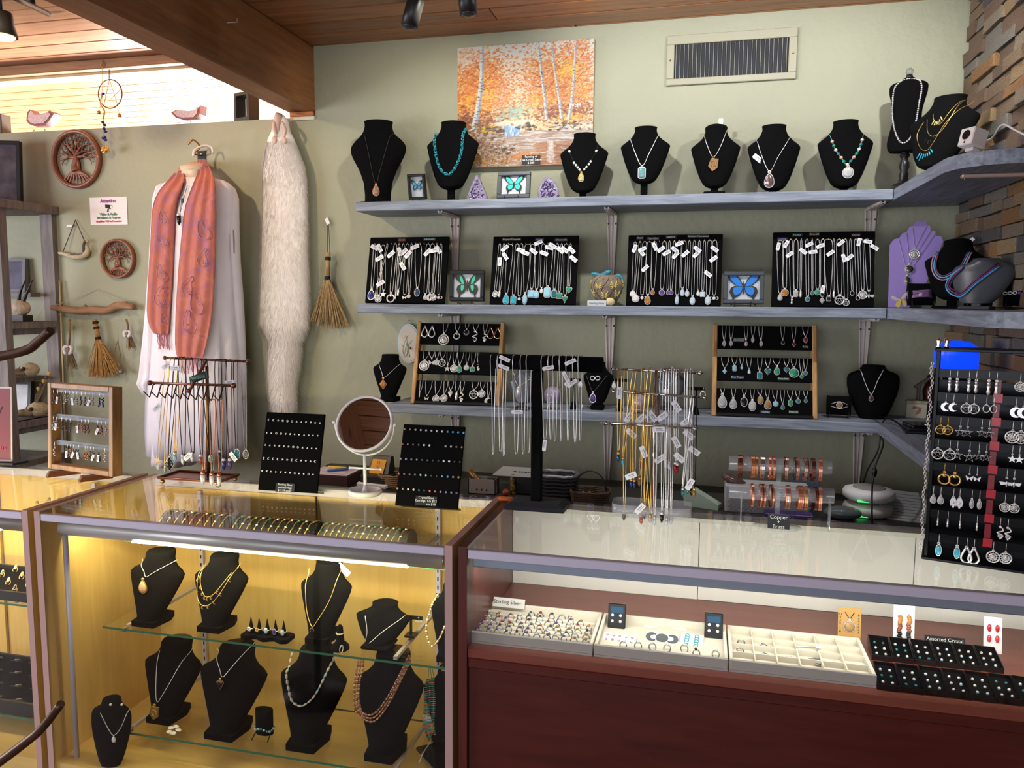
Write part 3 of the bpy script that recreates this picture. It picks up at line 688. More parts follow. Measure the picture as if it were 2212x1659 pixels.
def butterfly_frame(label, bl, br, tl, wing, dark=(20, 22, 20), y=None, z=None, fm=None, inset=.16, tails=True, band=None, bs=None, tailc=None, foot=True):
 Mx, W, H = frame_from(bl, br, tl, y, z)
 t = mthing('framed_butterfly', label, 'picture frame', Mx, 'framed butterflies')
 fm = fm or mat('black_frame', (28, 27, 28), .35); f = W*inset*.8; D = .022
 mb = MB().b(0, W, 0, D, 0, f, c=.002).b(0, W, 0, D, H-f, H, c=.002).b(0, f, 0, D, f, H-f, c=.002).b(W-f, W, 0, D, f, H-f, c=.002)
 part('frame', mb, fm, t)
 part('backing', MB().b(f, W-f, D-.006, D-.003, f, H-f), mat('white_card', (214, 216, 224), .7), t)
 c2 = mat('wing_%d_%d_%d' % wing, wing, .45); c1 = mat('wing_%d_%d_%d' % dark, dark, .5)
 mb = MB(); butterfly(mb, W/2, H*.53, bs or W*.34, D-.009, {'tail': 4} if tailc else {}, tails, band)
 part('butterfly', mb, [fm, c1, c2, mat('insect_body', (50, 44, 34), .6), mat('wing_tail', tailc or (20, 20, 20), .5)], t)
 part('glass', MB().b(f, W-f, .003, .0045, f, H-f), GLASS, t)
 if foot:
  e = MB()
  for q in (.28, .68): e.tube([(W*q, -.012, -.012+.0), (W*q, -.012, .004), (W*q, -.004, -.006), (W*q, .05, -.010)], .0016, 5)
  e.tube([(W*.28, .0, -.008), (W*.68, .0, -.008)], .0016, 5)
  part('easel', e, BLACK, t)
 return t
# top shelf
ZS = 1.976
def bust_px(name, label, cx, ytop, ybase, wpx, Y, zs, **k):
 """bust standing at depth Y on a shelf of height zs; height and width taken from the photo"""
 p = at(cx, (ytop+ybase)/2, y=Y); q = at(cx+1, (ytop+ybase)/2, y=Y); mpp = (q-p).x
 H = at(cx, ytop, y=Y).z-zs; return Bust(name, label, (p.x, Y, zs), H, wpx*mpp/2, **k)
b1 = bust_px('necklace_bust', 'tall black velvet bust with round shoulders at the left end of the top shelf', 817, 263, 437, 119, -.11, ZS, prof='vase', stand='plate', sh=.03, lean=.05)
necklace(b1, 'brown cord necklace with wrapped brown stone on the round-shouldered bust', [(788, 293), (797, 335), (811, 396), (822, 365), (849, 288)], mat('brown_cord', (52, 42, 40), .7), .0011, 'drop', .052, (COPPER, mat('brown_stone', (112, 90, 66), .25, noise=(70, (160, 140, 110), .2))))
b2 = bust_px('necklace_bust', 'black velvet bust wearing a turquoise chip necklace before the painting', 977, 264, 434, 114, -.11, ZS, prof='v', sh=.16, yaw=R(-4), stand='post')
t, C_ = necklace(b2, 'bright turquoise chip bead necklace on the second bust of the top shelf', [(941, 285), (942, 335), (950, 362), (967, 377), (983, 362), (997, 325), (1003, 277)], CORD, .0008, n=40)
chips = []
for k in range(5):
 mb = MB()
 for j in range(4):
  a = random.uniform(0, 6.28); mb.ell((.004*math.cos(a), .004*math.sin(a), random.uniform(-.002, .002)), random.uniform(.002, .0038), random.uniform(.002, .004), .0022, 6, 4, j % 2)
 chips.append(mb.mesh([TURQ, TURQD], 'bead'))
beads_on(t, C_, .0052, chips)
b3 = bust_px('necklace_bust', 'smaller black velvet bust with white beads, right of the amethyst geode', 1261, 289, 429, 104, -.11, ZS, prof='v', sh=.10)
t, C_ = necklace(b3, 'black cord necklace with white tube beads and a yellow-green drop', [(1229, 316), (1231, 330), (1242, 354), (1256, 371), (1270, 354), (1287, 330), (1292, 312)], CORD, .0011, 'drop', .040, (GOLD, stone('prehnite', (150, 148, 70), (196, 190, 130))))
bd = MB().lathe([(.002, -.0045), (.0042, -.004), (.0042, .004), (.002, .0045)], 10).mesh(mat('white_bead', (226, 226, 220), .35), 'bead')
for px_, py_ in ((1230, 327), (1288, 326), (1240, 352), (1244, 357), (1248, 362), (1252, 367), (1276, 349), (1272, 355), (1267, 361), (1262, 366)):
 p = b3.px(px_, py_, .0035); o = link('bead', bd, t, p); s_ = 1 if px_ < 1256 else -1; o.rotation_euler = (0, -s_*R(30), 0)
b4 = bust_px('necklace_bust', 'black velvet bust wearing a square blue-green pendant, above the second bracket', 1393, 275, 426, 107, -.11, ZS, prof='v', sh=.20)
necklace(b4, 'silver snake chain with a rectangular blue-green glass pendant', [(1361, 298), (1372, 330), (1387, 358), (1403, 330), (1424, 292)], SILVER, .0014, 'rect', .050, (SILVER, stone('sea_glass', (70, 116, 118), (120, 168, 166))))
b5 = bust_px('necklace_bust', 'black velvet bust with domed top wearing a bronze shield pendant', 1545, 276, 419, 107, -.11, ZS, prof='v', sh=.12, stand='block', dome=.016)
necklace(b5, 'silver chain with a bronze shield-shaped pendant', [(1519, 288), (1528, 315), (1541, 339), (1557, 315), (1570, 282)], SILVER, .0012, 'shield', .055, (mat('bronze_shine', (196, 152, 104), .25, 1.), CITR))
solo('price_card', MB().b(-.008, .008, -.0006, 0, 0, .020), PAPER, 'small white price card tucked on top of the domed bust', 'tag', (at(1557, 268, y=-.085)))
b6 = bust_px('necklace_bust', 'black velvet bust wearing a long silver teardrop pendant and white tag', 1671, 271, 413, 116, -.11, ZS, prof='v', sh=.06, yaw=R(5))
necklace(b6, 'fine chain with a long silver teardrop pendant and white price tag', [(1634, 304), (1644, 332), (1662, 370), (1680, 340), (1706, 297)], SILVER, .0009, 'drop', .062, (SILVER, mat('rosy_silver', (180, 150, 146), .2, .9)), tagpx=(1638, 343, -38))
b7 = bust_px('necklace_bust', 'black velvet bust wearing stone beads with a round pendant, nearest the corner', 1825, 261, 409, 121, -.11, ZS, prof='v', sh=.07)
t, C_ = necklace(b7, 'teal, peach and cream stone bead necklace with a round grey pendant', [(1790, 291), (1803, 320), (1818, 342), (1830, 356), (1841, 344), (1856, 322), (1865, 289)], TURQ, .0012, 'circle', .046, (SILVER, GREYST), pend_px=(1832, 358))
bl_ = [MB().ell((0, 0, 0), .0062, nu=10, nv=7).mesh(m_, 'bead') for m_ in (mat('peach_bead', (206, 164, 140), .4), MALA, mat('cream_bead', (222, 206, 180), .4), TURQD)]
sp_ = MB().ell((0, 0, 0), .0028, nu=8, nv=5).mesh(TURQ, 'bead')
beads_on(t, C_[2:-2], .0088, [bl_[0], sp_, bl_[1], sp_, bl_[2], sp_, bl_[3], sp_])
# torso form on turned pedestal
p = at(1951, 400, y=-.15); mpp = (at(1952, 300, y=-.15)-at(1951, 300, y=-.15)).x
H0 = at(1951, 330, y=-.15).z-ZS; H1 = at(1951, 168, y=-.15).z-ZS
tf = Bust('torso_form', 'black dress-form torso on a turned black pedestal with clear knob', (p.x, -.15, ZS), H1, 41*mpp, 'torso', R(-12), None, sh=H0/H1, lean=.10, dep=.5, group=None, cat='jewelry bust')
part('pedestal', MB().lathe([(.052, 0), (.052, .008), (.046, .014), (.036, .020), (.036, .026), (.020, .032), (.015, .05), (.016, .062), (.012, .072), (.0175, H0*.62), (.0165, H0*.74), (.010, H0*.84), (.016, H0*.9), (.018, H0*.94), (.012, H0*.98), (.022, H0+.006)], 20), mat('black_satin_wood', (28, 28, 30), .35), tf.t)
w1, d1, y1 = tf.sec(1.)
part('neck_cap', MB().lathe([(.014, 0), (.012, .006), (.010, .012)], 14, (0, y1, H1)), mat('black_satin_wood', (28, 28, 30), .35), tf.t)
part('crystal_knob', MB().ell((0, y1, H1+.023), .0135, nu=10, nv=6), mat('clear_knob', (226, 228, 220), .03, trans=.85), tf.t)
t, C_ = necklace(tf, 'long grey pearl necklace looped over the dress-form torso', [(1958, 171), (1945, 176), (1931, 195), (1928, 240), (1931, 275), (1940, 300), (1951, 309), (1966, 298), (1978, 265), (1985, 225), (1991, 190), (1986, 173), (1972, 170), (1958, 171)], SILVER, .0006, n=70)
beads_on(t, C_, .0072, [MB().ell((0, 0, 0), .0033, nu=8, nv=6).mesh(mat('grey_pearl', (196, 192, 190), .2, .2, coat=.5), 'pearl')], 'pearl')
# tilted bust at the corner
p = at(2030, 350, y=-.42); H = at(2030, 205, y=-.42).z-ZS
b8 = Bust('necklace_bust', 'black velvet bust with layered chains, leaning on the corner shelf by the stone wall', (p.x, -.42, ZS), H, .108, 'v', R(-38), 'foot', sh=.10, lean=.42, dep=.34)
def multi(b, label, pts, cm, fringe=None, n=26):
 t, C_ = necklace(b, label, pts, cm, .0007, n=n, group='layered chains on the corner bust')
 if fringe:
  px_, py_, col, nn, ln, wd, spread = fringe
  for k in range(nn):
   u = k/(nn-1)*2-1; p = b.px(px_+u*wd, py_-abs(u)**2*6+u*-4, .003)
   mb = MB().lathe([(.0008, 0), (.0018, -.003), (.0022, -ln*(1-.35*abs(u)))], 6)
   part('fringe_bar', mb, col, t, p, (0, -u*R(spread), 0))
 return t
multi(b8, 'short gold chain with a pale yellow fringe, uppermost on the corner bust', [(2016, 246), (2017, 258), (2030, 268), (2050, 243), (2080, 214)], GOLD, (2025, 262, mat('pale_yellow', (214, 196, 120), .4), 6, .022, 7, 26))
multi(b8, 'fine chain with beads and a black fringe, middle of the corner bust', [(2003, 258), (2004, 285), (2018, 294), (2042, 272), (2086, 216)], GOLD, (2008, 302, ONYX, 4, .022, 7, 22))
multi(b8, 'long chain with a turquoise bar fringe, lowest on the corner bust', [(1995, 264), (1981, 292), (1987, 318), (2001, 325), (2014, 311), (2045, 262), (2105, 217)], GOLD, (1999, 332, mat('bright_turquoise', (30, 190, 222), .35), 7, .03, 11, 32))
# small white camera cube with cable, propped on its hinged foot
Mx = Matrix.Translation(at(2102, 300, y=-.80)) @ Matrix.Rotation(R(-62), 4, 'Z') @ Matrix.Rotation(R(-14), 4, 'X')
t = mthing('security_camera', 'small white cube camera with pinkish side on the corner shelf', 'camera', Mx)
part('body', MB().b(-.025, .025, -.025, .025, -.025, .025, c=.0025), mat('cam_white', (224, 214, 208), .4), t)
part('lens_ring', MB().lathe([(.0135, 0), (.0135, .0012), (.0125, .0016)], 20), mat('lens_black', (14, 14, 16), .12), t, (0, -.0251, .004), (R(90), 0, 0))
part('sensor', MB().ell((0, -.0255, -.0165), .0035, .001, .0035, 8, 5), mat('lens_black', (14, 14, 16), .12), t)
part('foot', MB().b(-.014, .014, -.006, .022, -.036, -.026, c=.002), mat('cam_white', (224, 214, 208), .4), t)
cam_pos = Mx.translation
solo('camera_cable', MB().tube(bez([Mx @ Vector((0, .026, 0)), Mx @ Vector((0, .06, .02)), at(2165, 270, y=-.95), at(2195, 282, y=-1.05), at(2230, 300, y=-1.15)], 20), .0028, 8), WHITE, 'thick white cable arching from the cube camera', 'cable')
# framed butterflies and amethysts
butterfly_frame('small black frame with a blue butterfly, between the first two top-shelf busts', (883, 432), (920, 432), (878, 377), (84, 168, 214), y=-.15, tails=False, inset=.17)
butterfly_frame('dark frame with a turquoise swallowtail between two amethysts on the top shelf', (1072, 428), (1143, 428), (1075, 371), (40, 208, 196), y=-.15, inset=.15, fm=mat('slate_frame', (70, 74, 80), .4))
def amethyst(label, name, cx, y0, y1, wpx, Y, kind):
 p = at(cx, y1, y=Y); mpp = (at(cx+1, y1, y=Y)-p).x; H = (at(cx, y0, y=Y)-at(cx, y1, y=Y)).z; W = wpx*mpp/2
 t = thing(name, label, 'crystal', (p.x, Y, ZS)); rr = random.Random(cx)
 sil = [(-.9, 0), (-1, .2), (-.72, .5), (-.4, .78), (-.12, 1), (.1, .99), (.42, .7), (.75, .42), (1, .12), (.95, 0)] if kind == 'point' else [(-.55, 0), (-.92, .14), (-1, .42), (-.75, .7), (-.3, .98), (-.1, 1), (.5, .85), (.9, .55), (1, .25), (.62, 0)]
 sil = [(x*W, z*H) for x, z in sil]; n = len(sil); cx_, cz_ = 0, H*.42
 mb = MB()
 mb.loft([[(x, W*.62*(.0), z) for x, z in sil], [(x*.93, W*.5, z*.96) for x, z in sil], [(x*.5, W*.8, z*.7) for x, z in sil]], False, 0, True, False)
 part('rock_shell', mb, mat('geode_rind', (96, 96, 104), .7, noise=(60, (150, 146, 150), .25)), t)
 ins = [(cx_+(x-cx_)*.9, cz_+(z-cz_)*.9) for x, z in sil]
 part('pale_rim', MB().prism([(x, z) for x, z in ins], -.004, .0), mat('geode_rim', (168, 160, 176), .4, noise=(90, (110, 92, 132), .2)), t)
 mb = MB()
 for k in range(300):
  x, z = rr.uniform(-W, W), rr.uniform(0, H)
  # inside test on a shrunken outline
  k1 = .72; poly = [(cx_+(a-cx_)*k1, cz_+(b_-cz_)*k1) for a, b_ in sil]; inside = False
  for i in range(n):
   (xa, za), (xb, zb) = poly[i], poly[i-1]
   if (za > z) != (zb > z) and x < (xb-xa)*(z-za)/(zb-za)+xa: inside = not inside
  if kind == 'point' and not inside and rr.random() < .4:
   k2 = .88; x *= .5; mi = 1; z = max(.004, z)
   if abs(x) > W*.45 or z > H*.8: continue
  elif not inside: continue
  else: mi = 0 if rr.random() < .8 else 1
  s_ = rr.uniform(.0035, .006); mb.X = Matrix.Translation((x, -.003, z)) @ Euler((R(90+rr.uniform(-35, 35)), rr.uniform(-.6, .6), rr.uniform(0, 3))).to_matrix().to_4x4()
  mb.lathe([(s_*.6, -s_*.6), (s_*.6, s_*.3), (.0002, s_)], 6, mi=mi)
 mb.X = None; mb.sm = [False]*len(mb.sm)
 o = part('crystal_crust', mb, [mat('amethyst_crystal', (66, 46, 90), .15, coat=.5), mat('pale_crystal', (150, 134, 168), .15, coat=.5)], t); o['kind'] = 'stuff'
amethyst('pointed purple amethyst cluster with pale rim beside the turquoise-chip bust', 'amethyst_cluster', 1031, 373, 433, 46, -.12, 'point')
amethyst('egg-shaped amethyst geode with purple hollow, left of the white-bead bust', 'amethyst_geode', 1184, 376, 430, 48, -.12, 'egg')
# painting above the shelf
def paint_birch(nx, nz):
 """an autumn birch wood with a small fall, brushed into an array [z, x, rgb] (sRGB 0..1)"""
 rg = np.random.RandomState(5); A = np.zeros((nz, nx, 3)); X, Z = np.meshgrid(np.linspace(0, 1, nx), np.linspace(0, 1, nz))
 def c(*v): return np.array(v)/255.
 def mixc(mask, col, k=1.): A[:] = A*(1-mask[..., None]*k)+np.asarray(col)*mask[..., None]*k
 sky = np.clip((Z-.35)/.6, 0, 1); A[:] = c(232, 200, 158)*(1-sky[..., None])+c(206, 204, 196)*sky[..., None]
 def dab(x, z, rx, rz, col, k=.9, ang=0.):
  i0, i1 = int(max(0, (x-1.2*max(rx, rz))*nx)), int(min(nx, (x+1.2*max(rx, rz))*nx+2)); j0, j1 = int(max(0, (z-1.2*max(rx, rz))*nz)), int(min(nz, (z+1.2*max(rx, rz))*nz+2))
  if i1 <= i0 or j1 <= j0: return
  dx = X[j0:j1, i0:i1]-x; dz = Z[j0:j1, i0:i1]-z; ca, sa = math.cos(ang), math.sin(ang)
  m_ = (((dx*ca+dz*sa)/rx)**2+((dz*ca-dx*sa)/rz)**2 < 1)*k
  A[j0:j1, i0:i1] = A[j0:j1, i0:i1]*(1-m_[..., None])+col*m_[..., None]
 def cloud(n, cx, cz, sx, sz, cols, r=.012, k=.75, flat=.6):
  for _ in range(n):
   x = rg.normal(cx, sx); z = rg.normal(cz, sz); cc = cols[rg.randint(len(cols))]+rg.uniform(-.04, .04, 3)
   dab(x, z, r*rg.uniform(.5, 1.3), r*rg.uniform(.3, 1)*flat, np.clip(cc, 0, 1), k, rg.uniform(-.8, .8))
 OR = [c(198, 124, 66), c(214, 148, 82), c(184, 106, 58), c(226, 170, 104), c(206, 136, 92)]; YE = [c(222, 180, 70), c(232, 196, 96)]; PK = [c(206, 170, 150), c(222, 196, 178)]
 # far bank, mist trees
 mixc(((Z > .30) & (Z < .42)).astype(float), c(198, 190, 164), .5)
 cloud(260, .40, .44, .08, .035, [c(150, 172, 160), c(170, 188, 180), c(140, 160, 144)], .014); cloud(120, .50, .47, .03, .05, [c(160, 180, 160), c(184, 194, 170)], .012)
 # foliage masses
 cloud(2400, .12, .62, .10, .15, OR, .013); cloud(1200, .26, .72, .07, .13, OR, .011); cloud(420, .33, .57, .04, .05, OR+PK, .010); cloud(500, .10, .50, .09, .07, YE+OR, .013); cloud(160, .22, .62, .04, .08, YE, .010)
 cloud(2800, .72, .68, .13, .15, OR, .012); cloud(1200, .90, .70, .06, .18, OR, .011); cloud(500, .55, .74, .07, .10, OR+PK, .009); cloud(350, .66, .52, .09, .06, OR+YE, .011); cloud(200, .83, .76, .05, .04, YE, .010); cloud(200, .92, .58, .05, .05, OR+YE, .010)
 cloud(260, .80, .92, .12, .06, PK+OR, .009); cloud(160, .08, .93, .05, .04, PK, .010)
 # undergrowth
 cloud(420, .10, .38, .10, .05, [c(150, 92, 70), c(120, 86, 64), c(160, 110, 90)], .014); cloud(420, .80, .42, .13, .035, [c(150, 84, 66), c(168, 120, 82), c(130, 80, 70)], .013); cloud(120, .85, .385, .05, .015, YE, .010); cloud(90, .235, .305, .035, .025, [c(206, 186, 60), c(180, 160, 50)], .011)
 # branches
 def line(pts, r0, r1, col, k=.85):
  P_ = bez([(a, 0, b_) for a, b_ in pts], 24)
  for i, p in enumerate(P_): dab(p.x, p.z, r0+(r1-r0)*i/24, r0+(r1-r0)*i/24, col, k)
 for q in [((.18, .72), (.10, .78), (.03, .86)), ((.17, .66), (.09, .70), (.02, .74)), ((.17, .80), (.14, .88), (.12, .95)), ((.19, .70), (.26, .76), (.30, .82)), ((.19, .64), (.27, .66), (.36, .60)), ((.62, .72), (.56, .76), (.48, .84)), ((.63, .64), (.56, .66), (.50, .72)), ((.64, .60), (.70, .66), (.72, .70)), ((.86, .66), (.92, .74), (.90, .80)), ((.86, .8), (.92, .88), (.95, .95))]:
  line(q, .004, .0016, c(110, 66, 50))
 # birch trunks
 def trunk(pts, w0, w1):
  P_ = bez([(a, 0, b_) for a, b_ in pts], 110)
  for i, p in enumerate(P_):
   w = w0+(w1-w0)*i/110
   dab(p.x, p.z, w, .006, c(206, 206, 204), .95); dab(p.x+w*.5, p.z, w*.5, .006, c(150, 156, 164), .8)
   if rg.rand() < .33: dab(p.x+rg.uniform(-w, w)*.6, p.z, w*rg.uniform(.3, .8), .004, c(76, 74, 78), .85)
 trunk([(.12, .31), (.15, .46), (.175, .65), (.185, .82), (.185, 1.0)], .024, .014); trunk([(.665, .38), (.655, .52), (.63, .72), (.60, 1.0)], .012, .009); trunk([(.775, .38), (.755, .55), (.725, .75), (.70, .96)], .012, .006); trunk([(.825, .37), (.845, .50), (.86, .70), (.87, .98)], .014, .006)
 # water: fall and pool
 pool = ((Z < .285)).astype(float); mixc(pool, c(176, 164, 158), 1.)
 for _ in range(900):
  z = rg.uniform(.0, .29); x = rg.uniform(.25, 1.0); cc = [c(206, 200, 198), c(160, 140, 128), c(186, 150, 126), c(214, 210, 208), c(150, 128, 112)][rg.randint(5)]
  dab(x, z, rg.uniform(.02, .07), .0045, cc, .6)
 for _ in range(500): dab(rg.uniform(.58, .98), rg.uniform(.0, .19), rg.uniform(.015, .05), .004, [c(168, 116, 84), c(150, 104, 80), c(182, 140, 108)][rg.randint(3)], .6)
 for _ in range(60): dab(.70+rg.normal(0, .012), rg.uniform(.02, .2), .012, .008, c(208, 204, 202), .5)
 for _ in range(220):
  u = rg.rand(); dab(.365+.10*u+rg.normal(0, .01), .34-.08*rg.rand(), .004, .022, [c(120, 156, 196), c(150, 180, 208), c(206, 216, 224)][rg.randint(3)], .7, -.25+.3*u)
 for _ in range(140): dab(rg.uniform(.3, .55), .355+rg.normal(0, .008), .03, .006, c(214, 206, 190), .5)
 # rocks and banks
 for cx, cz, n_, s_ in ((.30, .305, 26, .035), (.52, .315, 34, .035), (.86, .315, 50, .09), (.36, .13, 40, .05)):
  for _ in range(n_): dab(rg.normal(cx, s_), rg.normal(cz, .014), rg.uniform(.008, .02), rg.uniform(.005, .011), [c(96, 74, 64), c(190, 170, 148), c(140, 116, 100), c(70, 56, 52)][rg.randint(4)], .85)
 cloud(700, .10, .16, .11, .09, [c(128, 88, 66), c(150, 112, 84), c(106, 76, 60), c(166, 128, 84)], .014); cloud(420, .25, .045, .20, .03, [c(170, 128, 74), c(190, 146, 88), c(140, 104, 66)], .012)
 cloud(160, .50, .085, .045, .02, [c(196, 130, 70), c(206, 150, 90)], .010); cloud(120, .9, .30, .08, .012, [c(210, 200, 180), c(230, 224, 206)], .010)
 for _ in range(90): x = rg.normal(.26, .05); line([(x, .07), (x+rg.normal(0, .02), .14), (x+rg.normal(0, .05), .2)], .0022, .0012, [c(196, 168, 130), c(110, 74, 60)][rg.randint(2)], .7)
 return np.clip((A-.5)*1.08+.38, 0, 1)
x0, x1, z0, z1 = -.422, .154, 2.134, 2.626
pt = thing('painting', 'unframed canvas painting of orange autumn birches by a small waterfall', 'painting', ((x0+x1)/2, -.0015, z0))
W, H = x1-x0, z1-z0
part('canvas', MB().b(-W/2, W/2, -.028, 0, 0, H, c=.002), mat('canvas_edge', (190, 168, 142), .8), pt)
nx, nz = 270, 230
A = paint_birch(nx, nz)
xs = np.linspace(-W/2+.001, W/2-.001, nx); zs = np.linspace(.001, H-.001, nz); XX, ZZ = np.meshgrid(xs, zs)
lum = A.mean(2); vv = np.stack([XX, np.full_like(XX, -.0285)-lum*.0008, ZZ], -1).reshape(-1, 3)
idx = np.arange(nx*nz).reshape(nz, nx); ff = np.stack([idx[:-1, :-1], idx[:-1, 1:], idx[1:, 1:], idx[1:, :-1]], -1).reshape(-1, 4)
me = bpy.data.meshes.new('paint'); me.from_pydata(vv.tolist(), [], ff.tolist())
ca = me.color_attributes.new('paint', 'FLOAT_COLOR', 'POINT')
lin_ = np.where(A <= .04045, A/12.92, ((A+.055)/1.055)**2.4); rgba = np.concatenate([lin_.reshape(-1, 3), np.ones((nx*nz, 1))], 1)
ca.data.foreach_set('color', rgba.astype(np.float32).ravel())
pm_, nt_, bs_ = _bsdf('oil_paint'); an = nt_.nodes.new('ShaderNodeAttribute'); an.attribute_name = 'paint'; nt_.links.new(an.outputs['Color'], bs_.inputs['Base Color']); bs_.inputs['Roughness'].default_value = .5
me.materials.append(pm_); part('paint_layer', me, None, pt)
text('Wolff', .020, WHITE, pt, (W*.37, -.0295, H*.475))
CARD = mat('black_price_card', (20, 20, 22), .5)
def sign_card(label, Mx, w, h, lines, size, cols=None, name='price_card', cat='sign', depth=.0015, gap=1.0):
 t = mthing(name, label, cat, Mx)
 part('card', MB().b(-w/2, w/2, 0, depth, 0, h), CARD, t)
 n = len(lines)
 for i, l in enumerate(lines): text(l, size, (cols[i] if cols else CHALK), t, (0, -.0006, h*(1-(i+.55)/n)), thick=.0003)
 return t
p = at(1147, 355, y=-.034); sign_card('black card reading Painting of Oak Creek Scene on the canvas edge', Matrix.Translation(p), .078, .038, ['Painting of', 'Oak Creek Scene', '$ 300'], .0125)
# middle shelf: necklace boards
BOARDM = VELVET
def necklace_board(which, bl, br, tl, cv, rows, hooks_y, cards, y=-.165):
 ox, oy, sc = cv; Mx, W, H = frame_from(bl, br, tl, y=y)
 t = mthing('necklace_board', f'{which} black velvet board hung with necklaces on the middle shelf', 'display board', Mx, 'black necklace boards')
 part('panel', MB().b(0, W, 0, .012, 0, H, c=.002), BOARDM, t)
 part('easel_back', MB().b(W*.3, W*.7, .012, .016, 0, H*.6, c=.001).add([(W*.45, .016, H*.55), (W*.55, .016, H*.55), (W*.55, .07, .012), (W*.45, .07, .012), (W*.45, .019, H*.55), (W*.55, .019, H*.55), (W*.55, .073, .012), (W*.45, .073, .012)], [(0, 1, 2, 3), (7, 6, 5, 4), (0, 4, 5, 1), (1, 5, 6, 2), (2, 6, 7, 3), (3, 7, 4, 0)]), BLACK, t)
 def L(X, Y): return on(Mx, ox+X/sc, oy+Y/sc, -.003)
 mpp = (L(100, 500)[0]-L(0, 500)[0])/100
 hk = MB().tube([(0, 0, 0), (0, -.006, 0), (0, -.008, .004)], .0014, 5).mesh(GOLD, 'hook')
 for X, Y in hooks_y:
  x, z = L(X, Y); link('hook', hk, t, (x, 0, z))
 for X, Y, body, col in cards:
  x, z = L(X, Y); w = len(body)*.0044+.006; c = part('name_strip', MB().b(-w/2, w/2, -.001, 0, -.006, .006), mat('dark_strip', (34, 36, 44), .5), t, (x, 0, z))
  text(body, .0095, mat('chalk_%d_%d_%d' % col, col, .7), c, (0, -.0014, 0), thick=.0002)
 for i, (hX, hY, hw, pX, pY, kind, sz, sm, desc) in enumerate(rows):
  hx, hz = L(hX, hY); px_, pz = L(pX, pY); hw_ = hw*mpp; pw = min(hw_*.9, .006)
  n_ = mthing('pendant_necklace', f'{desc}, {ORD[i]} from left on the {which} necklace board', 'necklace', Mx, f'necklaces on the {which} board')
  d = Vector((px_-hx, 0, pz-hz)); yy = -.004
  pts = [Vector((px_, yy, pz)), Vector((px_+pw, yy, pz+.010)), Vector((hx+hw_, yy, hz))+d*.45+Vector((0, 0, 0)), Vector((hx+hw_, yy-.001, hz-.012)), Vector((hx, yy-.003, hz)), Vector((hx-hw_, yy-.001, hz-.012)), Vector((hx-hw_, yy, hz))+d*.45, Vector((px_-pw, yy, pz+.010)), Vector((px_, yy, pz))]
  part('chain', MB().tube(bez(pts, 34), .00105, 4), SILVER, n_)
  if kind: mb = MB(); pend(mb, kind, px_, pz, sz*mpp, -.003); part('pendant', mb, [SILVER, sm or SILVER], n_)
  if len(TAGS := tags_for.get((which, i), [])):
   for X, Y, ang in TAGS: x, z = L(X, Y); price_tag(n_, (x, -.009-.002*(i % 3), z), R(ang), 150*mpp*(7.4/7.9)*sc/7.9, 64*mpp*sc/7.9)
 return t
tags_for = {
 ('leftmost', 0): [(240, 320, -25)], ('leftmost', 1): [(325, 505, 32)], ('leftmost', 2): [(330, 335, -60), (345, 935, 30)], ('leftmost', 4): [(520, 438, 42)], ('leftmost', 6): [(665, 390, -72), (735, 395, 42)], ('leftmost', 7): [(720, 640, -55), (810, 440, 50)], ('leftmost', 9): [(925, 312, 24)], ('leftmost', 10): [(1145, 405, 48)], ('leftmost', 11): [(1265, 375, 10)], ('leftmost', 12): [(1325, 355, -52)],
 ('second', 0): [(222, 525, 88)], ('second', 1): [(305, 315, 40), (310, 440, -55)], ('second', 4): [(555, 345, -18)], ('second', 5): [(630, 390, -20)], ('second', 6): [(760, 360, -35)], ('second', 7): [(840, 225, 24)], ('second', 8): [(930, 395, -22)], ('second', 9): [(1010, 300, -14)], ('second', 10): [(1065, 275, -30)], ('second', 11): [(1190, 345, -40)], ('second', 12): [(1255, 335, -35)], ('second', 13): [(1365, 340, -45), (1395, 480, -40)],
 ('third', 0): [(215, 330, 68)], ('third', 1): [(320, 390, -50)], ('third', 2): [(330, 345, 25)], ('third', 3): [(370, 625, 45)], ('third', 4): [(515, 300, -62)], ('third', 5): [(610, 345, 38)], ('third', 6): [(690, 395, 30)], ('third', 7): [(815, 350, -40), (825, 430, 50)], ('third', 8): [(880, 262, 22)], ('third', 10): [(970, 410, 42)], ('third', 11): [(1150, 345, -38)], ('third', 12): [(1135, 415, 45)], ('third', 13): [(1310, 710, -38)], ('third', 14): [(1405, 340, -38)], ('third', 15): [(1390, 485, 38)],
 ('rightmost', 0): [(225, 375, 78)], ('rightmost', 1): [(370, 335, 62)], ('rightmost', 2): [(435, 530, 38)], ('rightmost', 3): [(690, 465, -38)], ('rightmost', 5): [(800, 345, 28)], ('rightmost', 6): [(875, 478, 6)], ('rightmost', 7): [(1010, 370, 22)], ('rightmost', 8): [(1055, 1180, 80)], ('rightmost', 9): [(1200, 500, 36)], ('rightmost', 11): [(1390, 315, 40)], ('rightmost', 12): [(1450, 590, -75), (1560, 580, 40)], ('rightmost', 14): [(1730, 300, 78)], ('rightmost', 15): [(1900, 285, -10)], ('rightmost', 16): [(2020, 395, -32)]}
SC = 'silver chain with '
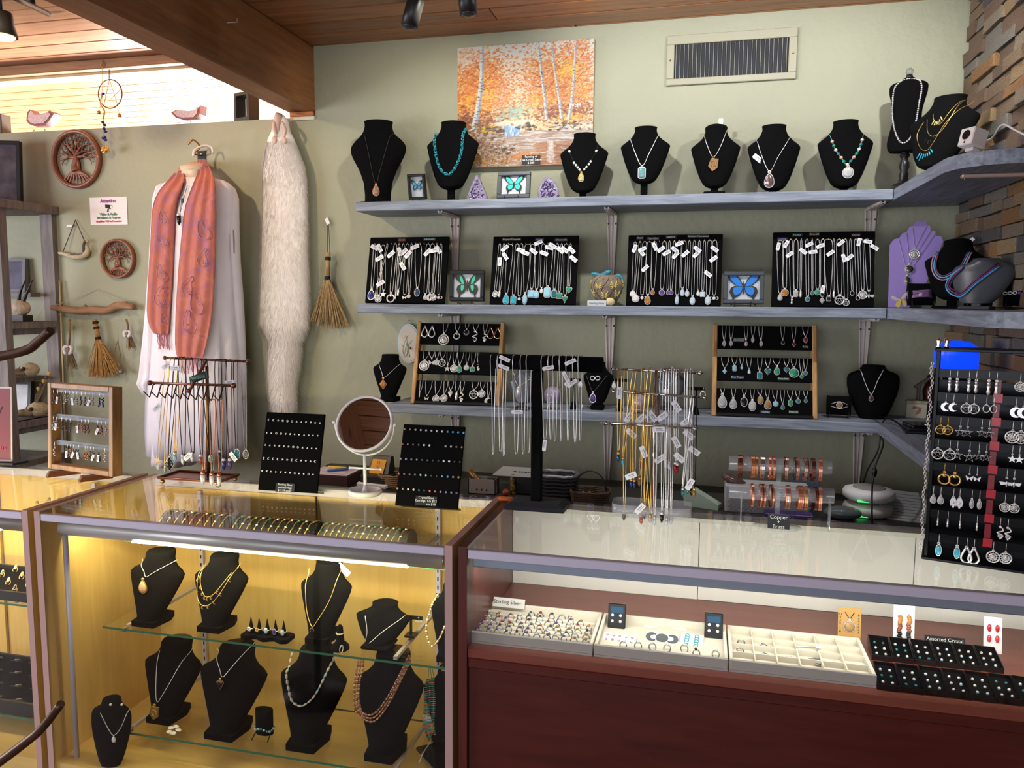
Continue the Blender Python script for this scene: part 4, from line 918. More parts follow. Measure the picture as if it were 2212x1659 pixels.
r1 = [(240, 260, 20, 185, 1010, 'drop', 190, LAPIS, SC+'dark blue teardrop pendant'), (310, 260, 25, 300, 1120, 'disc', 120, None, SC+'openwork disc pendant'), (385, 275, 30, 385, 1040, 'star', 120, None, SC+'starry charm'), (450, 260, 12, 255, 1110, 'moon', 80, AMETH, SC+'small crescent charm'), (590, 260, 26, 515, 1080, 'ring', 170, None, SC+'open ring pendant'), (655, 260, 14, 595, 1080, 'figure', 110, None, SC+'small figure charm'), (725, 260, 18, 645, 1020, 'bar', 120, None, SC+'slim bar charm'), (797, 260, 30, 745, 1110, 'butterfly', 90, None, SC+'winged charm'), (868, 260, 16, 818, 1100, 'circle', 75, ROSE, SC+'tiny pink round pendant'), (985, 260, 48, 962, 990, 'oval', 150, DBLUE, SC+'grey-blue oval pendant'), (1150, 260, 32, 1098, 1100, 'drop', 100, GREYST, SC+'small grey drop'), (1225, 260, 32, 1180, 1085, 'moon', 130, None, SC+'silver crescent pendant'), (1300, 260, 16, 1238, 1100, 'disc', 110, None, SC+'round rosette charm'), (1370, 260, 18, 1325, 1115, 'triple', 90, ROSE, SC+'triple moon pendant')]
necklace_board('leftmost', (788, 654), (960, 656), (800, 513), (780, 495, 7.9), r1, [(240, 260), (315, 258), (450, 256), (520, 258), (590, 256), (655, 256), (727, 254), (797, 254), (868, 254), (940, 254), (1012, 252), (1083, 256), (1155, 254), (1225, 254), (1298, 254), (1370, 256)], [(690, 182, 'Garnet', (226, 90, 80)), (1165, 168, 'Labradorite', (150, 214, 226))])
r2 = [(222, 240, 16, 150, 980, 'disc', 100, None, SC+'scroll disc charm'), (288, 240, 14, 220, 975, 'bar', 115, None, SC+'slim bar charm'), (390, 250, 42, 325, 1020, 'drop', 175, TURQ, SC+'turquoise drop pendant'), (497, 240, 24, 440, 1045, 'rect', 150, TURQ, SC+'turquoise rectangle pendant'), (565, 240, 28, 530, 1060, 'triple', 90, MOON, SC+'triple moon pendant'), (670, 245, 48, 625, 1010, 'long', 190, LARI, SC+'long pale blue pendant'), (745, 250, 40, 725, 945, 'square', 150, LARI, SC+'square sky-blue pendant'), (815, 250, 34, 805, 950, 'drop', 150, LARI, SC+'sky-blue drop pendant'), (918, 240, 30, 885, 930, 'drop', 90, PEARL, SC+'tiny pearl drop'), (1030, 240, 40, 980, 905, 'rect', 180, LARI, SC+'tall blue rectangle pendant'), (1137, 240, 24, 1090, 950, 'rect', 145, TURQD, SC+'green rectangle pendant'), (1207, 240, 16, 1170, 990, 'square', 125, MALA, SC+'green square pendant'), (1280, 240, 30, 1258, 1045, 'tri', 130, MALA, SC+'green three-sided pendant'), (1350, 240, 14, 1325, 895, 'heart', 120, MALA, SC+'green heart pendant')]
necklace_board('second', (1057, 657), (1243, 659), (1066, 511), (1050, 495, 7.373), r2, [(x, 240) for x in (222, 288, 358, 428, 497, 567, 637, 705, 775, 918, 990, 1063, 1135, 1207, 1280, 1350)], [(405, 160, 'Kingman Turquoise', (226, 226, 170)), (850, 162, 'Larimar', (170, 170, 226)), (1195, 168, 'Chrysocolla', (214, 206, 236))])
r3 = [(222, 230, 20, 188, 945, 'circle', 105, PEARL, SC+'round pearl pendant'), (295, 228, 16, 230, 1000, 'circle', 130, PEARL, SC+'framed pearl pendant'), (365, 226, 30, 325, 1010, 'triple', 90, PEARL, SC+'triple moon with pearl'), (438, 228, 36, 410, 1010, 'drop', 155, AMBER, SC+'large golden drop pendant'), (512, 226, 34, 485, 920, 'drop', 100, AMBER, SC+'small golden drop pendant'), (660, 220, 30, 622, 925, 'circle', 100, AMETH, SC+'grey-violet round pendant'), (735, 220, 14, 708, 940, 'oval', 75, AMETH, SC+'dark violet oval pendant'), (808, 218, 16, 760, 940, 'circle', 75, AMETH, SC+'dark violet round pendant'), (883, 216, 28, 848, 1015, 'long', 145, MOON, SC+'long white pendant'), (957, 214, 28, 928, 915, 'drop', 115, MOON, SC+'pale blue drop pendant'), (1033, 214, 16, 1000, 940, 'oval', 105, MOON, SC+'pale blue oval pendant'), (1107, 214, 18, 1078, 1030, 'oval', 135, MOON, SC+'lilac-white oval pendant'), (1182, 212, 14, 1163, 945, 'drop', 85, PEARL, SC+'small cream drop pendant'), (1258, 212, 16, 1230, 950, 'square', 105, MOON, SC+'milky square pendant'), (1335, 208, 32, 1308, 1020, 'oval', 145, MOON, SC+'large milky oval pendant'), (1412, 208, 32, 1400, 1015, 'triple', 90, PEARL, SC+'cream triple moon pendant')]
necklace_board('third', (1352, 660), (1557, 661), (1359, 508), (1340, 490, 6.9125), r3, [(222, 232), (295, 230), (367, 228), (440, 228), (513, 226), (587, 226), (660, 222), (735, 220), (808, 218), (883, 216), (957, 214), (1033, 212), (1107, 212), (1182, 212), (1258, 210), (1335, 208), (1412, 206)], [(293, 165, 'Pearl', (226, 226, 226)), (485, 172, 'Tigers Eye', (200, 200, 200)), (755, 150, 'Sapphire', (236, 236, 230)), (1165, 140, 'Rainbow Moonstone', (220, 226, 220))])
r4 = [(265, 265, 55, 262, 1240, 'drop', 155, GREYST, SC+'clear teardrop pendant'), (350, 255, 35, 350, 1150, 'circle', 160, AMBER, SC+'amber round pendant'), (460, 245, 32, 482, 1300, 'figure', 160, None, SC+'carved figure pendant'), (560, 245, 38, 555, 1175, 'rect', 150, GREYST, SC+'slim grey rectangle pendant'), (658, 245, 14, 645, 1190, 'bar', 145, None, SC+'slim bar charm'), (763, 245, 26, 775, 1295, 'circle', 115, TURQD, SC+'round teal pendant'), (862, 245, 12, 865, 1180, 'drop', 105, TURQD, SC+'small teal drop'), (962, 240, 34, 962, 1160, 'circle', 125, MALA, SC+'round green pendant'), (1062, 240, 36, 1050, 1300, 'dia', 150, GREYST, SC+'openwork diamond pendant'), (1165, 240, 72, 1172, 1290, 'square', 115, ONYX, SC+'square dark pendant'), (1267, 240, 14, 1265, 1200, 'bar', 140, None, SC+'crystal bar charm'), (1370, 240, 48, 1378, 1270, 'pentacle', 190, None, SC+'large pentacle pendant'), (1480, 240, 34, 1497, 1350, 'pentacle', 130, None, SC+'small pentacle pendant'), (1577, 235, 16, 1612, 1190, 'hoop', 100, None, SC+'small loop charm'), (1680, 235, 26, 1718, 1275, 'hoop', 105, None, SC+'dark ring charm'), (1785, 235, 26, 1810, 1185, 'disc', 170, None, SC+'large tree disc pendant'), (1890, 235, 42, 1925, 1190, 'beedrop', 200, None, SC+'leafy dragonfly pendant')]
necklace_board('rightmost', (1666, 662), (1888, 663), (1670, 502), (1655, 490, 8.675), r4, [(x, 240) for x in (460, 560, 658, 763, 862, 962, 1062, 1165, 1267, 1370, 1480, 1577, 1678, 1785, 1888)], [(305, 225, 'Citrine', (150, 140, 226)), (585, 150, 'Peridot', (150, 226, 214)), (905, 135, 'Emerald', (214, 226, 160)), (1685, 150, 'Garnet', (226, 180, 190))])
# framed butterflies
butterfly_frame('black frame with a green-banded swallowtail between the first two necklace boards', (970, 650), (1044, 651), (972, 584), (60, 206, 170), dark=(34, 40, 26), y=-.16, inset=.13, band=True, bs=.065, tailc=(96, 156, 214))
butterfly_frame('slate frame with a bright blue swallowtail between the third and rightmost boards', (1562, 655), (1650, 656), (1565, 586), (32, 128, 226), dark=(22, 22, 24), y=-.16, inset=.13, fm=mat('slate_frame', (70, 74, 80), .4), bs=.072)
# carved vase with butterflies and turquoise birds
ZM = 1.558
p = at(1311, 648, y=-.13); mpp = (at(1312, 620, y=-.13)-at(1311, 620, y=-.13)).x; rv = 35*mpp; hv = 66*mpp
vs = thing('carved_vase', 'round tan vase carved with yellow butterflies and vines, turquoise bird rim', 'vase', (p.x, -.13, ZM))
vp = [(.42, 0), (.46, .02), (.78, .28), (.98, .58), (1.0, .72), (.90, .88), (.66, .97), (.5, 1.0), (.46, .98), (.40, .90)]
part('body', MB().lathe([(a*rv, b_*hv) for a, b_ in vp], 28), mat('tan_clay', (150, 132, 112), .7, noise=(40, (120, 104, 88), .2)), vs)
def vase_pt(ang, zf, off=.0008):
 r_ = float(np.interp(zf, [q[1] for q in vp[:8]], [q[0] for q in vp[:8]]))*rv+off; return Vector((r_*math.sin(ang), -r_*math.cos(ang), zf*hv))
for k, (a0, z0_) in enumerate(((-.45, .60), (.55, .64), (-.05, .30), (.9, .35), (-1.1, .38), (1.5, .7), (-1.6, .7))):
 mb = MB()
 for q in (-1, 1):
  for (du, dz, s1) in ((.26, .16, 1), (.30, .06, .9), (.26, -.03, .7), (.20, -.10, .6)):
   a, b_ = vase_pt(a0, z0_, .0015), vase_pt(a0+q*du*.9, z0_+dz, .001); mid = vase_pt(a0+q*du*.5, z0_+dz*.5, .0018)
   mb.tube([a, mid, b_], [.0008, .0035*s1, .0012], 5)
 part('butterfly_relief', mb, mat('yellow_glaze', (206, 190, 104), .45), vs)
for k in range(5):
 a0 = -1.2+k*.6; pts = [vase_pt(a0+.25*math.sin(z_*6+k), z_, .0005) for z_ in np.linspace(.1, .95, 12)]
 part('vine', MB().tube(pts, .0012, 5), mat('dark_vine', (66, 54, 46), .7), vs)
lf = MB()
for k in range(60):
 a0 = random.uniform(-1.7, 1.7); z_ = random.uniform(.12, .9); c_ = vase_pt(a0, z_, .0006); lf.ell(c_, .0028, .001, .0016, 6, 4)
o = part('leaf_relief', lf, mat('leaf_glaze', (112, 96, 82), .7), vs); o['kind'] = 'stuff'
tq = mat('turquoise_glaze', (66, 150, 170), .35, noise=(120, (50, 110, 130), .2))
part('bird', MB().tube(bez([(-rv*1.0, -.012, hv*1.04), (-rv*.75, -.014, hv*1.03), (-rv*.35, -.012, hv*.98), (rv*.05, -.010, hv*1.08), (rv*.22, -.008, hv*1.14)], 14), [.002, .004, .006, .007, .008, .008, .008, .009, .010, .011, .011, .010, .008, .006, .003], 8), tq, vs)
part('bird', MB().tube(bez([(rv*.45, -.004, hv*.99), (rv*.75, -.006, hv*.96), (rv*.95, -.008, hv*.82), (rv*1.0, -.010, hv*.66)], 12), [.003, .006, .008, .009, .009, .008, .008, .007, .006, .005, .004, .003, .002], 8), tq, vs)
p = at(1289, 661, y=-.215); t = mthing('name_card', 'small white card reading Sterling Silver below the carved vase', 'sign', Matrix.Translation((p.x, -.215, ZM)))
part('card', MB().b(-.037, .037, 0, .002, 0, .021), mat('card_white', (206, 210, 206), .6), t); text('Sterling Silver', .011, mat('card_grey', (140, 146, 150), .6), t, (0, -.0006, .0105))
p = at(1318, 661, y=-.205); solo('shell_nugget', MB().ell((0, 0, .016), .018, .014, .016, 12, 8).ell((-.004, -.010, .014), .008, .006, .010, 8, 6), mat('shell_yellow', (206, 178, 120), .5, noise=(70, (232, 214, 170), .2)), 'small round yellowish shell nugget beside the Sterling Silver card', 'shell', (p.x, -.205, ZM))
Mx, W, H = frame_from((1919, 664), (1963, 664), (1922, 530), y=-.20); Wf = W*2.55
t = mthing('necklace_stand', 'lavender stepped-edge card bust holding three silver necklaces', 'jewelry bust', Mx)
out = []
def LV(X, Y): return on(Mx, 1880+X/6.663, 460+Y/6.663)
for X, Y in ((258, 1358), (555, 1362), (800, 1020), (1050, 412), (1020, 335), (948, 330), (935, 262), (868, 255), (858, 180), (815, 172), (797, 108), (655, 120), (612, 188), (568, 195), (520, 280), (465, 290), (410, 365), (345, 375), (282, 455)):
 out.append(LV(X, Y))
part('panel', MB().prism(out, 0, .004), mat('lavender_card', (160, 136, 206), .7), t)
part('rear_strut', MB().add([(Wf*.35, .005, H*.6), (Wf*.45, .005, H*.6), (Wf*.45, .06, .01), (Wf*.35, .06, .01), (Wf*.35, .008, H*.6), (Wf*.45, .008, H*.6), (Wf*.45, .063, .01), (Wf*.35, .063, .01)], [(0, 1, 2, 3), (7, 6, 5, 4), (0, 4, 5, 1), (1, 5, 6, 2), (2, 6, 7, 3), (3, 7, 4, 0)]), mat('lavender_card', (160, 136, 206), .7), t)
for lab, a, b_, c_, kind, sz in (('uppermost silver rosette necklace on the lavender stand', (605, 215), (635, 515), (805, 195), 'disc', 150), ('middle silver orb necklace on the lavender stand', (518, 290), (560, 730), (868, 262), 'circle', 150), ('lowest silver knot necklace on the lavender stand', (408, 380), (530, 890), (940, 285), 'oval', 145)):
 n_ = mthing('pendant_necklace', lab, 'necklace', Mx, 'necklaces on the lavender stand'); P3 = [LV(*q) for q in (a, b_, c_)]
 part('chain', MB().tube([(P3[0][0], -.002, P3[0][1]), (P3[1][0], -.002, P3[1][1]), (P3[2][0], -.002, P3[2][1])], .0008, 4), SILVER, n_)
 mb = MB(); pend(mb, kind, P3[1][0], P3[1][1], sz*.000245, -.002); part('pendant', mb, [SILVER, mat('tarnished', (140, 128, 124), .25, .9)], n_)
t = mthing('butterfly_pin', 'small yellow and white butterfly pin before the lavender stand', 'brooch', Matrix.Translation((at(1944, 655, y=-.225).x, -.225, ZM+.028)) @ Matrix.Rotation(R(-15), 4, 'Y'))
for q in (-1, 1):
 part('wing', MB().prism([(0, .002), (q*.012, .016), (q*.026, .024), (q*.028, .015), (q*.014, .002)][::q], -.002, 0).prism([(0, 0), (q*.012, -.001), (q*.020, -.016), (q*.010, -.026), (q*.002, -.014)][::q], -.002, 0, 1), [mat('pale_wing', (206, 196, 186), .4), mat('yellow_wing', (222, 200, 96), .4)], t)
part('body', MB().ell((0, -.003, -.004), .0025, .0025, .013, 8, 6), GOLD, t)
p = at(2058, 660, y=-.33); bb = Bust('necklace_bust', 'black velvet bust wearing a pink, turquoise and plum strand, middle shelf corner', (p.x, -.33, ZM), at(2050, 522, y=-.33).z-ZM, .098, 'v', R(-28), 'post', sh=.12, lean=.22, dep=.45, dome=.012)
for k, (lab, col, off) in enumerate((('pink bead strand, outermost on the corner velvet bust', mat('pink_cord', (190, 130, 160), .4), 0), ('turquoise bead strand, between two others on the corner velvet bust', mat('turq_cord', (70, 170, 196), .4), 5), ('plum bead strand, innermost on the corner velvet bust', mat('plum_cord', (110, 50, 90), .4), 9))):
 necklace(bb, lab, [(2024+off*.6, 545), (2013+off, 575), (2020+off, 596-off*.4), (2036+off*.5, 605-off), (2055, 598-off), (2084-off, 575), (2100-off, 545)], col, .0026, group='strands on the corner velvet bust')
solo('price_card', MB().b(-.014, .014, -.0006, 0, -.006, .006), PAPER, 'small white price tag at the neck of the corner velvet bust', 'tag', at(2096, 521, y=-.34), (0, R(-45), 0))
p = at(2118, 650, y=-.62); bg = Bust('necklace_bust', 'glossy charcoal leatherette bust by the stone wall, wearing blue and plum strands', (p.x, -.62, ZM), at(2118, 557, y=-.62).z-ZM, .085, 'wide', R(-30), 'post', sh=.12, lean=.62, dep=.4, m=mat('charcoal_leatherette', (70, 74, 80), .32), group='necklace busts')
for k, (lab, col, off) in enumerate((('bright blue strand, outermost on the glossy charcoal bust', mat('sky_cord', (70, 166, 214), .4), 0), ('plum strand, middle one on the glossy charcoal bust', mat('plum_cord2', (130, 60, 110), .4), 4), ('dark violet strand, innermost on the glossy charcoal bust', mat('violet_cord', (74, 40, 84), .4), 8))):
 necklace(bg, lab, [(2082, 575+off*.3), (2052+off, 600), (2044+off, 620), (2056+off, 636-off), (2078, 640-off), (2110, 612-off), (2160-off*.5, 575-off*.8)], col, .0024, group='strands on the glossy charcoal bust')
def bracelet_pillow(lab, cx, cy, Y, z, w, h, yaw, deco):
 t = thing('bracelet_pillow', lab, 'bracelet display', (at(cx, cy, y=Y).x, Y, z), (R(-14), 0, yaw), 'black velvet bracelet pillows')
 rings = []
 for k in range(9):
  u = -1+2*k/8; s_ = 1-.10*abs(u)**4*0+.06*abs(u)**3; rings.append([(u*w/2, (.022*math.cos(a))*(1-.25*u*u)*1., .012+h/2+(h/2)*s_*math.sin(a)) for a in [2*math.pi*j/14 for j in range(14)]])
 part('pillow', MB().loft(rings), VELVET, t)
 for q in (-.8, .8):
  part('stand_leg', MB().tube([(q*w/2, -.03, .004), (q*w/2, -.026, .022), (q*w/2, -.015, .008), (q*w/2, .03, .004)], .0018, 5), BLACK, t)
 return t
p1 = bracelet_pillow('black pillow with a purple wrapped-cord bracelet, before the lavender stand', 1990, 664, -.245, ZM, .088, .078, R(0), 0)
t = thing('bracelet', 'purple many-strand cord bracelet on the pillow by the lavender stand', 'bracelet', p1.location, p1.rotation_euler)
for k in range(8): part('cord', MB().tube([(-.046, -.006, .034+k*.0038), (-.02, -.026, .034+k*.0034+random.uniform(-.002, .002)), (.015, -.027, .036+k*.0034), (.046, -.006, .036+k*.0038)], .0019, 5), mat('purple_cord%d' % (k % 2), [(128, 92, 140), (150, 112, 160)][k % 2], .5), t)
part('charm', MB().ell((-.008, -.030, .042), .008, .003, .006, 10, 6), mat('rosy_shell', (196, 160, 156), .3), t)
p2 = bracelet_pillow('black pillow with a purple and silver bead bracelet, by the charcoal bust', 2112, 667, -.60, ZM, .075, .072, R(-12), 0)
t = thing('bracelet', 'purple stone and silver bead bracelet on the pillow by the charcoal bust', 'bracelet', p2.location, p2.rotation_euler)
for k in range(11):
 u = -1+k/5; part('bead', MB().ell((u*.036, -.0225*(1-.3*u*u)-.002, .044), .0042, .0035, .0035 if k % 3 else .0042, 8, 6), [SILVER, AMETH, mat('cream_bead', (222, 206, 180), .4)][k % 3], t)
p3 = bracelet_pillow('black pillow with a silver link bracelet at the right edge, middle shelf', 2200, 668, -.66, ZM, .08, .072, R(-18), 0)
t = thing('bracelet', 'silver link bracelet with violet stone at the right edge of the middle shelf', 'bracelet', p3.location, p3.rotation_euler)
for k in range(7): u = -1+k/3; part('link', MB().ring((u*.036, -.0235*(1-.3*u*u)-.001, .046), .0055, .0013, 12, 5, sz=.75) if k != 3 else MB().ell((0, -.026, .046), .006, .003, .005, 10, 6), SILVER if k != 3 else AMETH, t)
# lower shelf
ZL = 1.142
def at_shelf(px, py): return at(px, py, z=ZL)
L1p = at(842, 868, z=ZL)
def bust_on(name, label, cx, ytop, ybase, wpx, zs, **k):
 p = at(cx, ybase, z=zs); q = at(cx+1, ybase, z=zs); mpp = (at(cx+1, ybase, y=p.y)-p).x; H = at(cx, ytop, y=p.y+k.pop('yoff', .02)).z-zs
 return Bust(name, label, (p.x, p.y, zs), H, wpx*mpp/2, **k)
l1 = bust_on('necklace_bust', 'small black velvet bust with amber pendant at the left end of the lower shelf', 842, 765, 866, 72, ZL, prof='lean', stand='foot', sh=.06, lean=.14, dep=.32)
necklace(l1, 'silver chain with a rose-gold and amber kite pendant on the small left bust', [(819, 784), (824, 802), (829, 815), (842, 806), (867, 785)], SILVER, .0009, 'dia', .052, (mat('rose_gold', (206, 160, 130), .25, 1.), AMBER))
# oval plaque hung on the wall
p = at(884, 742, y=-.012); mpp = (at(885, 742, y=0)-at(884, 742, y=0)).x
t = thing('oval_plaque', 'oval pale-blue rimmed embroidery plaque on the wall behind the wooden rack', 'wall decoration', (p.x, -.004, p.z))
part('rim', MB().prism(circ(0, 0, 1, 36, 24*mpp, 40*mpp), -.014, 0), mat('pale_blue_rim', (176, 194, 204), .4), t)
part('panel', MB().prism(circ(0, 0, 1, 36, 21*mpp, 36.5*mpp), -.0155, -.014), mat('cream_cloth', (206, 196, 180), .8), t)
part('hanger', MB().ring((0, -.008, 43*mpp), 4*mpp, .0012, 14, 5), BRASS, t)
mb = MB()
for k in range(16):
 x = random.uniform(-.03, .01); pts = [(x, -.016, -.058), (x+random.uniform(-.012, .012), -.016, -.03+random.uniform(-.01, .02)), (x+random.uniform(-.02, .02), -.016, random.uniform(-.01, .04))]
 if all((a/(21*mpp))**2+(c/(36.5*mpp))**2 < .8 for a, _, c in pts): mb.tube(bez(pts, 8), .0007, 4)
part('stitched_stems', mb, mat('sage_thread', (130, 146, 130), .8), t)['kind'] = 'stuff'
for x, z, c in ((-.012, .030, (206, 160, 120)), (.006, -.020, (206, 110, 70)), (.012, -.022, (214, 140, 60))): part('stitched_flower', MB().prism([(x+a*.008, z+b_*.008) for a, b_ in o_star(6, .6)], -.0165, -.0155), mat('thread_%d' % c[1], c, .8), t)
OLIVEW = wood('olive_wood', (150, 106, 62), (206, 160, 104), 2, 9., .5, stretch=6)
def rack(which, labr, bl, br, tl, cv, bands, cards, pw):
 ox, oy, sc = cv; Mx, W, H = frame_from(bl, br, tl, z=ZL, lean=18)
 t = mthing('pendant_rack', labr, 'display rack', Mx, 'wooden pendant racks')
 for a in (0, W-.017): part('side_rail', MB().b(a, a+.017, -.008, .032, 0, H, c=.003), OLIVEW, t)
 for q in (.10, W-.02):
  pass
 part('rear_leg', MB().add([(.004, .03, H*.98), (.013, .03, H*.98), (.013, .105, .03), (.004, .105, .03), (.004, .045, H*.98), (.013, .045, H*.98), (.013, .12, .03), (.004, .12, .03)], [(0, 1, 2, 3), (7, 6, 5, 4), (0, 4, 5, 1), (1, 5, 6, 2), (2, 6, 7, 3), (3, 7, 4, 0)]), OLIVEW, t)
 part('rear_leg', MB().add([(W-.013, .03, H*.98), (W-.004, .03, H*.98), (W-.004, .105, .03), (W-.013, .105, .03), (W-.013, .045, H*.98), (W-.004, .045, H*.98), (W-.004, .12, .03), (W-.013, .12, .03)], [(0, 1, 2, 3), (7, 6, 5, 4), (0, 4, 5, 1), (1, 5, 6, 2), (2, 6, 7, 3), (3, 7, 4, 0)]), OLIVEW, t)
 def L(X, Y, yl=-.002): return on(Mx, ox+X/sc, oy+Y/sc, yl)
 mpp = (L(900, 700)[0]-L(800, 700)[0])/100
 for bi, (X, y0, y1, items) in enumerate(bands):
  za, zb = L(X, y1)[1], L(X, y0)[1]; bname = ['top', 'middle', 'bottom'][bi]
  part('velvet_bar', MB().b(.017, W-.017, -.001, .010, za, zb, c=.002), VELVET, t)
  for i, (X0, Xp, Yp, Xw, kind, sz, sm, desc) in enumerate(items):
   x, z = L(Xp, Yp); xt, _ = L(X0, y0); zt = zb-.002; hw = Xw*mpp
   n_ = mthing('pendant', f'{desc}, {ORD[i]} on the {bname} bar of the {which} wooden rack', 'pendant', Mx, f'pendants on the {which} wooden rack')
   if kind == 'pair':
    for q in (-1, 1): mb = MB(); pend(mb, 'tearloop', x+q*hw*.55, z, sz*mpp, -.002); part('drop_hoop', mb, [sm or SILVER, SILVER], n_)
    continue
   P_ = [(xt-hw, -.002, zt), (xt-hw*.8, -.003, zt*.5+z*.5), (x, -.003, z), (xt+hw*.8, -.003, zt*.5+z*.5), (xt+hw, -.002, zt)]
   part('chain', MB().tube(bez(P_, 14), .0011, 4), SILVER, n_)
   mb = MB(); pend(mb, kind, x, z, sz*mpp, -.002); part('charm', mb, [SILVER, sm or SILVER], n_)
 for X, Y, body, col, sz in cards:
  x, z = L(X, Y); w = len(body)*.0042+.006
  c = part('name_strip', MB().b(-w/2, w/2, -.002, -.001, -.006, .006), mat('dark_strip', (34, 36, 44), .5), t, (x, 0, z))
  text(body, sz, mat('chalk_%d_%d_%d' % col, col, .7), c, (0, -.0024, 0), thick=.0002)
 part('front_lip', MB().b(.017, W-.017, -.010, .010, 0, .012, c=.002), BLACK, t)
 return t
ch = 'silver '
rack('left', 'wooden rack with three black velvet bars of pendants, left end of lower shelf', (887, 872), (1079, 878), (908, 695), (800, 690, 7.135),
     [(1400, 60, 390, [(905, 905, 105, 100, 'pair', 170, None, 'silver teardrop hoop earrings'), (1165, 1140, 215, 35, 'disc', 175, mat('coin', (130, 110, 90), .5, .6), 'round woven-pattern pendant'), (1350, 1340, 185, 38, 'ring', 130, None, ch+'open ring pendant'), (1495, 1485, 150, 28, 'circle', 95, ONYX, 'tiny round pendant'), (1630, 1618, 175, 40, 'scroll', 175, ONYX, 'scroll pendant with dark stone'), (1778, 1765, 215, 30, 'scroll', 135, None, ch+'knot pendant'), (1918, 1918, 120, 95, 'pair', 175, mat('rose_gold', (206, 160, 130), .25, 1.), 'rose-gold teardrop hoop earrings')]),
      (1300, 495, 845, [(860, 840, 625, 45, 'disc', 160, None, ch+'large disc pendant'), (950, 950, 600, 38, 'butterfly', 110, None, ch+'butterfly pendant'), (1030, 1025, 610, 32, 'circle', 95, GREYST, 'small round grey pendant'), (1120, 1110, 605, 38, 'pentacle', 120, None, ch+'circle emblem pendant'), (1215, 1192, 695, 30, 'star', 115, None, ch+'star medallion pendant'), (1310, 1295, 690, 32, 'disc', 120, None, ch+'woven disc pendant'), (1395, 1378, 690, 45, 'drop', 130, MALA, 'leaf pendant with green stone'), (1505, 1485, 690, 28, 'circle', 95, GREYST, 'grey round pendant'), (1598, 1578, 715, 32, 'circle', 95, MALA, 'round green pendant'), (1668, 1668, 690, 10, 'scroll', 100, None, ch+'slim knot pendant')]),
      (1200, 945, 1340, [(790, 762, 1130, 22, 'figure', 70, None, 'tiny figure charm'), (905, 870, 1175, 50, 'butterfly', 75, None, 'tiny winged charm'), (1050, 1018, 1160, 50, 'disc', 110, None, 'round emblem pendant'), (1168, 1140, 1150, 30, 'disc', 115, None, 'round scroll pendant'), (1248, 1238, 1090, 38, 'tri', 110, None, ch+'triangle pendant'), (1350, 1335, 1120, 38, 'bar', 130, None, ch+'cross-shaped charm'), (1425, 1405, 1130, 30, 'scroll', 140, None, ch+'looped charm'), (1620, 1600, 1080, 50, 'pentacle', 140, None, ch+'dragon disc pendant'), (1735, 1722, 1080, 35, 'disc', 115, None, ch+'woven medallion'), (1838, 1820, 1190, 30, 'moon', 125, None, ch+'crescent moon pendant')])],
     [], 0)
rack('right', 'wooden rack with three black velvet bars of pendants, right half of lower shelf', (1537, 898), (1766, 906), (1541, 700), (1525, 690, 7.373),
     [(900, 100, 475, [(290, 290, 330, 32, 'hamsa', 115, COPPER, 'copper hand pendant'), (405, 398, 330, 32, 'hamsa', 110, None, ch+'hand pendant'), (640, 640, 345, 30, 'oval', 90, ROSE, 'small rosy oval pendant'), (750, 745, 275, 32, 'hamsa', 105, COPPER, 'larger copper hand pendant'), (872, 878, 335, 32, 'hamsa', 110, COPPER, 'copper palm pendant'), (1222, 1225, 320, 30, 'drop', 95, ONYX, 'small dark drop pendant'), (1400, 1402, 345, 34, 'dia', 105, GARN, 'gold and garnet diamond pendant'), (1585, 1585, 270, 45, 'oval', 115, GARN, 'red ruby oval pendant')]),
      (900, 605, 985, [(305, 298, 770, 60, 'dia', 110, TOPAZ, 'silver diamond with blue topaz'), (455, 455, 720, 42, 'rect', 115, TOPAZ, 'slim blue bar pendant'), (568, 570, 730, 30, 'drop', 70, TOPAZ, 'tiny blue drop pendant'), (685, 688, 790, 38, 'drop', 85, MOON, 'tiny white drop pendant'), (858, 855, 825, 38, 'rect', 140, TURQD, 'tall teal rectangle pendant'), (985, 985, 760, 42, 'heart', 130, TURQD, 'teal heart pendant'), (1125, 1130, 735, 60, 'drop', 165, MALA, 'dark green drop pendant'), (1283, 1283, 745, 42, 'heart', 110, TURQD, 'small teal heart pendant'), (1400, 1400, 760, 45, 'circle', 180, MALA, 'large round green pendant'), (1520, 1525, 870, 30, 'circle', 75, MALA, 'tiny green drop pendant'), (1585, 1583, 810, 30, 'circle', 85, TURQD, 'round pale teal pendant')]),
      (900, 1110, 1545, [(265, 262, 1180, 30, 'drop', 250, GREYST, 'long grey agate drop pendant'), (440, 435, 1240, 32, 'drop', 200, GREYST, 'brown-grey agate drop pendant'), (612, 608, 1215, 32, 'oval', 190, ONYX, 'dark banded oval pendant'), (738, 738, 1275, 32, 'oval', 200, GREYST, 'large pale oval pendant'), (858, 868, 1205, 34, 'oval', 160, PIET, 'green-pink oval pendant'), (978, 985, 1255, 32, 'drop', 190, PIET, 'olive picture-stone drop'), (1100, 1110, 1290, 38, 'circle', 105, TOPAZ, 'pale blue round pendant'), (1218, 1222, 1340, 32, 'drop', 105, TURQD, 'grey-green drop pendant'), (1340, 1345, 1260, 42, 'oval', 135, MALA, 'slim green oval pendant'), (1460, 1468, 1255, 32, 'circle', 90, TURQD, 'tiny teal round pendant'), (1587, 1588, 1240, 32, 'drop', 95, TURQD, 'tiny teal drop pendant')])],
     [(525, 315, 'EXQUISITE', (200, 200, 200), .008), (525, 338, 'DIAMONDS', (200, 200, 200), .008), (1585, 435, 'Ruby', (200, 200, 190), .010), (500, 920, 'Blue Topaz', (150, 190, 226), .010), (1235, 945, 'Malachite', (190, 226, 200), .010), (945, 1475, 'Unakite', (190, 226, 236), .010), (1395, 1475, 'Emerald', (190, 236, 200), .010)], 0)
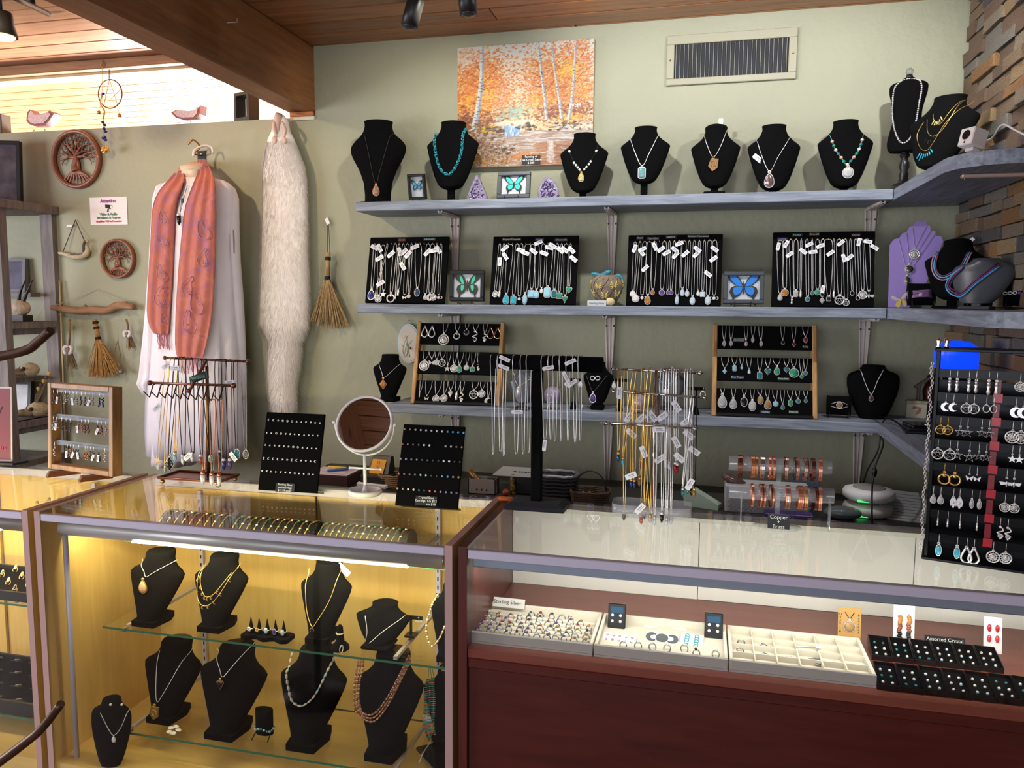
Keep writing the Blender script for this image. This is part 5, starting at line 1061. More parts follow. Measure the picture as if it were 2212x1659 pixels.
CHAR = mat('charcoal_leatherette', (70, 74, 80), .32)
lg1 = bust_on('necklace_bust', 'glossy charcoal bust behind the black T-bar on the lower shelf', 1130, 800, 884, 64, ZL, prof='v', stand='post', sh=.14, lean=.16, dep=.4, m=CHAR, standm=GREYLEATHER, yoff=.0)
necklace(lg1, 'silver chain with a beaded drop on the charcoal bust behind the T-bar', [(1109, 805), (1114, 824), (1121, 833), (1135, 826), (1154, 812)], SILVER, .0009, 'bar', .05, (SILVER, SILVER))
lg2 = bust_on('necklace_bust', 'glossy charcoal bust behind the chrome necklace tree on the lower shelf', 1446, 797, 884, 74, ZL, prof='v', stand='post', sh=.14, lean=.16, dep=.4, m=CHAR, standm=GREYLEATHER, yoff=.0)
necklace(lg2, 'silver chain with a pearl drop on the charcoal bust behind the chrome tree', [(1420, 815), (1430, 826), (1439, 837), (1448, 828), (1466, 812)], SILVER, .0009, 'circle', .03, (SILVER, PEARL))
l3 = bust_on('necklace_bust', 'small black velvet bust with amethyst drop, beside the T-bar on the lower shelf', 1291, 782, 884, 64, ZL, prof='v', stand='block', sh=.10, lean=.12, dep=.34)
necklace(l3, 'grey cord with an amethyst teardrop on the bust beside the T-bar', [(1267, 812), (1274, 832), (1281, 846), (1292, 835), (1311, 811)], mat('grey_cord', (90, 90, 96), .6), .0009, 'drop', .045, (SILVER, AMETH))
t = thing('hoop_earrings', 'pair of broad silver hoop earrings on the bust with amethyst drop', 'earrings', l3.t.location, l3.t.rotation_euler)
for q in (-1, 1):
 p = l3.px(1286+q*6+(0 if q < 0 else -1), 817, .003); part('hoop', MB().ring((p.x, p.y, p.z), .010, .002, 18, 6, sx=.9, sz=.8), SILVER, t)
def sphere_on(lab, cx, cy, r_px, ybase):
 p = at(cx, ybase, z=ZL); r = r_px*(at(cx+1, ybase, y=p.y)-p).x
 zc = at(cx, cy, y=p.y).z-ZL
 t = thing('crystal_sphere', lab, 'crystal ball', (p.x, p.y, ZL), group='amethyst spheres')
 part('ball', MB().ell((0, 0, zc), r, nu=24, nv=16), mat('cloudy_amethyst', (126, 112, 142), .12, coat=.6, noise=(45, (178, 168, 188), .25)), t)
 part('ring_stand', MB().ring((0, 0, zc-r*.78), r*.62, .0025, 20, 6, 'z').tube([(r*.5, 0, zc-r*.8), (r*.62, 0, .003)], .002, 5).tube([(-r*.3, r*.45, zc-r*.8), (-r*.4, r*.5, .003)], .002, 5).tube([(-r*.3, -r*.45, zc-r*.8), (-r*.4, -r*.5, .003)], .002, 5), SILVER, t)
sphere_on('amethyst ball on a silver ring stand, right of the T-bar post', 1193, 853, 18.5, 884)
sphere_on('amethyst ball behind the gold chains of the chrome tree', 1381, 870, 18.5, 893)
def ear_stand(lab, cx, ytop, ybase, wpx, pairs):
 p = at(cx, ybase, z=ZL); mpp = (at(cx+1, ybase, y=p.y)-p).x; h = at(cx, ytop, y=p.y).z-ZL; w = wpx*mpp/2
 t = thing('earring_stand', lab, 'earring stand', (p.x, p.y, ZL), group='black earring T-stands')
 part('foot', MB().loft([[(-.014, -.014, 0), (.014, -.014, 0), (.014, .014, 0), (-.014, .014, 0)], [(-.013, -.013, .006), (.013, -.013, .006), (.013, .013, .006), (-.013, .013, .006)], [(-.005, -.005, .032), (.005, -.005, .032), (.005, .005, .032), (-.005, .005, .032)]], smooth=False), VELVET, t)
 part('post', MB().b(-.003, .003, -.003, .003, .028, h), VELVET, t)
 part('crossbar', MB().b(-w, w, -.004, .004, h-.012, h, c=.001), VELVET, t)
 for i, (q, kind, l2, sz, m_) in enumerate(pairs):
  e = thing('earring', l2, 'earring', (p.x+q*w, p.y-.006, ZL+h-.006)); mb = MB(); mb.tube(bez([(0, 0, .006), (.003, 0, .004), (0, 0, -.006)], 6), .0006, 4); pend(mb, kind, 0, -.006, sz); part('drop', mb, [SILVER, m_], e)
ear_stand('black T-shaped earring stand just right of the T-bar post', 1238, 817, 884, 34, [(-.8, 'circle', 'left clear drop earring on the stand near the T-bar post', .022, QUARTZ), (.9, 'circle', 'right clear drop earring on the stand near the T-bar post', .022, QUARTZ)])
ear_stand('black T-shaped earring stand behind the left end of the chrome tree', 1338, 818, 888, 36, [(-.7, 'drop', 'silver drop earring on the stand at the chrome tree\'s left end', .026, QUARTZ)])
ear_stand('black T-shaped earring stand left of the right wooden rack', 1503, 836, 895, 34, [(.8, 'hoop', 'thin silver hoop earring on the stand left of the right rack', .03, SILVER)])
solo('pearl_charm', MB().lathe([(.0005, -.012), (.005, -.007), (.0045, 0), (.001, .006)], 10), PEARL, 'tiny white pearl charm lying against the bust with amethyst drop', 'charm', (l3.t.location.x-.062, l3.t.location.y-.01, ZL+.013))
# right end
wd = bust_on('necklace_bust', 'broad black velvet bust with silver rope chain at the right of lower shelf', 1882, 788, 903, 114, ZL, prof='wide', stand='none', sh=.0, lean=.10, dep=.30)
necklace(wd, 'silver rope chain with a small red drop on the broad velvet bust', [(1858, 798), (1867, 822), (1882, 851), (1896, 822), (1908, 799)], SILVER, .0014, 'drop', .028, (SILVER, stone('red_drop', (120, 50, 36), (80, 30, 24))))
bp = bracelet_pillow('black velvet pillow with an eye-shaped cuff, left of the broad bust', 1811, 902, at(1811, 903, z=ZL).y, ZL, .085, .072, R(-4), 0)
t = thing('cuff_bracelet', 'silver eye-shaped cuff with brown stone on its pillow', 'bracelet', bp.location, bp.rotation_euler)
for q in (-1, 1): part('band', MB().tube(bez([(-.038, -.012, .046), (-.018, -.024, .046+q*.008), (0, -.028, .046+q*.013), (.018, -.024, .046+q*.008), (.038, -.012, .046)], 14), .0012, 5), SILVER, t)
mb = MB(); cab(mb, 'circle', 0, .046, .0115, -.027); part('stone', mb, [SILVER, CITR], t)
# little box, figurine, wallets behind the earring tower
p = at(1978, 902, z=ZL); t = thing('gift_box', 'small cream box with a brown printed motif beside the red figurine', 'box', (p.x, p.y, ZL), (0, 0, R(-8)))
part('box', MB().b(-.035, .035, -.02, .02, 0, .055, c=.002), mat('cream_box', (206, 198, 172), .6), t); part('lid', MB().b(-.037, .037, -.022, .022, .055, .066, c=.002), mat('cream_lid', (190, 184, 156), .6, noise=(40, (150, 140, 100), .15)), t)
part('printed_motif', MB().prism([(-.004, .012), (.012, .020), (.016, .042), (-.012, .046), (-.020, .034), (.004, .038)], -.0206, -.02), mat('motif_brown', (156, 120, 92), .6), t)
p = at(2003, 902, z=ZL); t = thing('figurine', 'dark red carved figurine in a small peaked house frame', 'figurine', (p.x+.01, p.y+.03, ZL))
part('robe', MB().lathe([(.03, 0), (.032, .01), (.026, .03), (.022, .07), (.026, .10), (.018, .125), (.010, .135)], 16, sx=1, sy=.8), mat('dark_red_resin', (96, 22, 26), .3, noise=(40, (60, 12, 16), .2)), t); part('head', MB().ell((0, 0, .148), .014, .014, .017, 12, 8), mat('dark_red_resin', (96, 22, 26), .3), t)
part('roof', MB().prism([(-.055, .11), (.02, .165), (.095, .11), (.095, .118), (.02, .174), (-.055, .118)], -.02, .03), mat('grey_house', (120, 110, 108), .6), t); part('side_wall', MB().b(-.045, -.039, -.015, .03, 0, .12), mat('grey_house', (120, 110, 108), .6), t)
p = at(1972, 930, z=ZL)
for k, (lab, dx, rz, hh) in enumerate((('lower black leather wallet on the lower corner shelf', 0, -6, .011), ('middle black leather wallet in the stack on the lower corner shelf', .004, -2, .011), ('top black glossy pouch with silver clasp on the lower corner shelf', .008, 6, .009))):
 t = thing('wallet', lab, 'wallet', (1.36+dx, -.42, ZL+sum((.011, .011, .009)[:k])), (0, 0, R(rz)), 'stacked black wallets'); part('cover', MB().b(-.075, .075, -.05, .05, 0, hh, c=.003), [GREYLEATHER, GREYLEATHER, mat('gloss_black', (18, 18, 20), .15)][k], t)
 if k == 2: part('clasp', MB().ell((-.02, -.03, hh), .012, .006, .003, 10, 5), SILVER, t)
solo('power_cable', MB().tube(bez([(1.30, -.36, ZL+.003), (1.28, -.28, ZL+.02), (1.26, -.23, ZL+.004), (1.245, -.2455, ZL-.1), (1.22, -.20, .95), (1.20, -.18, .82)], 30), .003, 6), BLACK, 'black power cable running from the corner shelf down to the counter', 'cable')
# left wall
def wallz(px, py, Y=-.01): return at(px, py, y=Y)
TREEW = wood('carved_red_wood', (112, 62, 40), (150, 88, 58), 0, 9., .42, coat=.2)
TREED = mat('dark_carved_wood', (92, 50, 34), .45)
def tree_disc(lab, cx, cy, py0, py1, seed):
 c = wallz(cx, cy, -.012); r = (wallz(cx, py0).z-wallz(cx, py1).z)/2; rr = random.Random(seed)
 t = thing('tree_carving', lab, 'wall carving', (c.x, -.002, c.z), group='round carved tree discs')
 n = 40; rings = []
 for k in range(n):
  a = 2*math.pi*k/n; ca, sa = math.cos(a), math.sin(a); rings.append([(ca*q*r, y, sa*q*r) for q, y in ((1., -.0), (1.0, -.018), (.97, -.024), (.90, -.024), (.86, -.016), (.86, 0.))])
 part('rim', MB().loft(rings, True), TREEW, t)
 tr = MB().tube(bez([(0, -.012, -r*.40), (-r*.05, -.014, -r*.2), (r*.03, -.014, 0), (0, -.013, r*.12)], 10), [r*.16, r*.15, r*.13, r*.11, r*.10, r*.095, r*.09, r*.09, r*.085, r*.08, r*.075], 8)
 tr.tube(bez([(r*.08, -.011, -r*.42), (r*.09, -.013, -r*.15), (r*.02, -.013, r*.05)], 6), r*.06, 6)
 part('trunk', tr, TREEW, t)
 def grow(mb, p, ang, ln, w, d):
  if d == 0 or ln < r*.05: return
  q = (p[0]+math.sin(ang)*ln, p[1], p[2]+math.cos(ang)*ln); b = rr.uniform(-.35, .35); m_ = ((p[0]+q[0])/2+math.cos(ang)*ln*b*.4, p[1], (p[2]+q[2])/2-math.sin(ang)*ln*b*.4)
  if math.hypot(q[0], q[2]) > r*.88: k = r*.87/math.hypot(q[0], q[2]); q = (q[0]*k, q[1], q[2]*k)
  mb.tube(bez([p, m_, q], 5), [w*(1-.4*i/5) for i in range(6)], 5)
  for s_ in (-1, 1): grow(mb, q, ang+s_*rr.uniform(.3, .75), ln*rr.uniform(.66, .84), w*.62, d-1)
 for k, a in enumerate((-1.45, -.95, -.45, 0.05, .5, .98, 1.45)):
  mb = MB(); grow(mb, (0, -.012, r*.06), a, r*.30, r*.075, 4); part('branch', mb, TREED if k % 2 else TREEW, t)
 for k in range(9):
  a = -1.1+k*.275; mb = MB().tube(bez([(r*.08*a, -.012, -r*.40), (r*.35*a, -.012, -r*.55), (r*.5*a, -.011, -r*.70), (r*.62*a, -.010, -math.sqrt(max(.1, .74-(.62*a)**2))*r)], 8), [r*.06, r*.055, r*.05, r*.045, r*.04, r*.035, r*.03, r*.025, r*.02], 5); part('root', mb, TREEW, t)
tree_disc('larger carved wooden tree-of-life disc above the Attention sign', 165, 344, 281, 409, 3)
tree_disc('smaller carved wooden tree-of-life disc below the Attention sign', 255, 559, 516, 602, 8)
# attention sign
a, b_ = wallz(193, 427, -.003), wallz(276, 485, -.003); W = b_.x-a.x; H = a.z-b_.z
t = thing('warning_sign', 'laminated white Attention sign about video surveillance on the green wall', 'sign', ((a.x+b_.x)/2, -.003, b_.z))
part('sheet', MB().b(-W/2, W/2, 0, .002, 0, H, c=.0005), mat('sign_white', (226, 220, 220), .3), t)
text('Attention', H*.17, mat('sign_purple', (150, 60, 150), .6), t, (0, -.0006, H*.86), bold=.0009)
text('Video & Audio', H*.125, mat('sign_green', (70, 120, 90), .6), t, (0, -.0006, H*.385), bold=.0007); text('Surveillance In Progress', H*.105, mat('sign_green', (70, 120, 90), .6), t, (0, -.0006, H*.255), bold=.0006); text('Shoplifters Will Be Prosecuted', H*.088, mat('sign_red', (206, 40, 60), .6), t, (0, -.0006, H*.125), bold=.0007)
part('camera_icon', MB().prism([(-.08*W, H*.62), (.05*W, H*.57), (.11*W, H*.62), (.11*W, H*.71), (-.08*W, H*.74)], -.0006, 0).prism([(-.04*W, H*.48), (0, H*.46), (.02*W, H*.58), (-.02*W, H*.58)], -.0006, 0).prism([(.06*W, H*.60), (.10*W, H*.62), (.10*W, H*.70), (.06*W, H*.70)], -.0009, -.0006, 1), [INK, WHITE], t)
# mermaid ornament on a cord
p0, p1, p2 = wallz(163, 475, -.006), wallz(134, 549, -.02), wallz(183, 522, -.02)
t = thing('mermaid_ornament', 'bone-coloured reclining mermaid ornament hung on a brown cord', 'wall ornament', (p0.x, -.006, p0.z))
def rel(px, py, Y=-.02): q = wallz(px, py, Y); return (q.x-p0.x, q.y+.006, q.z-p0.z)
part('cord', MB().tube([rel(134, 549), (0, 0, 0), rel(183, 522)], .0022, 5), mat('brown_cord2', (86, 50, 36), .7), t)
BONE = mat('bone', (206, 192, 166), .6, noise=(60, (170, 152, 124), .2))
part('body', MB().tube(bez([rel(125, 546), rel(140, 549), rel(160, 555), rel(180, 552), rel(189, 543), rel(186, 530)], 18), [.003, .006, .008, .009, .010, .011, .013, .014, .015, .016, .016, .016, .016, .015, .014, .012, .010, .009, .008], 8), BONE, t)
part('head', MB().ell(rel(187, 521), .010, .010, .012, 10, 7), BONE, t)
part('hair', MB().tube(bez([rel(184, 520, -.028), rel(180, 532, -.03), rel(181, 545, -.03)], 8), .006, 6), mat('grey_hair', (84, 76, 70), .7), t)
mb = MB()
for k in range(14): q = rel(152+k*2, 549+1.2*math.sin(k), -.034); mb.ell(q, .004, .002, .003, 6, 4)
part('scales', mb, mat('scale_grey', (110, 104, 92), .6), t)['kind'] = 'stuff'
part('price_tag', MB().b(-.016, .016, -.001, 0, -.005, .005), PAPER, t, rel(150, 488, -.02))
# driftwood branch with four hung charms
p0 = wallz(200, 668, -.03)
t = thing('driftwood_branch', 'driftwood branch hung by white string, carrying small brooms', 'wall decoration', tuple(p0))
def rel2(px, py, Y=-.03): q = wallz(px, py, Y); return Vector((q.x-p0.x, q.y-p0.y, q.z-p0.z))
DRIFT = wood('driftwood', (128, 92, 66), (166, 126, 94), 0, 7., .7, stretch=6)
part('branch', MB().tube(bez([rel2(112, 664), rel2(140, 668), rel2(170, 672), (0, 0, -.004), rel2(230, 671), rel2(255, 660), rel2(289, 664)], 22), [.012, .013, .014, .016, .017, .018, .018, .017, .018, .019, .019, .02, .02, .019, .019, .018, .018, .019, .019, .018, .017, .016, .014], 10), DRIFT, t)
part('twig', MB().tube(bez([rel2(252, 664), rel2(265, 655), rel2(275, 653)], 6), [.012, .011, .010, .009, .008, .007, .005], 7), DRIFT, t); part('twig', MB().tube([rel2(182, 665), rel2(186, 660)], [.012, .007], 7), DRIFT, t)
part('string', MB().tube([rel2(120, 660), rel2(208, 625, -.005), rel2(275, 656)], .0012, 4), mat('string', (196, 190, 170), .8), t)
for k, X in enumerate((127, 153, 190, 215, 255, 277)): q = rel2(X, 676); part('cup_hook', MB().tube(bez([q, q+Vector((0, 0, -.01)), q+Vector((.006, 0, -.016)), q+Vector((.010, 0, -.010))], 8), .0011, 5), BRASS, t)
STRAW = mat('straw', (190, 146, 86), .7, noise=(90, (150, 106, 56), .25)); BAND = mat('black_binding', (24, 22, 24), .8)
def broom(lab, top, neck, bl, br, Yd, grp, name='hand_broom', bands=(.15, .4, .9), nb=150, cm=STRAW, seed=1):
 """straw hand broom: handle from top to neck pixel, bristle fan to bl..br pixels"""
 rr = random.Random(seed); P0 = at(*top, y=Yd); N_ = at(*neck, y=Yd); A, B = at(*bl, y=Yd), at(*br, y=Yd)
 t = thing(name, lab, 'broom', tuple(P0), group=grp); n0 = N_-P0; wd = .010+.004*(A-B).length/.2
 hb = MB()
 for k in range(11): a = 2*math.pi*k/11; o = Vector((math.cos(a)*wd*.55, math.sin(a)*wd*.55, 0)); hb.tube([o*.9, n0+o*1.1], wd*.26, 5)
 hb.tube([Vector((0, 0, 0)), n0], wd*.6, 8); part('handle', hb, cm, t)
 for f in bands: part('binding', MB().tube([n0*max(0, f-.06), n0*(f+.06)], [wd*.95, wd*1.0], 10), BAND, t)
 bb = MB()
 for k in range(nb):
  u = rr.random(); e = A.lerp(B, u)-P0; s_ = n0+Vector(((u-.5)*wd*1.6, rr.uniform(-.5, .5)*wd, .004)); e = e+Vector((0, rr.uniform(-.018, .018), rr.uniform(-.012, .012)-.02*(1-(2*u-1)**2)))
  bb.tube([s_, s_.lerp(e, .5)+Vector((rr.uniform(-.003, .003), rr.uniform(-.004, .004), 0)), e], [.0014, .0014, .0010], 4, cap=False)
 part('bristles', bb, cm, t)['kind'] = 'stuff'
 return t, n0
broom('straw hand broom with black-banded handle hanging from the driftwood', (205, 690), (213, 735), (186, 808), (259, 802), -.045, 'straw hand brooms')
t, n0 = broom('straw hand broom on a dark cord beside the white fur pelt', (709, 545), (707, 605), (668, 692), (755, 700), -.03, 'straw hand brooms', bands=(.22, .92), seed=4, cm=mat('pale_straw', (186, 158, 112), .7, noise=(90, (146, 112, 70), .25)))
q = wallz(708, 478, -.012)-Vector(t.location); part('cord', MB().tube([q, (-.004, 0, .0)], .0013, 4).tube([q+Vector((.004, 0, 0)), (.008, 0, 0)], .0013, 4), CORD, t); part('price_tag', MB().b(-.008, .008, -.001, 0, -.014, .014), PAPER, t, q+Vector((0, -.004, 0)), (0, R(-25), 0))
solo('wall_hook', MB().tube(bez([(0, 0, 0), (0, -.010, .004), (0, -.014, .012)], 6), .0018, 6), SILVER, 'tiny metal wall hook above the right-hand straw broom', 'hook', tuple(wallz(708, 474, 0)))
HERB = mat('dried_herb', (140, 112, 80), .8, noise=(80, (104, 80, 54), .25)); LACE = mat('white_lace', (206, 200, 204), .7)
def bundle(lab, top, knot, bot, wpx, bow):
 P0 = at(*top, y=-.045); K = at(*knot, y=-.045)-P0; B = at(*bot, y=-.045)-P0; w = wpx*.0022
 t = thing('herb_bundle', lab, 'herb bundle', tuple(P0), group='herb bundles on the driftwood'); rr = random.Random(wpx)
 part('stem', MB().tube([(0, 0, 0), K*.5+Vector((.003, 0, 0)), K], .005, 7), HERB, t)
 sp = MB()
 for k in range(46): sp.tube([K+Vector((rr.uniform(-.004, .004), 0, .004)), B+Vector((rr.uniform(-w, w), rr.uniform(-.012, .012), rr.uniform(-.012, .012)))], [.0012, .0008], 4, cap=False)
 part('sprigs', sp, HERB, t)['kind'] = 'stuff'
 for q in (-1, 1): part('bow_loop', MB().tube(bez([K, K+Vector((q*bow, -.006, -.006)), K+Vector((q*bow*.8, -.010, -bow*1.4)), K+Vector((q*bow*.3, -.010, -bow*1.6))], 8), [.004, .007, .009, .009, .008, .008, .008, .007, .006], 6), LACE, t)
bundle('dried herb bundle with white lace bow, left end of the driftwood', (151, 690), (149, 748), (156, 795), 15, .022)
bundle('small dried bundle with white bow, right end of the driftwood', (273, 690), (277, 715), (284, 752), 10, .016)
P0 = at(255, 688, y=-.045); t = thing('wire_pendulum', 'twisted wire charm with a glass ball hanging from the driftwood', 'charm', tuple(P0))
e = at(255, 735, y=-.045)-P0; f_ = at(262, 797, y=-.045)-P0
part('cord', MB().tube([(0, 0, 0), e], .0012, 4), mat('string', (196, 190, 170), .8), t)
part('wire_leaf', MB().tube(bez([e, e+Vector((-.022, 0, -.05)), e+Vector((-.012, 0, -.08)), f_], 12), .0018, 5).tube(bez([e, e+Vector((.004, 0, -.05)), e+Vector((.010, 0, -.08)), f_], 12), .0018, 5), mat('copper_wire', (120, 92, 70), .4, .8), t)
part('glass_ball', MB().ell(f_-Vector((0, 0, .012)), .013, nu=14, nv=9), mat('ball_glass', (150, 140, 150), .05, trans=.5), t)
YM = -.14
def mp(px, py, Y=YM): return at(px, py, y=Y)
mo = mp(425, 990); man = thing('mannequin', 'white hanging mannequin torso with neck cap and swivel hook', 'mannequin', tuple(mo))
def rm(px, py, Y=YM): return mp(px, py, Y)-mo
SKIN = mat('mannequin_cream', (214, 196, 178), .4)
def sect(rows, ripple=0., nf=9, n=40, ph=0.):
 rings = []
 for (xl, xr, py, d) in rows:
  A, B = rm(xl, py), rm(xr, py); c = (A+B)/2; w = (B-A).length/2; rip = ripple*max(0, min(1, (py-420)/450))
  rings.append([(c.x+w*math.cos(a)*(1+rip*.25*math.sin(nf*a+ph)), c.y-d*math.sin(a)-rip*.02*(1+math.sin(nf*a+ph*2+py*.004)), c.z) for a in [2*math.pi*k/n for k in range(n)]])
 return rings
part('torso', MB().loft(sect([(392, 442, 360, .045), (394, 439, 372, .044), (391, 442, 386, .05), (372, 466, 398, .06), (352, 494, 410, .075), (352, 496, 450, .095), (358, 490, 520, .095), (362, 486, 600, .08), (356, 492, 700, .09)])), SKIN, man)
part('neck_cap', MB().lathe([(.046, -.022), (.052, .0), (.046, .006), (.001, .008)], 24), mat('neck_cap', (206, 176, 150), .45), man, rm(417, 358), (R(28), 0, 0))
hk = rm(418, 338)
part('hook', MB().tube(bez([hk, hk+Vector((0, .01, .03)), hk+Vector((.02, .05, .055)), hk+Vector((.045, .07, .05)), hk+Vector((.05, .07, .025))], 14), .0055, 8), WHITE, man)
wh = thing('coat_hook', 'brass wall hook on a black plate holding the mannequin', 'hook', tuple(wallz(437, 350, 0)))
part('plate', MB().b(-.022, .022, -.006, 0, -.05, .05, c=.002), BLACK, wh)
q = Vector(wh.location); part('arm', MB().tube(bez([(0, -.006, .03), (-.01, -.05, .03), mp(432, 318, -.07)-q, mp(418, 302, -.10)-q, mp(406, 312, -.11)-q], 14), .004, 7), BRASS, wh)
part('screw', MB().ell((.0, -.007, .035), .004, .002, .004, 8, 4), SILVER, wh)
BL = mat('white_gauze', (240, 234, 242), .75, noise=(14, (230, 224, 236), .3)); bl = thing('blouse', 'loose white tunic blouse with long open sleeves on the mannequin', 'blouse', tuple(mo))
part('bodice', MB().loft(sect([(378, 466, 387, .064), (366, 482, 391, .07), (354, 494, 398, .08), (348, 501, 410, .09), (346, 503, 430, .10), (344, 503, 470, .112), (345, 500, 540, .11), (342, 502, 620, .105), (338, 506, 700, .11), (333, 514, 800, .12), (330, 518, 880, .125), (330, 518, 945, .125), (332, 516, 984, .122)], .55, 11)), BL, bl)
part('hem_tier', MB().loft(sect([(346, 430, 930, .10), (345, 425, 990, .11), (347, 420, 1000, .11)], .5, 9, ph=1.)), BL, bl)
def sleeve(rows, name):
 rings = []
 for xl, xr, py, d, Y in rows:
  A, B = rm(xl, py, Y), rm(xr, py, Y); c = (A+B)/2; w = (B-A).length/2
  rings.append([(c.x+w*math.cos(a), c.y-d*math.sin(a)*(1+.25*math.sin(5*a+py*.01)), c.z) for a in [2*math.pi*k/28 for k in range(28)]])
 part(name, MB().loft(rings), BL, bl)
sleeve([(352, 370, 398, .03, -.13), (345, 372, 406, .045, -.13), (340, 372, 430, .055, -.13), (330, 368, 520, .055, -.12), (325, 362, 620, .06, -.12), (318, 360, 720, .06, -.12), (309, 356, 810, .06, -.12), (304, 340, 828, .055, -.12), (318, 338, 850, .05, -.12)], 'left_sleeve')
sleeve([(478, 492, 396, .03, -.12), (476, 503, 406, .045, -.12), (476, 509, 428, .055, -.12), (474, 511, 490, .05, -.12), (476, 514, 560, .05, -.11), (478, 520, 640, .055, -.11), (480, 526, 730, .06, -.11), (478, 530, 800, .06, -.11), (480, 528, 850, .06, -.11), (482, 522, 875, .05, -.11)], 'right_sleeve')
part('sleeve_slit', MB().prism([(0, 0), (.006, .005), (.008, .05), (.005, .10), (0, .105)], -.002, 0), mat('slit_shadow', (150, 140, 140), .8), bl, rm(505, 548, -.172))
SCM, nt_, bs_ = _bsdf('coral_pashmina'); N = nt_.nodes; Lk = nt_.links
tc = N.new('ShaderNodeTexCoord'); nz_ = N.new('ShaderNodeTexNoise'); nz_.inputs['Scale'].default_value = 9; nz_.inputs['Detail'].default_value = 2; nz_.inputs['Distortion'].default_value = 2.2
rp = N.new('ShaderNodeValToRGB'); rp.color_ramp.elements[0].position = .36; rp.color_ramp.elements[0].color = (*lin((166, 94, 112)), 1); rp.color_ramp.elements[1].position = .47; rp.color_ramp.elements[1].color = (*lin((178, 96, 86)), 1)
e_ = rp.color_ramp.elements.new(.62); e_.color = (*lin((188, 103, 82)), 1); e_ = rp.color_ramp.elements.new(.70); e_.color = (*lin((186, 112, 112)), 1)
Lk.new(tc.outputs['Object'], nz_.inputs['Vector']); Lk.new(nz_.outputs['Fac'], rp.inputs['Fac']); Lk.new(rp.outputs['Color'], bs_.inputs['Base Color']); bs_.inputs['Roughness'].default_value = .65; bs_.inputs['Sheen Weight'].default_value = .2
sf = thing('scarf', 'coral pashmina scarf with paisley print and fringe over the white blouse', 'scarf', tuple(mo))
def drape(rows, name, folds=2, n=22, th=.004, amp=.011):
 V = []; m_ = len(rows)
 for j, (xl, xr, py, Y) in enumerate(rows):
  A, B = rm(xl, py, Y), rm(xr, py, Y)
  for i in range(n):
   u = i/(n-1); p = A.lerp(B, u); V.append(p+Vector((0, -amp*(.5+.5*math.cos(2*math.pi*folds*u+j*.25))-amp*.6*math.sin(math.pi*u), 0)))
 fr = V; bk = [p+Vector((0, th, 0)) for p in V]; k = len(V); F = []
 for j in range(m_-1):
  for i in range(n-1):
   a = j*n+i; F.append((a, a+n, a+n+1, a+1)); F.append((k+a, k+a+1, k+a+n+1, k+a+n))
 for j in range(m_-1):
  for a in (j*n, j*n+n-1): F.append((a, a+n, k+a+n, k+a))
 for i in range(n-1):
  for a in (i, (m_-1)*n+i): F.append((a, a+1, k+a+1, k+a))
 return part(name, MB().add(fr+bk, F, 0, True), SCM, sf)
def rows_smooth(rows, n=22):
 q = bez([(a, b_, c) for a, b_, c, d in rows], n); ys = [d for *_, d in rows]; m_ = len(rows)-1
 return [(p.x, p.y, p.z, float(np.interp(i/n*m_, range(m_+1), ys))) for i, p in enumerate(q)]
drape(rows_smooth([(380, 400, 374, -.17), (366, 401, 390, -.225), (346, 392, 412, -.25), (330, 380, 450, -.262), (325, 376, 520, -.262), (320, 372, 600, -.262), (318, 367, 680, -.264), (330, 366, 715, -.264), (340, 363, 722, -.264)]), 'left_panel')
drape(rows_smooth([(430, 446, 345, -.09), (430, 460, 372, -.17), (418, 466, 400, -.25), (400, 467, 450, -.266), (391, 466, 520, -.268), (384, 463, 600, -.268), (380, 458, 680, -.268), (380, 447, 745, -.268), (386, 440, 772, -.268)]), 'right_panel', 3)
nk = [rm(392, 378, -.17), rm(397, 366, -.08), rm(420, 360, -.04), rm(440, 358, -.06), rm(446, 368, -.15)]
part('neck_wrap', MB().tube(bez(nk, 14), .019, 10), SCM, sf)
fm_ = MB(); rr = random.Random(2)
for x0_, x1_, py, Y in ((340, 363, 721, -.265), (386, 440, 771, -.268)):
 for k in range(16): A = rm(x0_+(x1_-x0_)*k/15, py, Y-.006); fm_.tube(bez([A, A+Vector((rr.uniform(-.006, .006), 0, -.025)), A+Vector((rr.uniform(-.01, .01), 0, -.055-rr.random()*.02))], 5), .0013, 4, cap=False)
part('fringe', fm_, mat('coral_fringe', (176, 84, 92), .7), sf)['kind'] = 'stuff'
PZ = mat('paisley_lilac', (160, 110, 150), .6); PB = mat('paisley_blue', (140, 126, 160), .6)
for k, (px_, py_, s_, an_) in enumerate(((348, 590, 15, .3), (347, 640, 22, -.4), (350, 520, 14, .8), (425, 660, 22, .4), (438, 560, 18, -.3), (410, 700, 24, .2), (440, 500, 20, .5), (405, 620, 20, -.5), (352, 470, 14, .2), (355, 690, 14, .1))):
 c = rm(px_, py_, -.288); s2 = s_*.0022; mb = MB(); P_ = [c+Vector((math.cos(an_)*a*s2-math.sin(an_)*b_*s2, 0, math.sin(an_)*a*s2+math.cos(an_)*b_*s2)) for a, b_ in [(.0, 1.2), (-.55, .4), (-.6, -.4), (0, -.85), (.55, -.45), (.5, .1), (.15, .5), (.25, .95), (.0, 1.2)]]
 mb.tube(bez(P_, 22), .0016, 4)
 for q_ in range(5): mb.ell(c+Vector((rr.uniform(-.3, .3)*s2, 0, rr.uniform(-.6, .3)*s2)), .0028, .001, .0028, 6, 4)
 part('paisley_print', mb, PZ if k % 2 else PB, sf)
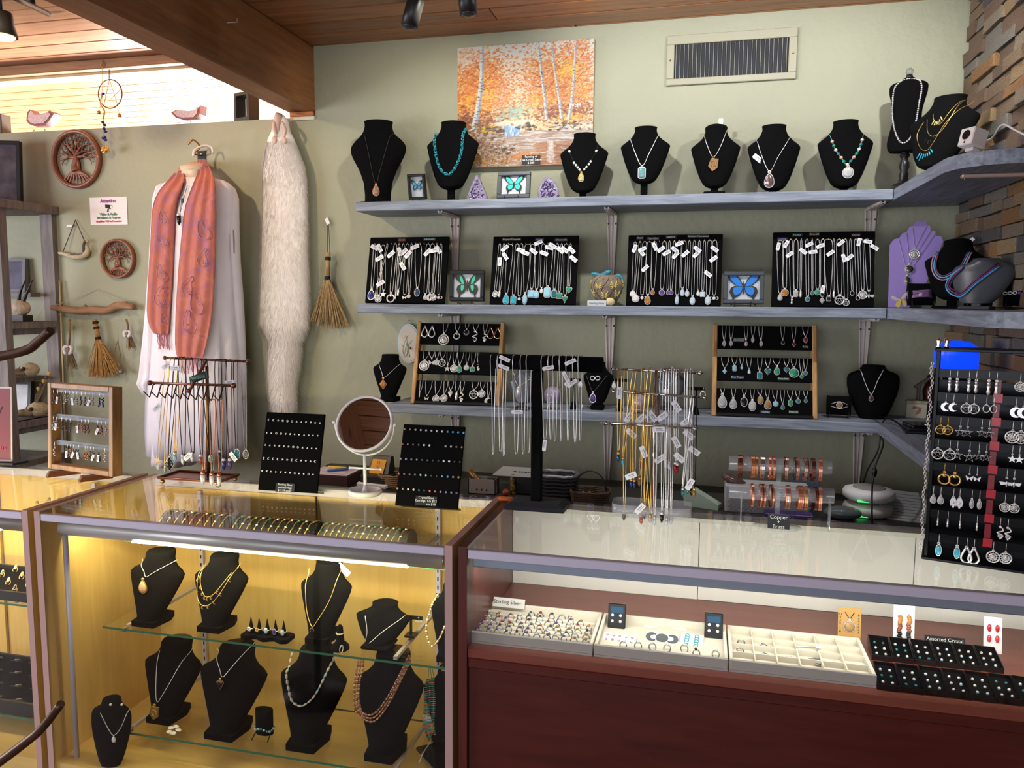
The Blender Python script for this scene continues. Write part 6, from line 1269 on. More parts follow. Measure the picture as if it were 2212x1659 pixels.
for k, (lab, a, b_, c, ln, m_) in enumerate((('black cord necklace with pointed black stone on the mannequin', (396, 395), (389, 460), (405, 400), .055, ONYX), ('short silver necklace with slim dark crystal on the mannequin', (393, 408), (396, 425), (410, 402), .03, DBLUE))):
 n_ = thing('necklace', lab, 'necklace', tuple(mo)); y_ = -.262
 part('cord', MB().tube([rm(*a, y_), rm(*b_, y_-.004), rm(*c, y_)], .0014 if k == 0 else .0009, 4), CORD if k == 0 else SILVER, n_)
 mb = MB(); pend(mb, 'crystal', 0, 0, ln); part('pendant', mb, [SILVER, m_], n_, rm(*b_, y_-.004))
FUR = mat('white_fur', (246, 238, 232), .9, sheen=.4); HIDE = mat('pink_hide', (206, 178, 166), .7)
po = at(618, 890, y=-.05); pelt = thing('fox_pelt', 'long white fox fur pelt hanging nose-up on the green wall', 'fur pelt', tuple(po))
rowsP = [(600, 614, 249, .012), (592, 622, 262, .03), (588, 626, 285, .035), (580, 634, 300, .038), (574, 645, 330, .04), (570, 656, 360, .042), (568, 661, 400, .042), (568, 663, 470, .044), (567, 664, 540, .045), (565, 666, 600, .045), (563, 666, 660, .045), (562, 664, 700, .045), (572, 655, 722, .042), (582, 648, 735, .04), (581, 649, 755, .045), (579, 646, 790, .045), (580, 638, 830, .04), (585, 638, 870, .035), (592, 634, 888, .03)]
rings = []
for xl, xr, py, d in rowsP:
 A, B = at(xl, py, y=-.05)-po, at(xr, py, y=-.05)-po; c = (A+B)/2; w = (B-A).length/2; rings.append([(c.x+w*math.cos(a), c.y-d*math.sin(a), c.z) for a in [2*math.pi*k/26 for k in range(26)]])
part('skin', MB().loft(rings), FUR, pelt)
hair = MB(); rr = random.Random(9)
for k in range(19000):
 t_ = rr.uniform(3.2, 17.9); j = int(t_); u = t_-j; a = rr.uniform(-.25, math.pi+.25); i0 = a/(2*math.pi)*26 % 26; i = int(i0); fi = i0-i; i2 = (i+1) % 26
 p = Vector(rings[j][i]).lerp(Vector(rings[j][i2]), fi).lerp(Vector(rings[j+1][i]).lerp(Vector(rings[j+1][i2]), fi), u); nx_ = math.cos(a); ny_ = -math.sin(a); ln = rr.uniform(.014, .032)
 tip = p+Vector((nx_*ln*.5+rr.uniform(-.004, .004), ny_*ln*.5, -ln*.9)); sd = Vector((ny_, -nx_, 0))*.0009
 o = len(hair.v); hair.v += [tuple(p+sd), tuple(p-sd), tuple(tip)]; hair.f.append([o, o+1, o+2]); hair.m.append(0); hair.sm.append(False)
part('fur', hair, FUR, pelt)['kind'] = 'stuff'
part('face_hide', MB().loft([[(c_.x+w_*math.cos(a), c_.y-.03*math.sin(a)-.012, c_.z) for a in [math.pi*k/9 for k in range(10)]] for c_, w_ in ((at(607, 247, y=-.05)-po, .012), (at(606, 262, y=-.05)-po, .022), (at(606, 285, y=-.05)-po, .020), (at(604, 298, y=-.05)-po, .012))]), HIDE, pelt)
for q in (-1, 1):
 e = at(603+q*11, 303, y=-.095)-po; part('ear', MB().ell(e, .012, .006, .017, 10, 6), HIDE, pelt, label='small folded ear')
 part('muzzle_fold', MB().tube(bez([at(600+q*8, 262, y=-.09)-po, at(604+q*12, 280, y=-.1)-po, at(606+q*8, 296, y=-.1)-po], 6), [.004, .007, .008, .008, .007, .005, .003], 6), HIDE, pelt)
def geode(lab, pts, seed):
 c = at(*pts[0], y=.05); t = thing('geode_half', lab, 'crystal', (c.x, .05, 2.385)); P_ = [(lambda q: (q.x-c.x, q.z-2.385))(at(*p, y=.05)) for p in pts[1:]]
 part('rind', MB().prism(P_, -.02, .03), mat('geode_pink_rind', (150, 100, 100), .6), t); cx_ = sum(a for a, _ in P_)/len(P_); cz_ = sum(b_ for _, b_ in P_)/len(P_)
 part('crystal_face', MB().prism([(cx_+(a-cx_)*.82, cz_+(b_-cz_)*.78) for a, b_ in P_], -.024, -.02), mat('geode_pink', (214, 176, 178), .3, noise=(120, (240, 220, 220), .2), bump=(150, .6)), t)
 for q in (-.4, .4): part('stand', MB().tube([(q*.08-.01, -.02, .0), (q*.08, -.02, .016), (q*.08+.01, -.02, 0)], .0018, 5), BRASS, t)
geode('pink crystal half-geode on wire feet, left one atop the partition wall', ((92, 278), (64, 262), (66, 245), (71, 238), (80, 247), (92, 249), (104, 246), (114, 241), (124, 247), (114, 262), (104, 272), (80, 274), (70, 270)), 1)
geode('pink crystal half-geode on wire feet, right one atop the partition wall', ((405, 264), (375, 245), (385, 240), (398, 240), (412, 242), (424, 240), (434, 236), (439, 229), (437, 248), (428, 258), (400, 260), (385, 256)), 2)
p = at(537, 258, y=.045); t = thing('shadow_box', 'small dark shadow-box frame standing on the partition wall by the beam', 'picture frame', (p.x, .03, 2.386), (0, 0, R(-18)))
part('frame', MB().b(-.05, -.036, -.03, .03, 0, .125).b(.036, .05, -.03, .03, 0, .125).b(-.036, .036, -.03, .03, 0, .014).b(-.036, .036, -.03, .03, .111, .125), mat('dark_green_frame', (58, 58, 50), .5), t)
part('back_card', MB().b(-.036, .036, .024, .028, .014, .111), mat('card_pale', (206, 200, 200), .6), t); part('figure', MB().ell((.006, .018, .06), .018, .005, .034, 10, 8), mat('figure_grey', (120, 114, 118), .7), t)
p = at(4, 278, y=.05); solo('wooden_block', MB().b(-.05, .03, -.03, .03, 0, .10, c=.003), mat('dark_block', (92, 84, 74), .6), 'dark block at the far left on top of the partition wall', 'block', (p.x, .05, 2.385))
# pentagram mobile and lapis bell string hung from the header
YH = -.03
p = at(233, 137, y=YH); t = thing('pentagram_mobile', 'wire pentagram ring mobile with tiny bells hanging from the ceiling header', 'hanging ornament', (p.x, YH, p.z))
def rh(px, py): return at(px, py, y=YH)-at(233, 137, y=YH)
W_ = mat('dark_wire', (88, 62, 52), .45, .6); part('hanger', MB().tube(bez([rh(233, 128), rh(232, 137), rh(239, 143), rh(236, 150), rh(236, 172)], 12), .0022, 5), W_, t)
c = rh(238, 203); rad = (at(238, 173, y=YH)-at(238, 235, y=YH)).length/2; part('ring', MB().ring(tuple(c), rad, .003, 36, 6), W_, t)
part('star', MB().tube([c+Vector((rad*math.sin(4*math.pi*k/5+.0), 0, rad*math.cos(4*math.pi*k/5))) for k in range(5)], .0022, 5, True), W_, t)
for X, Y in ((214, 240), (258, 246)): part('bell', MB().lathe([(.010, -.014), (.008, 0), (.002, .003)], 10, tuple(rh(X, Y))).tube([rh(X, Y), rh(X-(4 if X > 230 else -4), Y-14)], .001, 4), BRASS, t)
p = at(221, 140, y=YH-.03); t = thing('bead_chime', 'lapis bead string with brass bells hanging beside the pentagram', 'hanging ornament', tuple(p)); ro = p.copy()
def rc(px, py): return at(px, py, y=YH-.03)-ro
part('cord', MB().tube([rc(221, 128), rc(221, 200), rc(226, 330)], .0014, 4), mat('gold_cord', (190, 150, 110), .6), t); part('hook', MB().ring(tuple(rc(221, 140)), .010, .0016, 14, 5), BRASS, t)
part('figure', MB().tube(bez([rc(221, 205), rc(217, 225), rc(226, 240), rc(222, 256)], 10), .004, 6), mat('pale_gold', (214, 176, 120), .4, .5), t)
for k, (X, Y) in enumerate(((223, 203), (222, 264), (226, 270), (225, 278), (228, 284), (223, 298), (228, 302), (226, 296))): part('lapis_bead', MB().ell(tuple(rc(X, Y)), .009, .008, .007, 8, 6), LAPIS, t)
for X, Y in ((223, 318), (231, 317), (227, 322)): part('bell', MB().lathe([(.013, -.020), (.009, -.010), (.007, 0), (.002, .004)], 12, tuple(rc(X, Y))), GOLD, t)
# on the case tops
def stick(a, b_, r, n=6): return MB().tube([a, b_], r, n)
def hung(name, lab, grp, top, low, w, cm, kind=None, ps=.03, pm=(SILVER, SILVER), r=.0011, tagp=None, y=None, cat='necklace'):
 """a chain looped over a bar at photo pixel top, hanging to pixel low, in a plane of depth y"""
 A = at(*top, y=y); B = at(*low, y=y); t = thing(name, lab, cat, tuple(A), group=grp); d = B-A; h = w/2
 part('chain', MB().tube(bez([(0, .006, .004), (-h, -.004, -.006), Vector((-h, -.005, 0))+d*.5, Vector((-h*.4, -.004, .008))+d, d, Vector((h*.4, .002, .008))+d, Vector((h, .004, 0))+d*.5, (h, .008, -.006), (0, .006, .004)], 26), r, 4), cm, t)
 if kind: mb = MB(); pend(mb, kind, 0, 0, ps); part('pendant', mb, list(pm), t, tuple(d))
 if tagp: q = at(*tagp[:2], y=y)-A; price_tag(t, q+Vector((0, -.012, 0)), R(tagp[2]), .034, .016)
 return t
# wooden earring frame
Mx, W, H = frame_from((103, 1012), (243, 1031), (97, 826), z=.985, lean=3)
FW = wood('teak_frame', (146, 104, 62), (190, 144, 92), 2, 8, .5, stretch=7); f = .018; D = .040
t = mthing('earring_display', 'open wooden earring frame with three grey bars on the left case', 'earring display', Mx)
for a in (0, W-f): part('upright', MB().b(a, a+f, 0, D, 0, H, c=.002), FW, t)
for z in (0, H-f): part('rail', MB().b(f, W-f, 0, D, z, z+f, c=.002), FW, t)
for q in (.12, .62): part('foot', MB().add([(W*q, -.035, -.019), (W*q+.028, -.05, -.019), (W*q+.05, .06, -.019), (W*q+.022, .07, -.019), (W*q+.006, -.03, -.001), (W*q+.034, -.045, -.001), (W*q+.056, .06, -.001), (W*q+.028, .07, -.001)], [(0, 3, 2, 1), (4, 5, 6, 7), (0, 1, 5, 4), (1, 2, 6, 5), (2, 3, 7, 6), (3, 0, 4, 7)]), wood('dark_foot', (104, 58, 42), (130, 78, 56), 1, 8), t)
cols = [('smoky', (120, 104, 84)), ('clear', (206, 206, 204)), ('pale grey', (180, 184, 184)), ('black and clear', (90, 88, 86)), ('navy blue', (40, 50, 120)), ('aqua white', (196, 210, 208)), ('brown', (90, 72, 58)), ('pink', (214, 160, 150)), ('dark red', (110, 50, 44)), ('rust red', (140, 66, 46)), ('blush', (222, 196, 186)), ('pale green', (176, 186, 150)), ('coral pink', (206, 130, 118)), ('royal blue', (46, 60, 130)), ('orange', (206, 120, 70)), ('charcoal', (84, 78, 76)), ('indigo', (50, 54, 90))]
def LE(X, Y, yl=.018): return on(Mx, 90+X/3.886, 815+Y/3.886, yl)
for bi, (Y, items) in enumerate(((118, ((130, 0), (165, 0), (195, 0), (230, 1), (262, 2), (295, 1), (325, 2), (362, 3), (395, 3), (430, 1), (460, 2), (515, 4), (545, 4))), (345, ((128, 5), (155, 5), (200, 6), (235, 6), (268, 15), (335, 7), (365, 12), (395, 8), (425, 8), (500, 9), (530, 9), (568, 2))), (565, ((138, 10), (245, 11), (272, 12), (295, 12), (320, 13), (340, 13), (395, 14), (415, 14), (440, 15), (465, 15), (510, 16), (560, 10))))):
 z = LE(300, Y)[1]; bn = ['top', 'middle', 'bottom'][bi]; tilt = -.004
 part('earring_bar', MB().b(f, W-f, .014, .017, z-.007, z+.010), mat('grey_bar', (84, 88, 94), .45), t)
 for i, (X, ci) in enumerate(items):
  x, _ = LE(X, Y); e = mthing('earring', f'{cols[ci][0]} stone-chip earring, {ORD[i]} on the {bn} bar of the wooden earring frame', 'earring', Mx @ Matrix.Translation((x, .008, z-.008)), 'chip earrings in the wooden frame'); rr = random.Random(i+bi*20)
  part('ear_wire', MB().tube(bez([(0, .008, .008), (0, -.002, .012), (0, -.003, -.006)], 6), .0006, 4), SILVER, e); mb = MB(); dk = tuple(int(v*.7) for v in cols[ci][1])
  for k in range(9): mb.ell((rr.uniform(-.004, .004), -.003+rr.uniform(-.003, .003), -.008-k*.0034), rr.uniform(.0026, .0042), .003, .0024, 6, 4, k % 2)
  part('chip_cluster', mb, [mat('chip_%d' % ci, cols[ci][1], .25), mat('chip_dk_%d' % ci, dk, .25)], e)
  if i % 4 == 1 or (bi == 2 and i in (3, 10)): price_tag(e, (.004, -.010, -.026), R(60+20*(i % 3)), .024, .010)
# brass jewellery tree
zt = ZT; A = at(345, 1040, z=zt); BT = mat('antique_copper', (134, 84, 66), .35, .7)
yb_ = at(430, 1042, z=zt).y; base = at(430, 1042, z=zt)
t = thing('jewelry_tree', 'antique copper jewelry tree with two bars and hooked rail on the maple case', 'jewelry stand', (base.x, base.y, zt)); JT = t
def rj(px, py, dy=0.): return at(px, py, y=base.y+dy)-Vector((base.x, base.y, zt))
part('tray', MB().b(-.115, .115, -.055, .055, .016, .019).tube([(-.115, -.055, .022), (.115, -.055, .022), (.115, .055, .022), (-.115, .055, .022)], .004, 6, True), BT, t)
for sx in (-1, 1):
 for sy in (-1, 1): part('ball_foot', MB().ell((sx*.105, sy*.047, .008), .008, nu=10, nv=7), BRASS, t)
part('post', MB().tube([(.022, .02, .019), rj(447, 790, .02)], .0055, 10), BRASS, t)
part('upper_bar', stick(rj(356, 773, .02), rj(535, 781, .02), .0042, 8).ell(rj(356, 773, .02), .007, nu=10, nv=7).ell(rj(536, 781, .02), .008, nu=10, nv=7), BT, t)
part('lower_bar', stick(rj(325, 827, -.03), rj(504, 833, -.03), .0042, 8).ell(rj(324, 827, -.03), .009, nu=10, nv=7).ell(rj(505, 833, -.03), .009, nu=10, nv=7), BT, t)
part('cross_rod', stick(rj(446, 778, .02), rj(408, 846, -.09), .005, 8).ell(rj(408, 844, -.09), .008, nu=10, nv=7), BT, t)
for k in range(10):
 a = rj(336+k*16.7, 828.5+k*.45, -.03); b2 = rj(323+k*16.7, 858+k*.9, -.07); part('hook', MB().tube([a, a+Vector((0, -.012, -.004)), b2, b2+Vector((-.012, -.012, .020))], .0022, 6), mat('dark_bronze', (70, 48, 40), .4, .7), t)
sg = thing('twisted_label', 'dark green handwritten label wrapped on the copper jewelry tree', 'label', tuple(at(432, 815, y=base.y-.05)))
part('band', MB().loft([[(x, -.01*math.cos(x*30), z+.006*math.sin(x*40)) for z in (-.012, .012)]+[(x, -.0115*math.cos(x*30)+.001, z+.006*math.sin(x*40)) for z in (.012, -.012)] for x in np.linspace(-.036, .036, 12)]), mat('dark_green_tape', (34, 50, 44), .4), sg, rot=(0, R(-8), 0)); text('made stones', .011, mat('green_ink', (96, 160, 130), .5), sg, (0, -.0125, 0), rot=(0, R(-8), 0))
yb2 = base.y
for i, (xt, yt, xl, yl, cm, kind, ps, stn, w, d) in enumerate((
 (361, 778, 341, 1000, GOLD, 'drop', .022, QUARTZ, .006, 'gold chain with white drop'), (371, 778, 358, 1005, GOLD, 'crystal', .026, QUARTZ, .008, 'gold chain with clear point'), (380, 778, 367, 980, CORD, 'dia', .06, ONYX, .008, 'cord with black arrowhead stone'), (388, 778, 380, 975, GOLD, 'crystal', .036, TOPAZ, .008, 'gold chain with pale blue crystal'), (392, 776, 397, 980, CORD, 'crystal', .038, QUARTZ, .018, 'black cord with capped clear crystal'), (408, 778, 417, 975, CORD, 'crystal', .036, QUARTZ, .018, 'black cord with slim clear crystal'), (432, 780, 436, 980, CORD, 'crystal', .036, CARN, .012, 'black cord with orange crystal'), (440, 780, 455, 980, CORD, 'oval', .03, MALA, .014, 'brown cord with green oval stone'), (470, 781, 476, 970, CORD, 'crystal', .036, DBLUE, .016, 'black cord with grey-blue crystal'), (480, 781, 486, 988, CORD, 'crystal', .04, LAPIS, .020, 'black cord with blue-capped crystal'), (492, 782, 499, 988, CORD, 'crystal', .04, AMETH, .014, 'black cord with violet crystal'), (508, 782, 512, 968, CORD, 'rect', .034, TURQD, .008, 'thick black cord with teal-topped stone'), (526, 783, 531, 968, mat('grey_chain', (130, 126, 120), .4, .6), 'oval', .036, stone('smoky', (84, 84, 74), (120, 116, 100)), .010, 'fine grey chain with big smoky oval'))):
 hung('pendant_necklace', f'{d}, {ORD[i]} from left on the copper tree\'s upper bar', 'necklaces on the copper tree', (xt, yt), (xl, yl), w, cm, kind, ps, (SILVER, stn), .0014, {0: (344, 880, 40), 1: (364, 790, 35), 3: (383, 795, 5), 5: (410, 985, 40), 8: (500, 826, 5), 11: (508, 985, -50)}.get(i), y=yb2)
for i, (xl, d) in enumerate(((441, 'left'), (460, 'middle'), (476, 'right'))): hung('pendant_necklace', f'copper chain with copper-wrapped clear quartz, {d} of three on the hooked rail', 'necklaces on the copper tree', (xl-2, 866), (xl, 1016+i*2), .010, COPPER, 'crystal', .046, (COPPER, QUARTZ), .0013, y=yb2-.075)
# black stud boards
def stud_board(lab, bl, br, tl, lines, rows, sz, colsz, which):
 Mx, W, H = frame_from(bl, br, tl, z=ZT)
 t = mthing('stud_board', lab, 'earring board', Mx, 'black stud earring boards')
 part('panel', MB().b(0, W, 0, .010, 0, H, c=.0015), VELVET, t); part('easel', MB().b(.01, W-.01, .010, .075, 0, .006), BLACK, t)
 c = part('price_card', MB().b(-.033, .033, -.004, -.002, 0, .028), CARD, t, (W*.47 if which == 'silver' else W*.5, 0, .004 if which != 'silver' else -.002))
 for i, l in enumerate(lines): text(l, sz, CHALK, c, (0, -.0046, .028*(1-(i+.5)/len(lines))), thick=.0002)
 for ri, (pts, kinds) in enumerate(rows):
  for i, (X, Y) in enumerate(pts):
   x, z = on(Mx, X, Y, -.002); kd = kinds[i % len(kinds)]; mb = MB()
   if isinstance(kd, str):
    s_ = .0042
    if kd == 'ball': mb.ell((0, -.003, 0), .0030, .002, .0030, 8, 5)
    elif kd == 'moon': mb.prism([(a*s_, b_*s_) for a, b_ in o_moon(6)], -.002, 0)
    elif kd == 'star': mb.prism([(a*s_, b_*s_) for a, b_ in o_star()], -.002, 0)
    elif kd == 'tri': mb.prism([(-s_*.8, -s_*.6), (s_*.8, -s_*.6), (0, s_*.8)], -.002, 0)
    elif kd == 'ring': mb.ring((0, -.0015, 0), s_*.7, .001, 10, 4)
    elif kd == 'knot': mb.ring((0, -.0015, 0), s_*.45, .0012, 8, 4).ell((.002, -.002, .002), .0018, nu=6, nv=4)
    m_ = SILVER
   else: mb.ell((0, -.003, 0), .0036, .0022, .0036, 8, 6); m_ = mat('stud_%d_%d_%d' % kd, kd, .2)
   e = mthing('stud_earring', f'tiny stud earring, {ORD[i]} in the {ORD[ri]} row of the {which} stud board', 'earring', Mx @ Matrix.Translation((x, -.0005, z)), f'studs on the {which} board'); part('face', mb, m_, e)
def row(a, b_, n, skip=()): return [(a[0]+(b_[0]-a[0])*k/(n-1), a[1]+(b_[1]-a[1])*k/(n-1)) for k in range(n) if k not in skip]
stud_board('black stud board of silver earrings, left of the round mirror', (557, 1058), (684, 1066), (577, 890), ['Sterling Silver', 'stud earrings', '$15.95 a pair'], [(row((581, 907), (691, 914), 12), ['moon', 'moon', 'star', 'ring', 'ring', 'ring', 'tri', 'tri', 'knot', 'knot', 'star', 'star']), (row((577, 935), (687, 941), 12), ['ball', 'ball', 'ring', 'ring', 'knot', 'knot', 'ball', 'ball', 'tri', 'tri', 'ball', 'ball']), (row((573, 961), (684, 969), 12), ['tri', 'tri', 'star', 'star', 'star', 'star', 'ring', 'ring', 'tri', 'tri', 'ball', 'ball']), (row((570, 990), (681, 997), 12), ['moon', 'moon', 'moon', 'moon', 'star', 'star', 'moon', 'moon', 'knot', 'knot', 'tri', 'moon']), (row((566, 1017), (677, 1025), 12), ['star', 'knot', 'ball', 'ball', 'knot', 'knot', 'star', 'star', 'ball', 'ball', 'ring', 'ball'])], .0092, 0, 'silver')
G_, W_2, B_, Rr, K_, Y_ = (120, 130, 126), (226, 226, 222), (70, 160, 214), (150, 96, 80), (60, 64, 84), (160, 140, 90)
stud_board('black board of coloured crystal studs, right of the round mirror', (853, 1091), (988, 1100), (873, 916), ['Crystal Stud', 'Earrings  LG $12', '            sm $10'], [(row((875, 927), (1002, 935), 12), [(150, 130, 110), (140, 110, 96), (170, 180, 180), (180, 190, 190), (190, 190, 196), (170, 170, 176), (206, 200, 196), (206, 206, 206), B_, B_, B_, B_]), (row((870, 959), (998, 966), 12, (6, 7)), [Rr, Rr, (110, 80, 66), (90, 86, 80), W_2, W_2, (160, 180, 170), (170, 190, 180), Rr, Rr]), (row((866, 991), (994, 998), 12), [(150, 150, 180), (150, 150, 180), (120, 126, 180), (120, 126, 150), (70, 74, 80), (70, 74, 80), (60, 60, 80), (60, 60, 80), W_2, W_2, (50, 50, 56), (50, 50, 56)]), (row((862, 1023), (991, 1031), 12), [Rr, Rr, (90, 100, 100), (90, 100, 110), (150, 190, 180), (150, 190, 180), (50, 50, 56), (50, 50, 56), B_, B_, Y_, Y_]), (row((859, 1055), (987, 1065), 12), [Y_, Y_, W_2, W_2, (80, 90, 120), (60, 66, 110), (180, 110, 84), (170, 100, 80), (140, 130, 180), (130, 120, 170), (130, 120, 170), (110, 90, 150)])], .0098, 0, 'crystal')
# round mirror
p = at(789, 1068, z=ZT); mo_ = p; pmx = (at(790, 1068, y=p.y)-p).x
t = thing('table_mirror', 'round white tabletop mirror on a stem with dish base and cross arm', 'mirror', (p.x, p.y, ZT))
def rr_(px, py, dy=0.): return at(px, py, y=mo_.y+dy)-Vector((mo_.x, mo_.y, ZT))
part('dish_base', MB().lathe([(.048, 0), (.052, .004), (.053, .012), (.050, .018), (.046, .016), (.044, .008), (.015, .006), (.008, .016), (.005, .03)], 32), WHITE, t)
cm_ = rr_(787, 915); rad = 57*pmx
part('stem', MB().tube([(0, 0, .012), cm_-Vector((0, 0, rad+.010))], .0052, 12), WHITE, t)
part('cross_arm', stick(rr_(757, 1010), rr_(822, 1014), .003, 8).ell(rr_(756, 1010), .0045, nu=8, nv=6).ell(rr_(823, 1014), .0045, nu=8, nv=6), WHITE, t)
part('yoke', MB().tube([cm_+Vector((math.cos(a)*(rad+.010), 0, math.sin(a)*(rad+.010))) for a in [math.pi+math.pi*k/20 for k in range(21)]], .0028, 8), WHITE, t)
for q in (-1, 1): part('pivot_knob', MB().ell(cm_+Vector((q*(rad+.013), 0, 0)), .0055, nu=10, nv=7), WHITE, t)
g = part('mirror_head', MB().ring((0, 0, 0), rad-.001, .0048, 44, 10).prism(circ(0, 0, rad-.002, 44), .002, .005), WHITE, t, cm_, (R(-27), 0, R(4)))
part('mirror_glass', MB().prism(circ(0, 0, rad-.003, 44), -.0015, .0015), mat('mirror_silver', (236, 236, 236), .01, 1.), g)
# black T-bar with silver chains
p = at(1160, 1096, z=ZT); t = thing('t_bar_stand', 'tall black velvet T-bar necklace stand on the cherry case', 'jewelry stand', (p.x, p.y, ZT)); TB = p
def rt(px, py, dy=0.): return at(px, py, y=TB.y+dy)-Vector((TB.x, TB.y, ZT))
part('base', MB().loft([[(-.088, -.05, 0), (.088, -.05, 0), (.092, .05, 0), (-.082, .05, 0)], [(-.088, -.05, .012), (.088, -.05, .012), (.092, .05, .012), (-.082, .05, .012)], [(-.07, -.035, .022), (.07, -.035, .022), (.075, .045, .022), (-.066, .045, .022)]], smooth=False), mat('navy_velvet', (16, 18, 26), .9, sheen=.05), t)
a, b_ = rt(1150, 800), rt(1173, 800); part('post', MB().b(a.x, b_.x, -.012, .012, .018, a.z, c=.003), VELVET, t)
a, b_ = rt(1037, 768), rt(1302, 806); part('bar', MB().tube([(a.x, 0, (a.z+rt(1302, 774).z)/2-.019+.004), (b_.x, 0, (rt(1037, 768).z+rt(1302, 774).z)/2-.019)], .0225, 22), VELVET, t)
for i, (x, yl, w) in enumerate(((1065, 978, .006), (1081, 972, .010), (1088, 981, .006), (1115, 977, .012), (1130, 977, .008), (1142, 975, .006), (1177, 945, .014), (1190, 946, .010), (1199, 949, .008), (1212, 951, .004), (1227, 949, .006), (1242, 952, .008), (1253, 948, .006))):
 A = at(x, 771, y=TB.y-.004); B = at(x, yl, y=TB.y-.025); n_ = thing('silver_chain', f'plain silver chain, {ORD[i]} from left on the black T-bar', 'necklace', tuple(A), group='silver chains on the T-bar'); d = B-A
 part('chain', MB().tube(bez([(0, .0, .002), (-w/2, -.020, -.006), Vector((-w/2, 0, 0))+d*.5, Vector((-w/4, 0, .006))+d, d, Vector((w/4, .006, .006))+d, Vector((w/2, .010, 0))+d*.5, (w/2, .022, -.006), (0, .0, .002)], 30), .0011, 5), mat('bright_silver', (226, 222, 220), .3, .4), n_)
 tg = {1: ((1088, 793, -20), (1090, 775, -22)), 3: ((1117, 890, 3),), 7: ((1184, 795, 12),), 10: ((1232, 782, 24), (1222, 814, -62)), 11: ((1236, 828, 40),), 6: ((1176, 962, 85),)}.get(i, ())
 for k, (X, Y, an) in enumerate(tg): price_tag(n_, at(X, Y, y=TB.y-.032-.004*k)-A, R(an), .034, .011)
# chrome necklace tree
p = at(1408, 1108, z=ZT); CT = p; t = thing('necklace_tree', 'chrome three-tier necklace tree standing in a clear tray on the cherry case', 'jewelry stand', (p.x, p.y, ZT))
def rx(px, py, dy=0.): return at(px, py, y=CT.y+dy)-Vector((CT.x, CT.y, ZT))
part('clear_tray', MB().loft([[(q*math.copysign(abs(math.cos(a))**.35, math.cos(a))*.113, q*math.copysign(abs(math.sin(a))**.35, math.sin(a))*.05, z) for a in [2*math.pi*k/28 for k in range(28)]] for q, z in ((.96, 0), (1, .004), (1.01, .030), (.985, .030), (.975, .006), (.4, .005))]), pane('clear_tray', (.97, .98, .98), 1.0, .18), t)
part('post', stick((.0, .0, .004), rx(1418, 800), .0055, 10).tube([(.008, -.012, .004), rx(1424, 850, -.012)], .0045, 10), CHROME, t)
for nm, (a, b_, dy) in dict(top=((1328, 797), (1508, 806), 0), middle=((1330, 845), (1518, 859), -.012), lower=((1315, 914), (1497, 925), -.045)).items():
 A, B = rx(*a, dy), rx(*b_, dy); part('bar', stick(A, B, .0034, 8), CHROME, t)
 for q, sg_ in ((A, -1), (B, 1)): part('finial', MB().tube([q, q+Vector((sg_*.004, 0, 0)), q+Vector((sg_*.008, 0, 0)), q+Vector((sg_*.014, 0, 0))], [.004, .0065, .0055, .0008], 10), CHROME, t)
def CX(X, Y): return (1280+X/2.572, 780+Y/2.572)
rows = [('top', 152, 85, 145, 500, GOLD, 'crystal', .032, DBLUE), ('top', 185, 60, 176, 830, GOLD, 'crystal', .03, ONYX), ('top', 232, 60, 170, 530, GOLD, 'crystal', .026, TURQ), ('top', 282, 50, 275, 540, GOLD, 'crystal', .03, CARN), ('top', 318, 50, 262, 640, GOLD, 'crystal', .03, CITR), ('top', 385, 50, 372, 500, SILVER, None, 0, None), ('top', 418, 58, 410, 540, SILVER, 'crystal', .03, QUARTZ), ('top', 432, 58, 428, 550, SILVER, 'crystal', .03, QUARTZ), ('top', 446, 58, 436, 860, SILVER, 'crystal', .026, QUARTZ), ('top', 458, 58, 462, 555, SILVER, 'crystal', .034, GARN), ('top', 472, 58, 470, 560, SILVER, 'crystal', .034, GARN), ('top', 520, 60, 518, 560, SILVER, 'crystal', .026, TOPAZ), ('top', 535, 60, 528, 690, SILVER, 'crystal', .026, MALA), ('top', 550, 62, 550, 690, SILVER, 'crystal', .03, ONYX),
 ('middle', 220, 175, 216, 650, GOLD, 'crystal', .028, LAPIS), ('middle', 235, 175, 232, 655, GOLD, 'crystal', .026, DBLUE), ('middle', 300, 180, 272, 850, GOLD, 'crystal', .03, CARN), ('middle', 325, 182, 290, 820, GOLD, 'crystal', .03, LAPIS), ('middle', 555, 205, 502, 700, SILVER, 'crystal', .028, TURQD), ('middle', 572, 208, 565, 700, CORD, 'crystal', .03, CITR), ('lower', 295, 352, 322, 850, GOLD, 'crystal', .026, ROSE), ('lower', 350, 370, 345, 860, SILVER, 'crystal', .028, QUARTZ), ('lower', 395, 372, 386, 835, SILVER, 'crystal', .032, ONYX), ('lower', 420, 372, 412, 865, SILVER, 'crystal', .028, QUARTZ)]
cnt = {}
cname = {id(DBLUE): 'grey-blue', id(ONYX): 'black', id(TURQ): 'turquoise', id(CARN): 'rust-red', id(CITR): 'smoky brown', id(QUARTZ): 'clear', id(GARN): 'dark red', id(TOPAZ): 'pale blue', id(MALA): 'green', id(LAPIS): 'blue', id(TURQD): 'teal', id(ROSE): 'pink'}
tgs = {0: (152, 175, 88), 1: (203, 310, 55), 2: (217, 398, -42), 3: (270, 318, 45), 4: (335, 303, -52), 5: (388, 305, 40), 6: (376, 540, 36), 9: (465, 445, -60), 10: (483, 532, -40), 11: (518, 335, 40), 12: (535, 405, -38), 13: (565, 495, -35), 14: (215, 632, 25), 17: (285, 500, -68), 20: (265, 815, 50), 21: (368, 377, 2), 18: (540, 680, 62), 8: (466, 248, -55)}
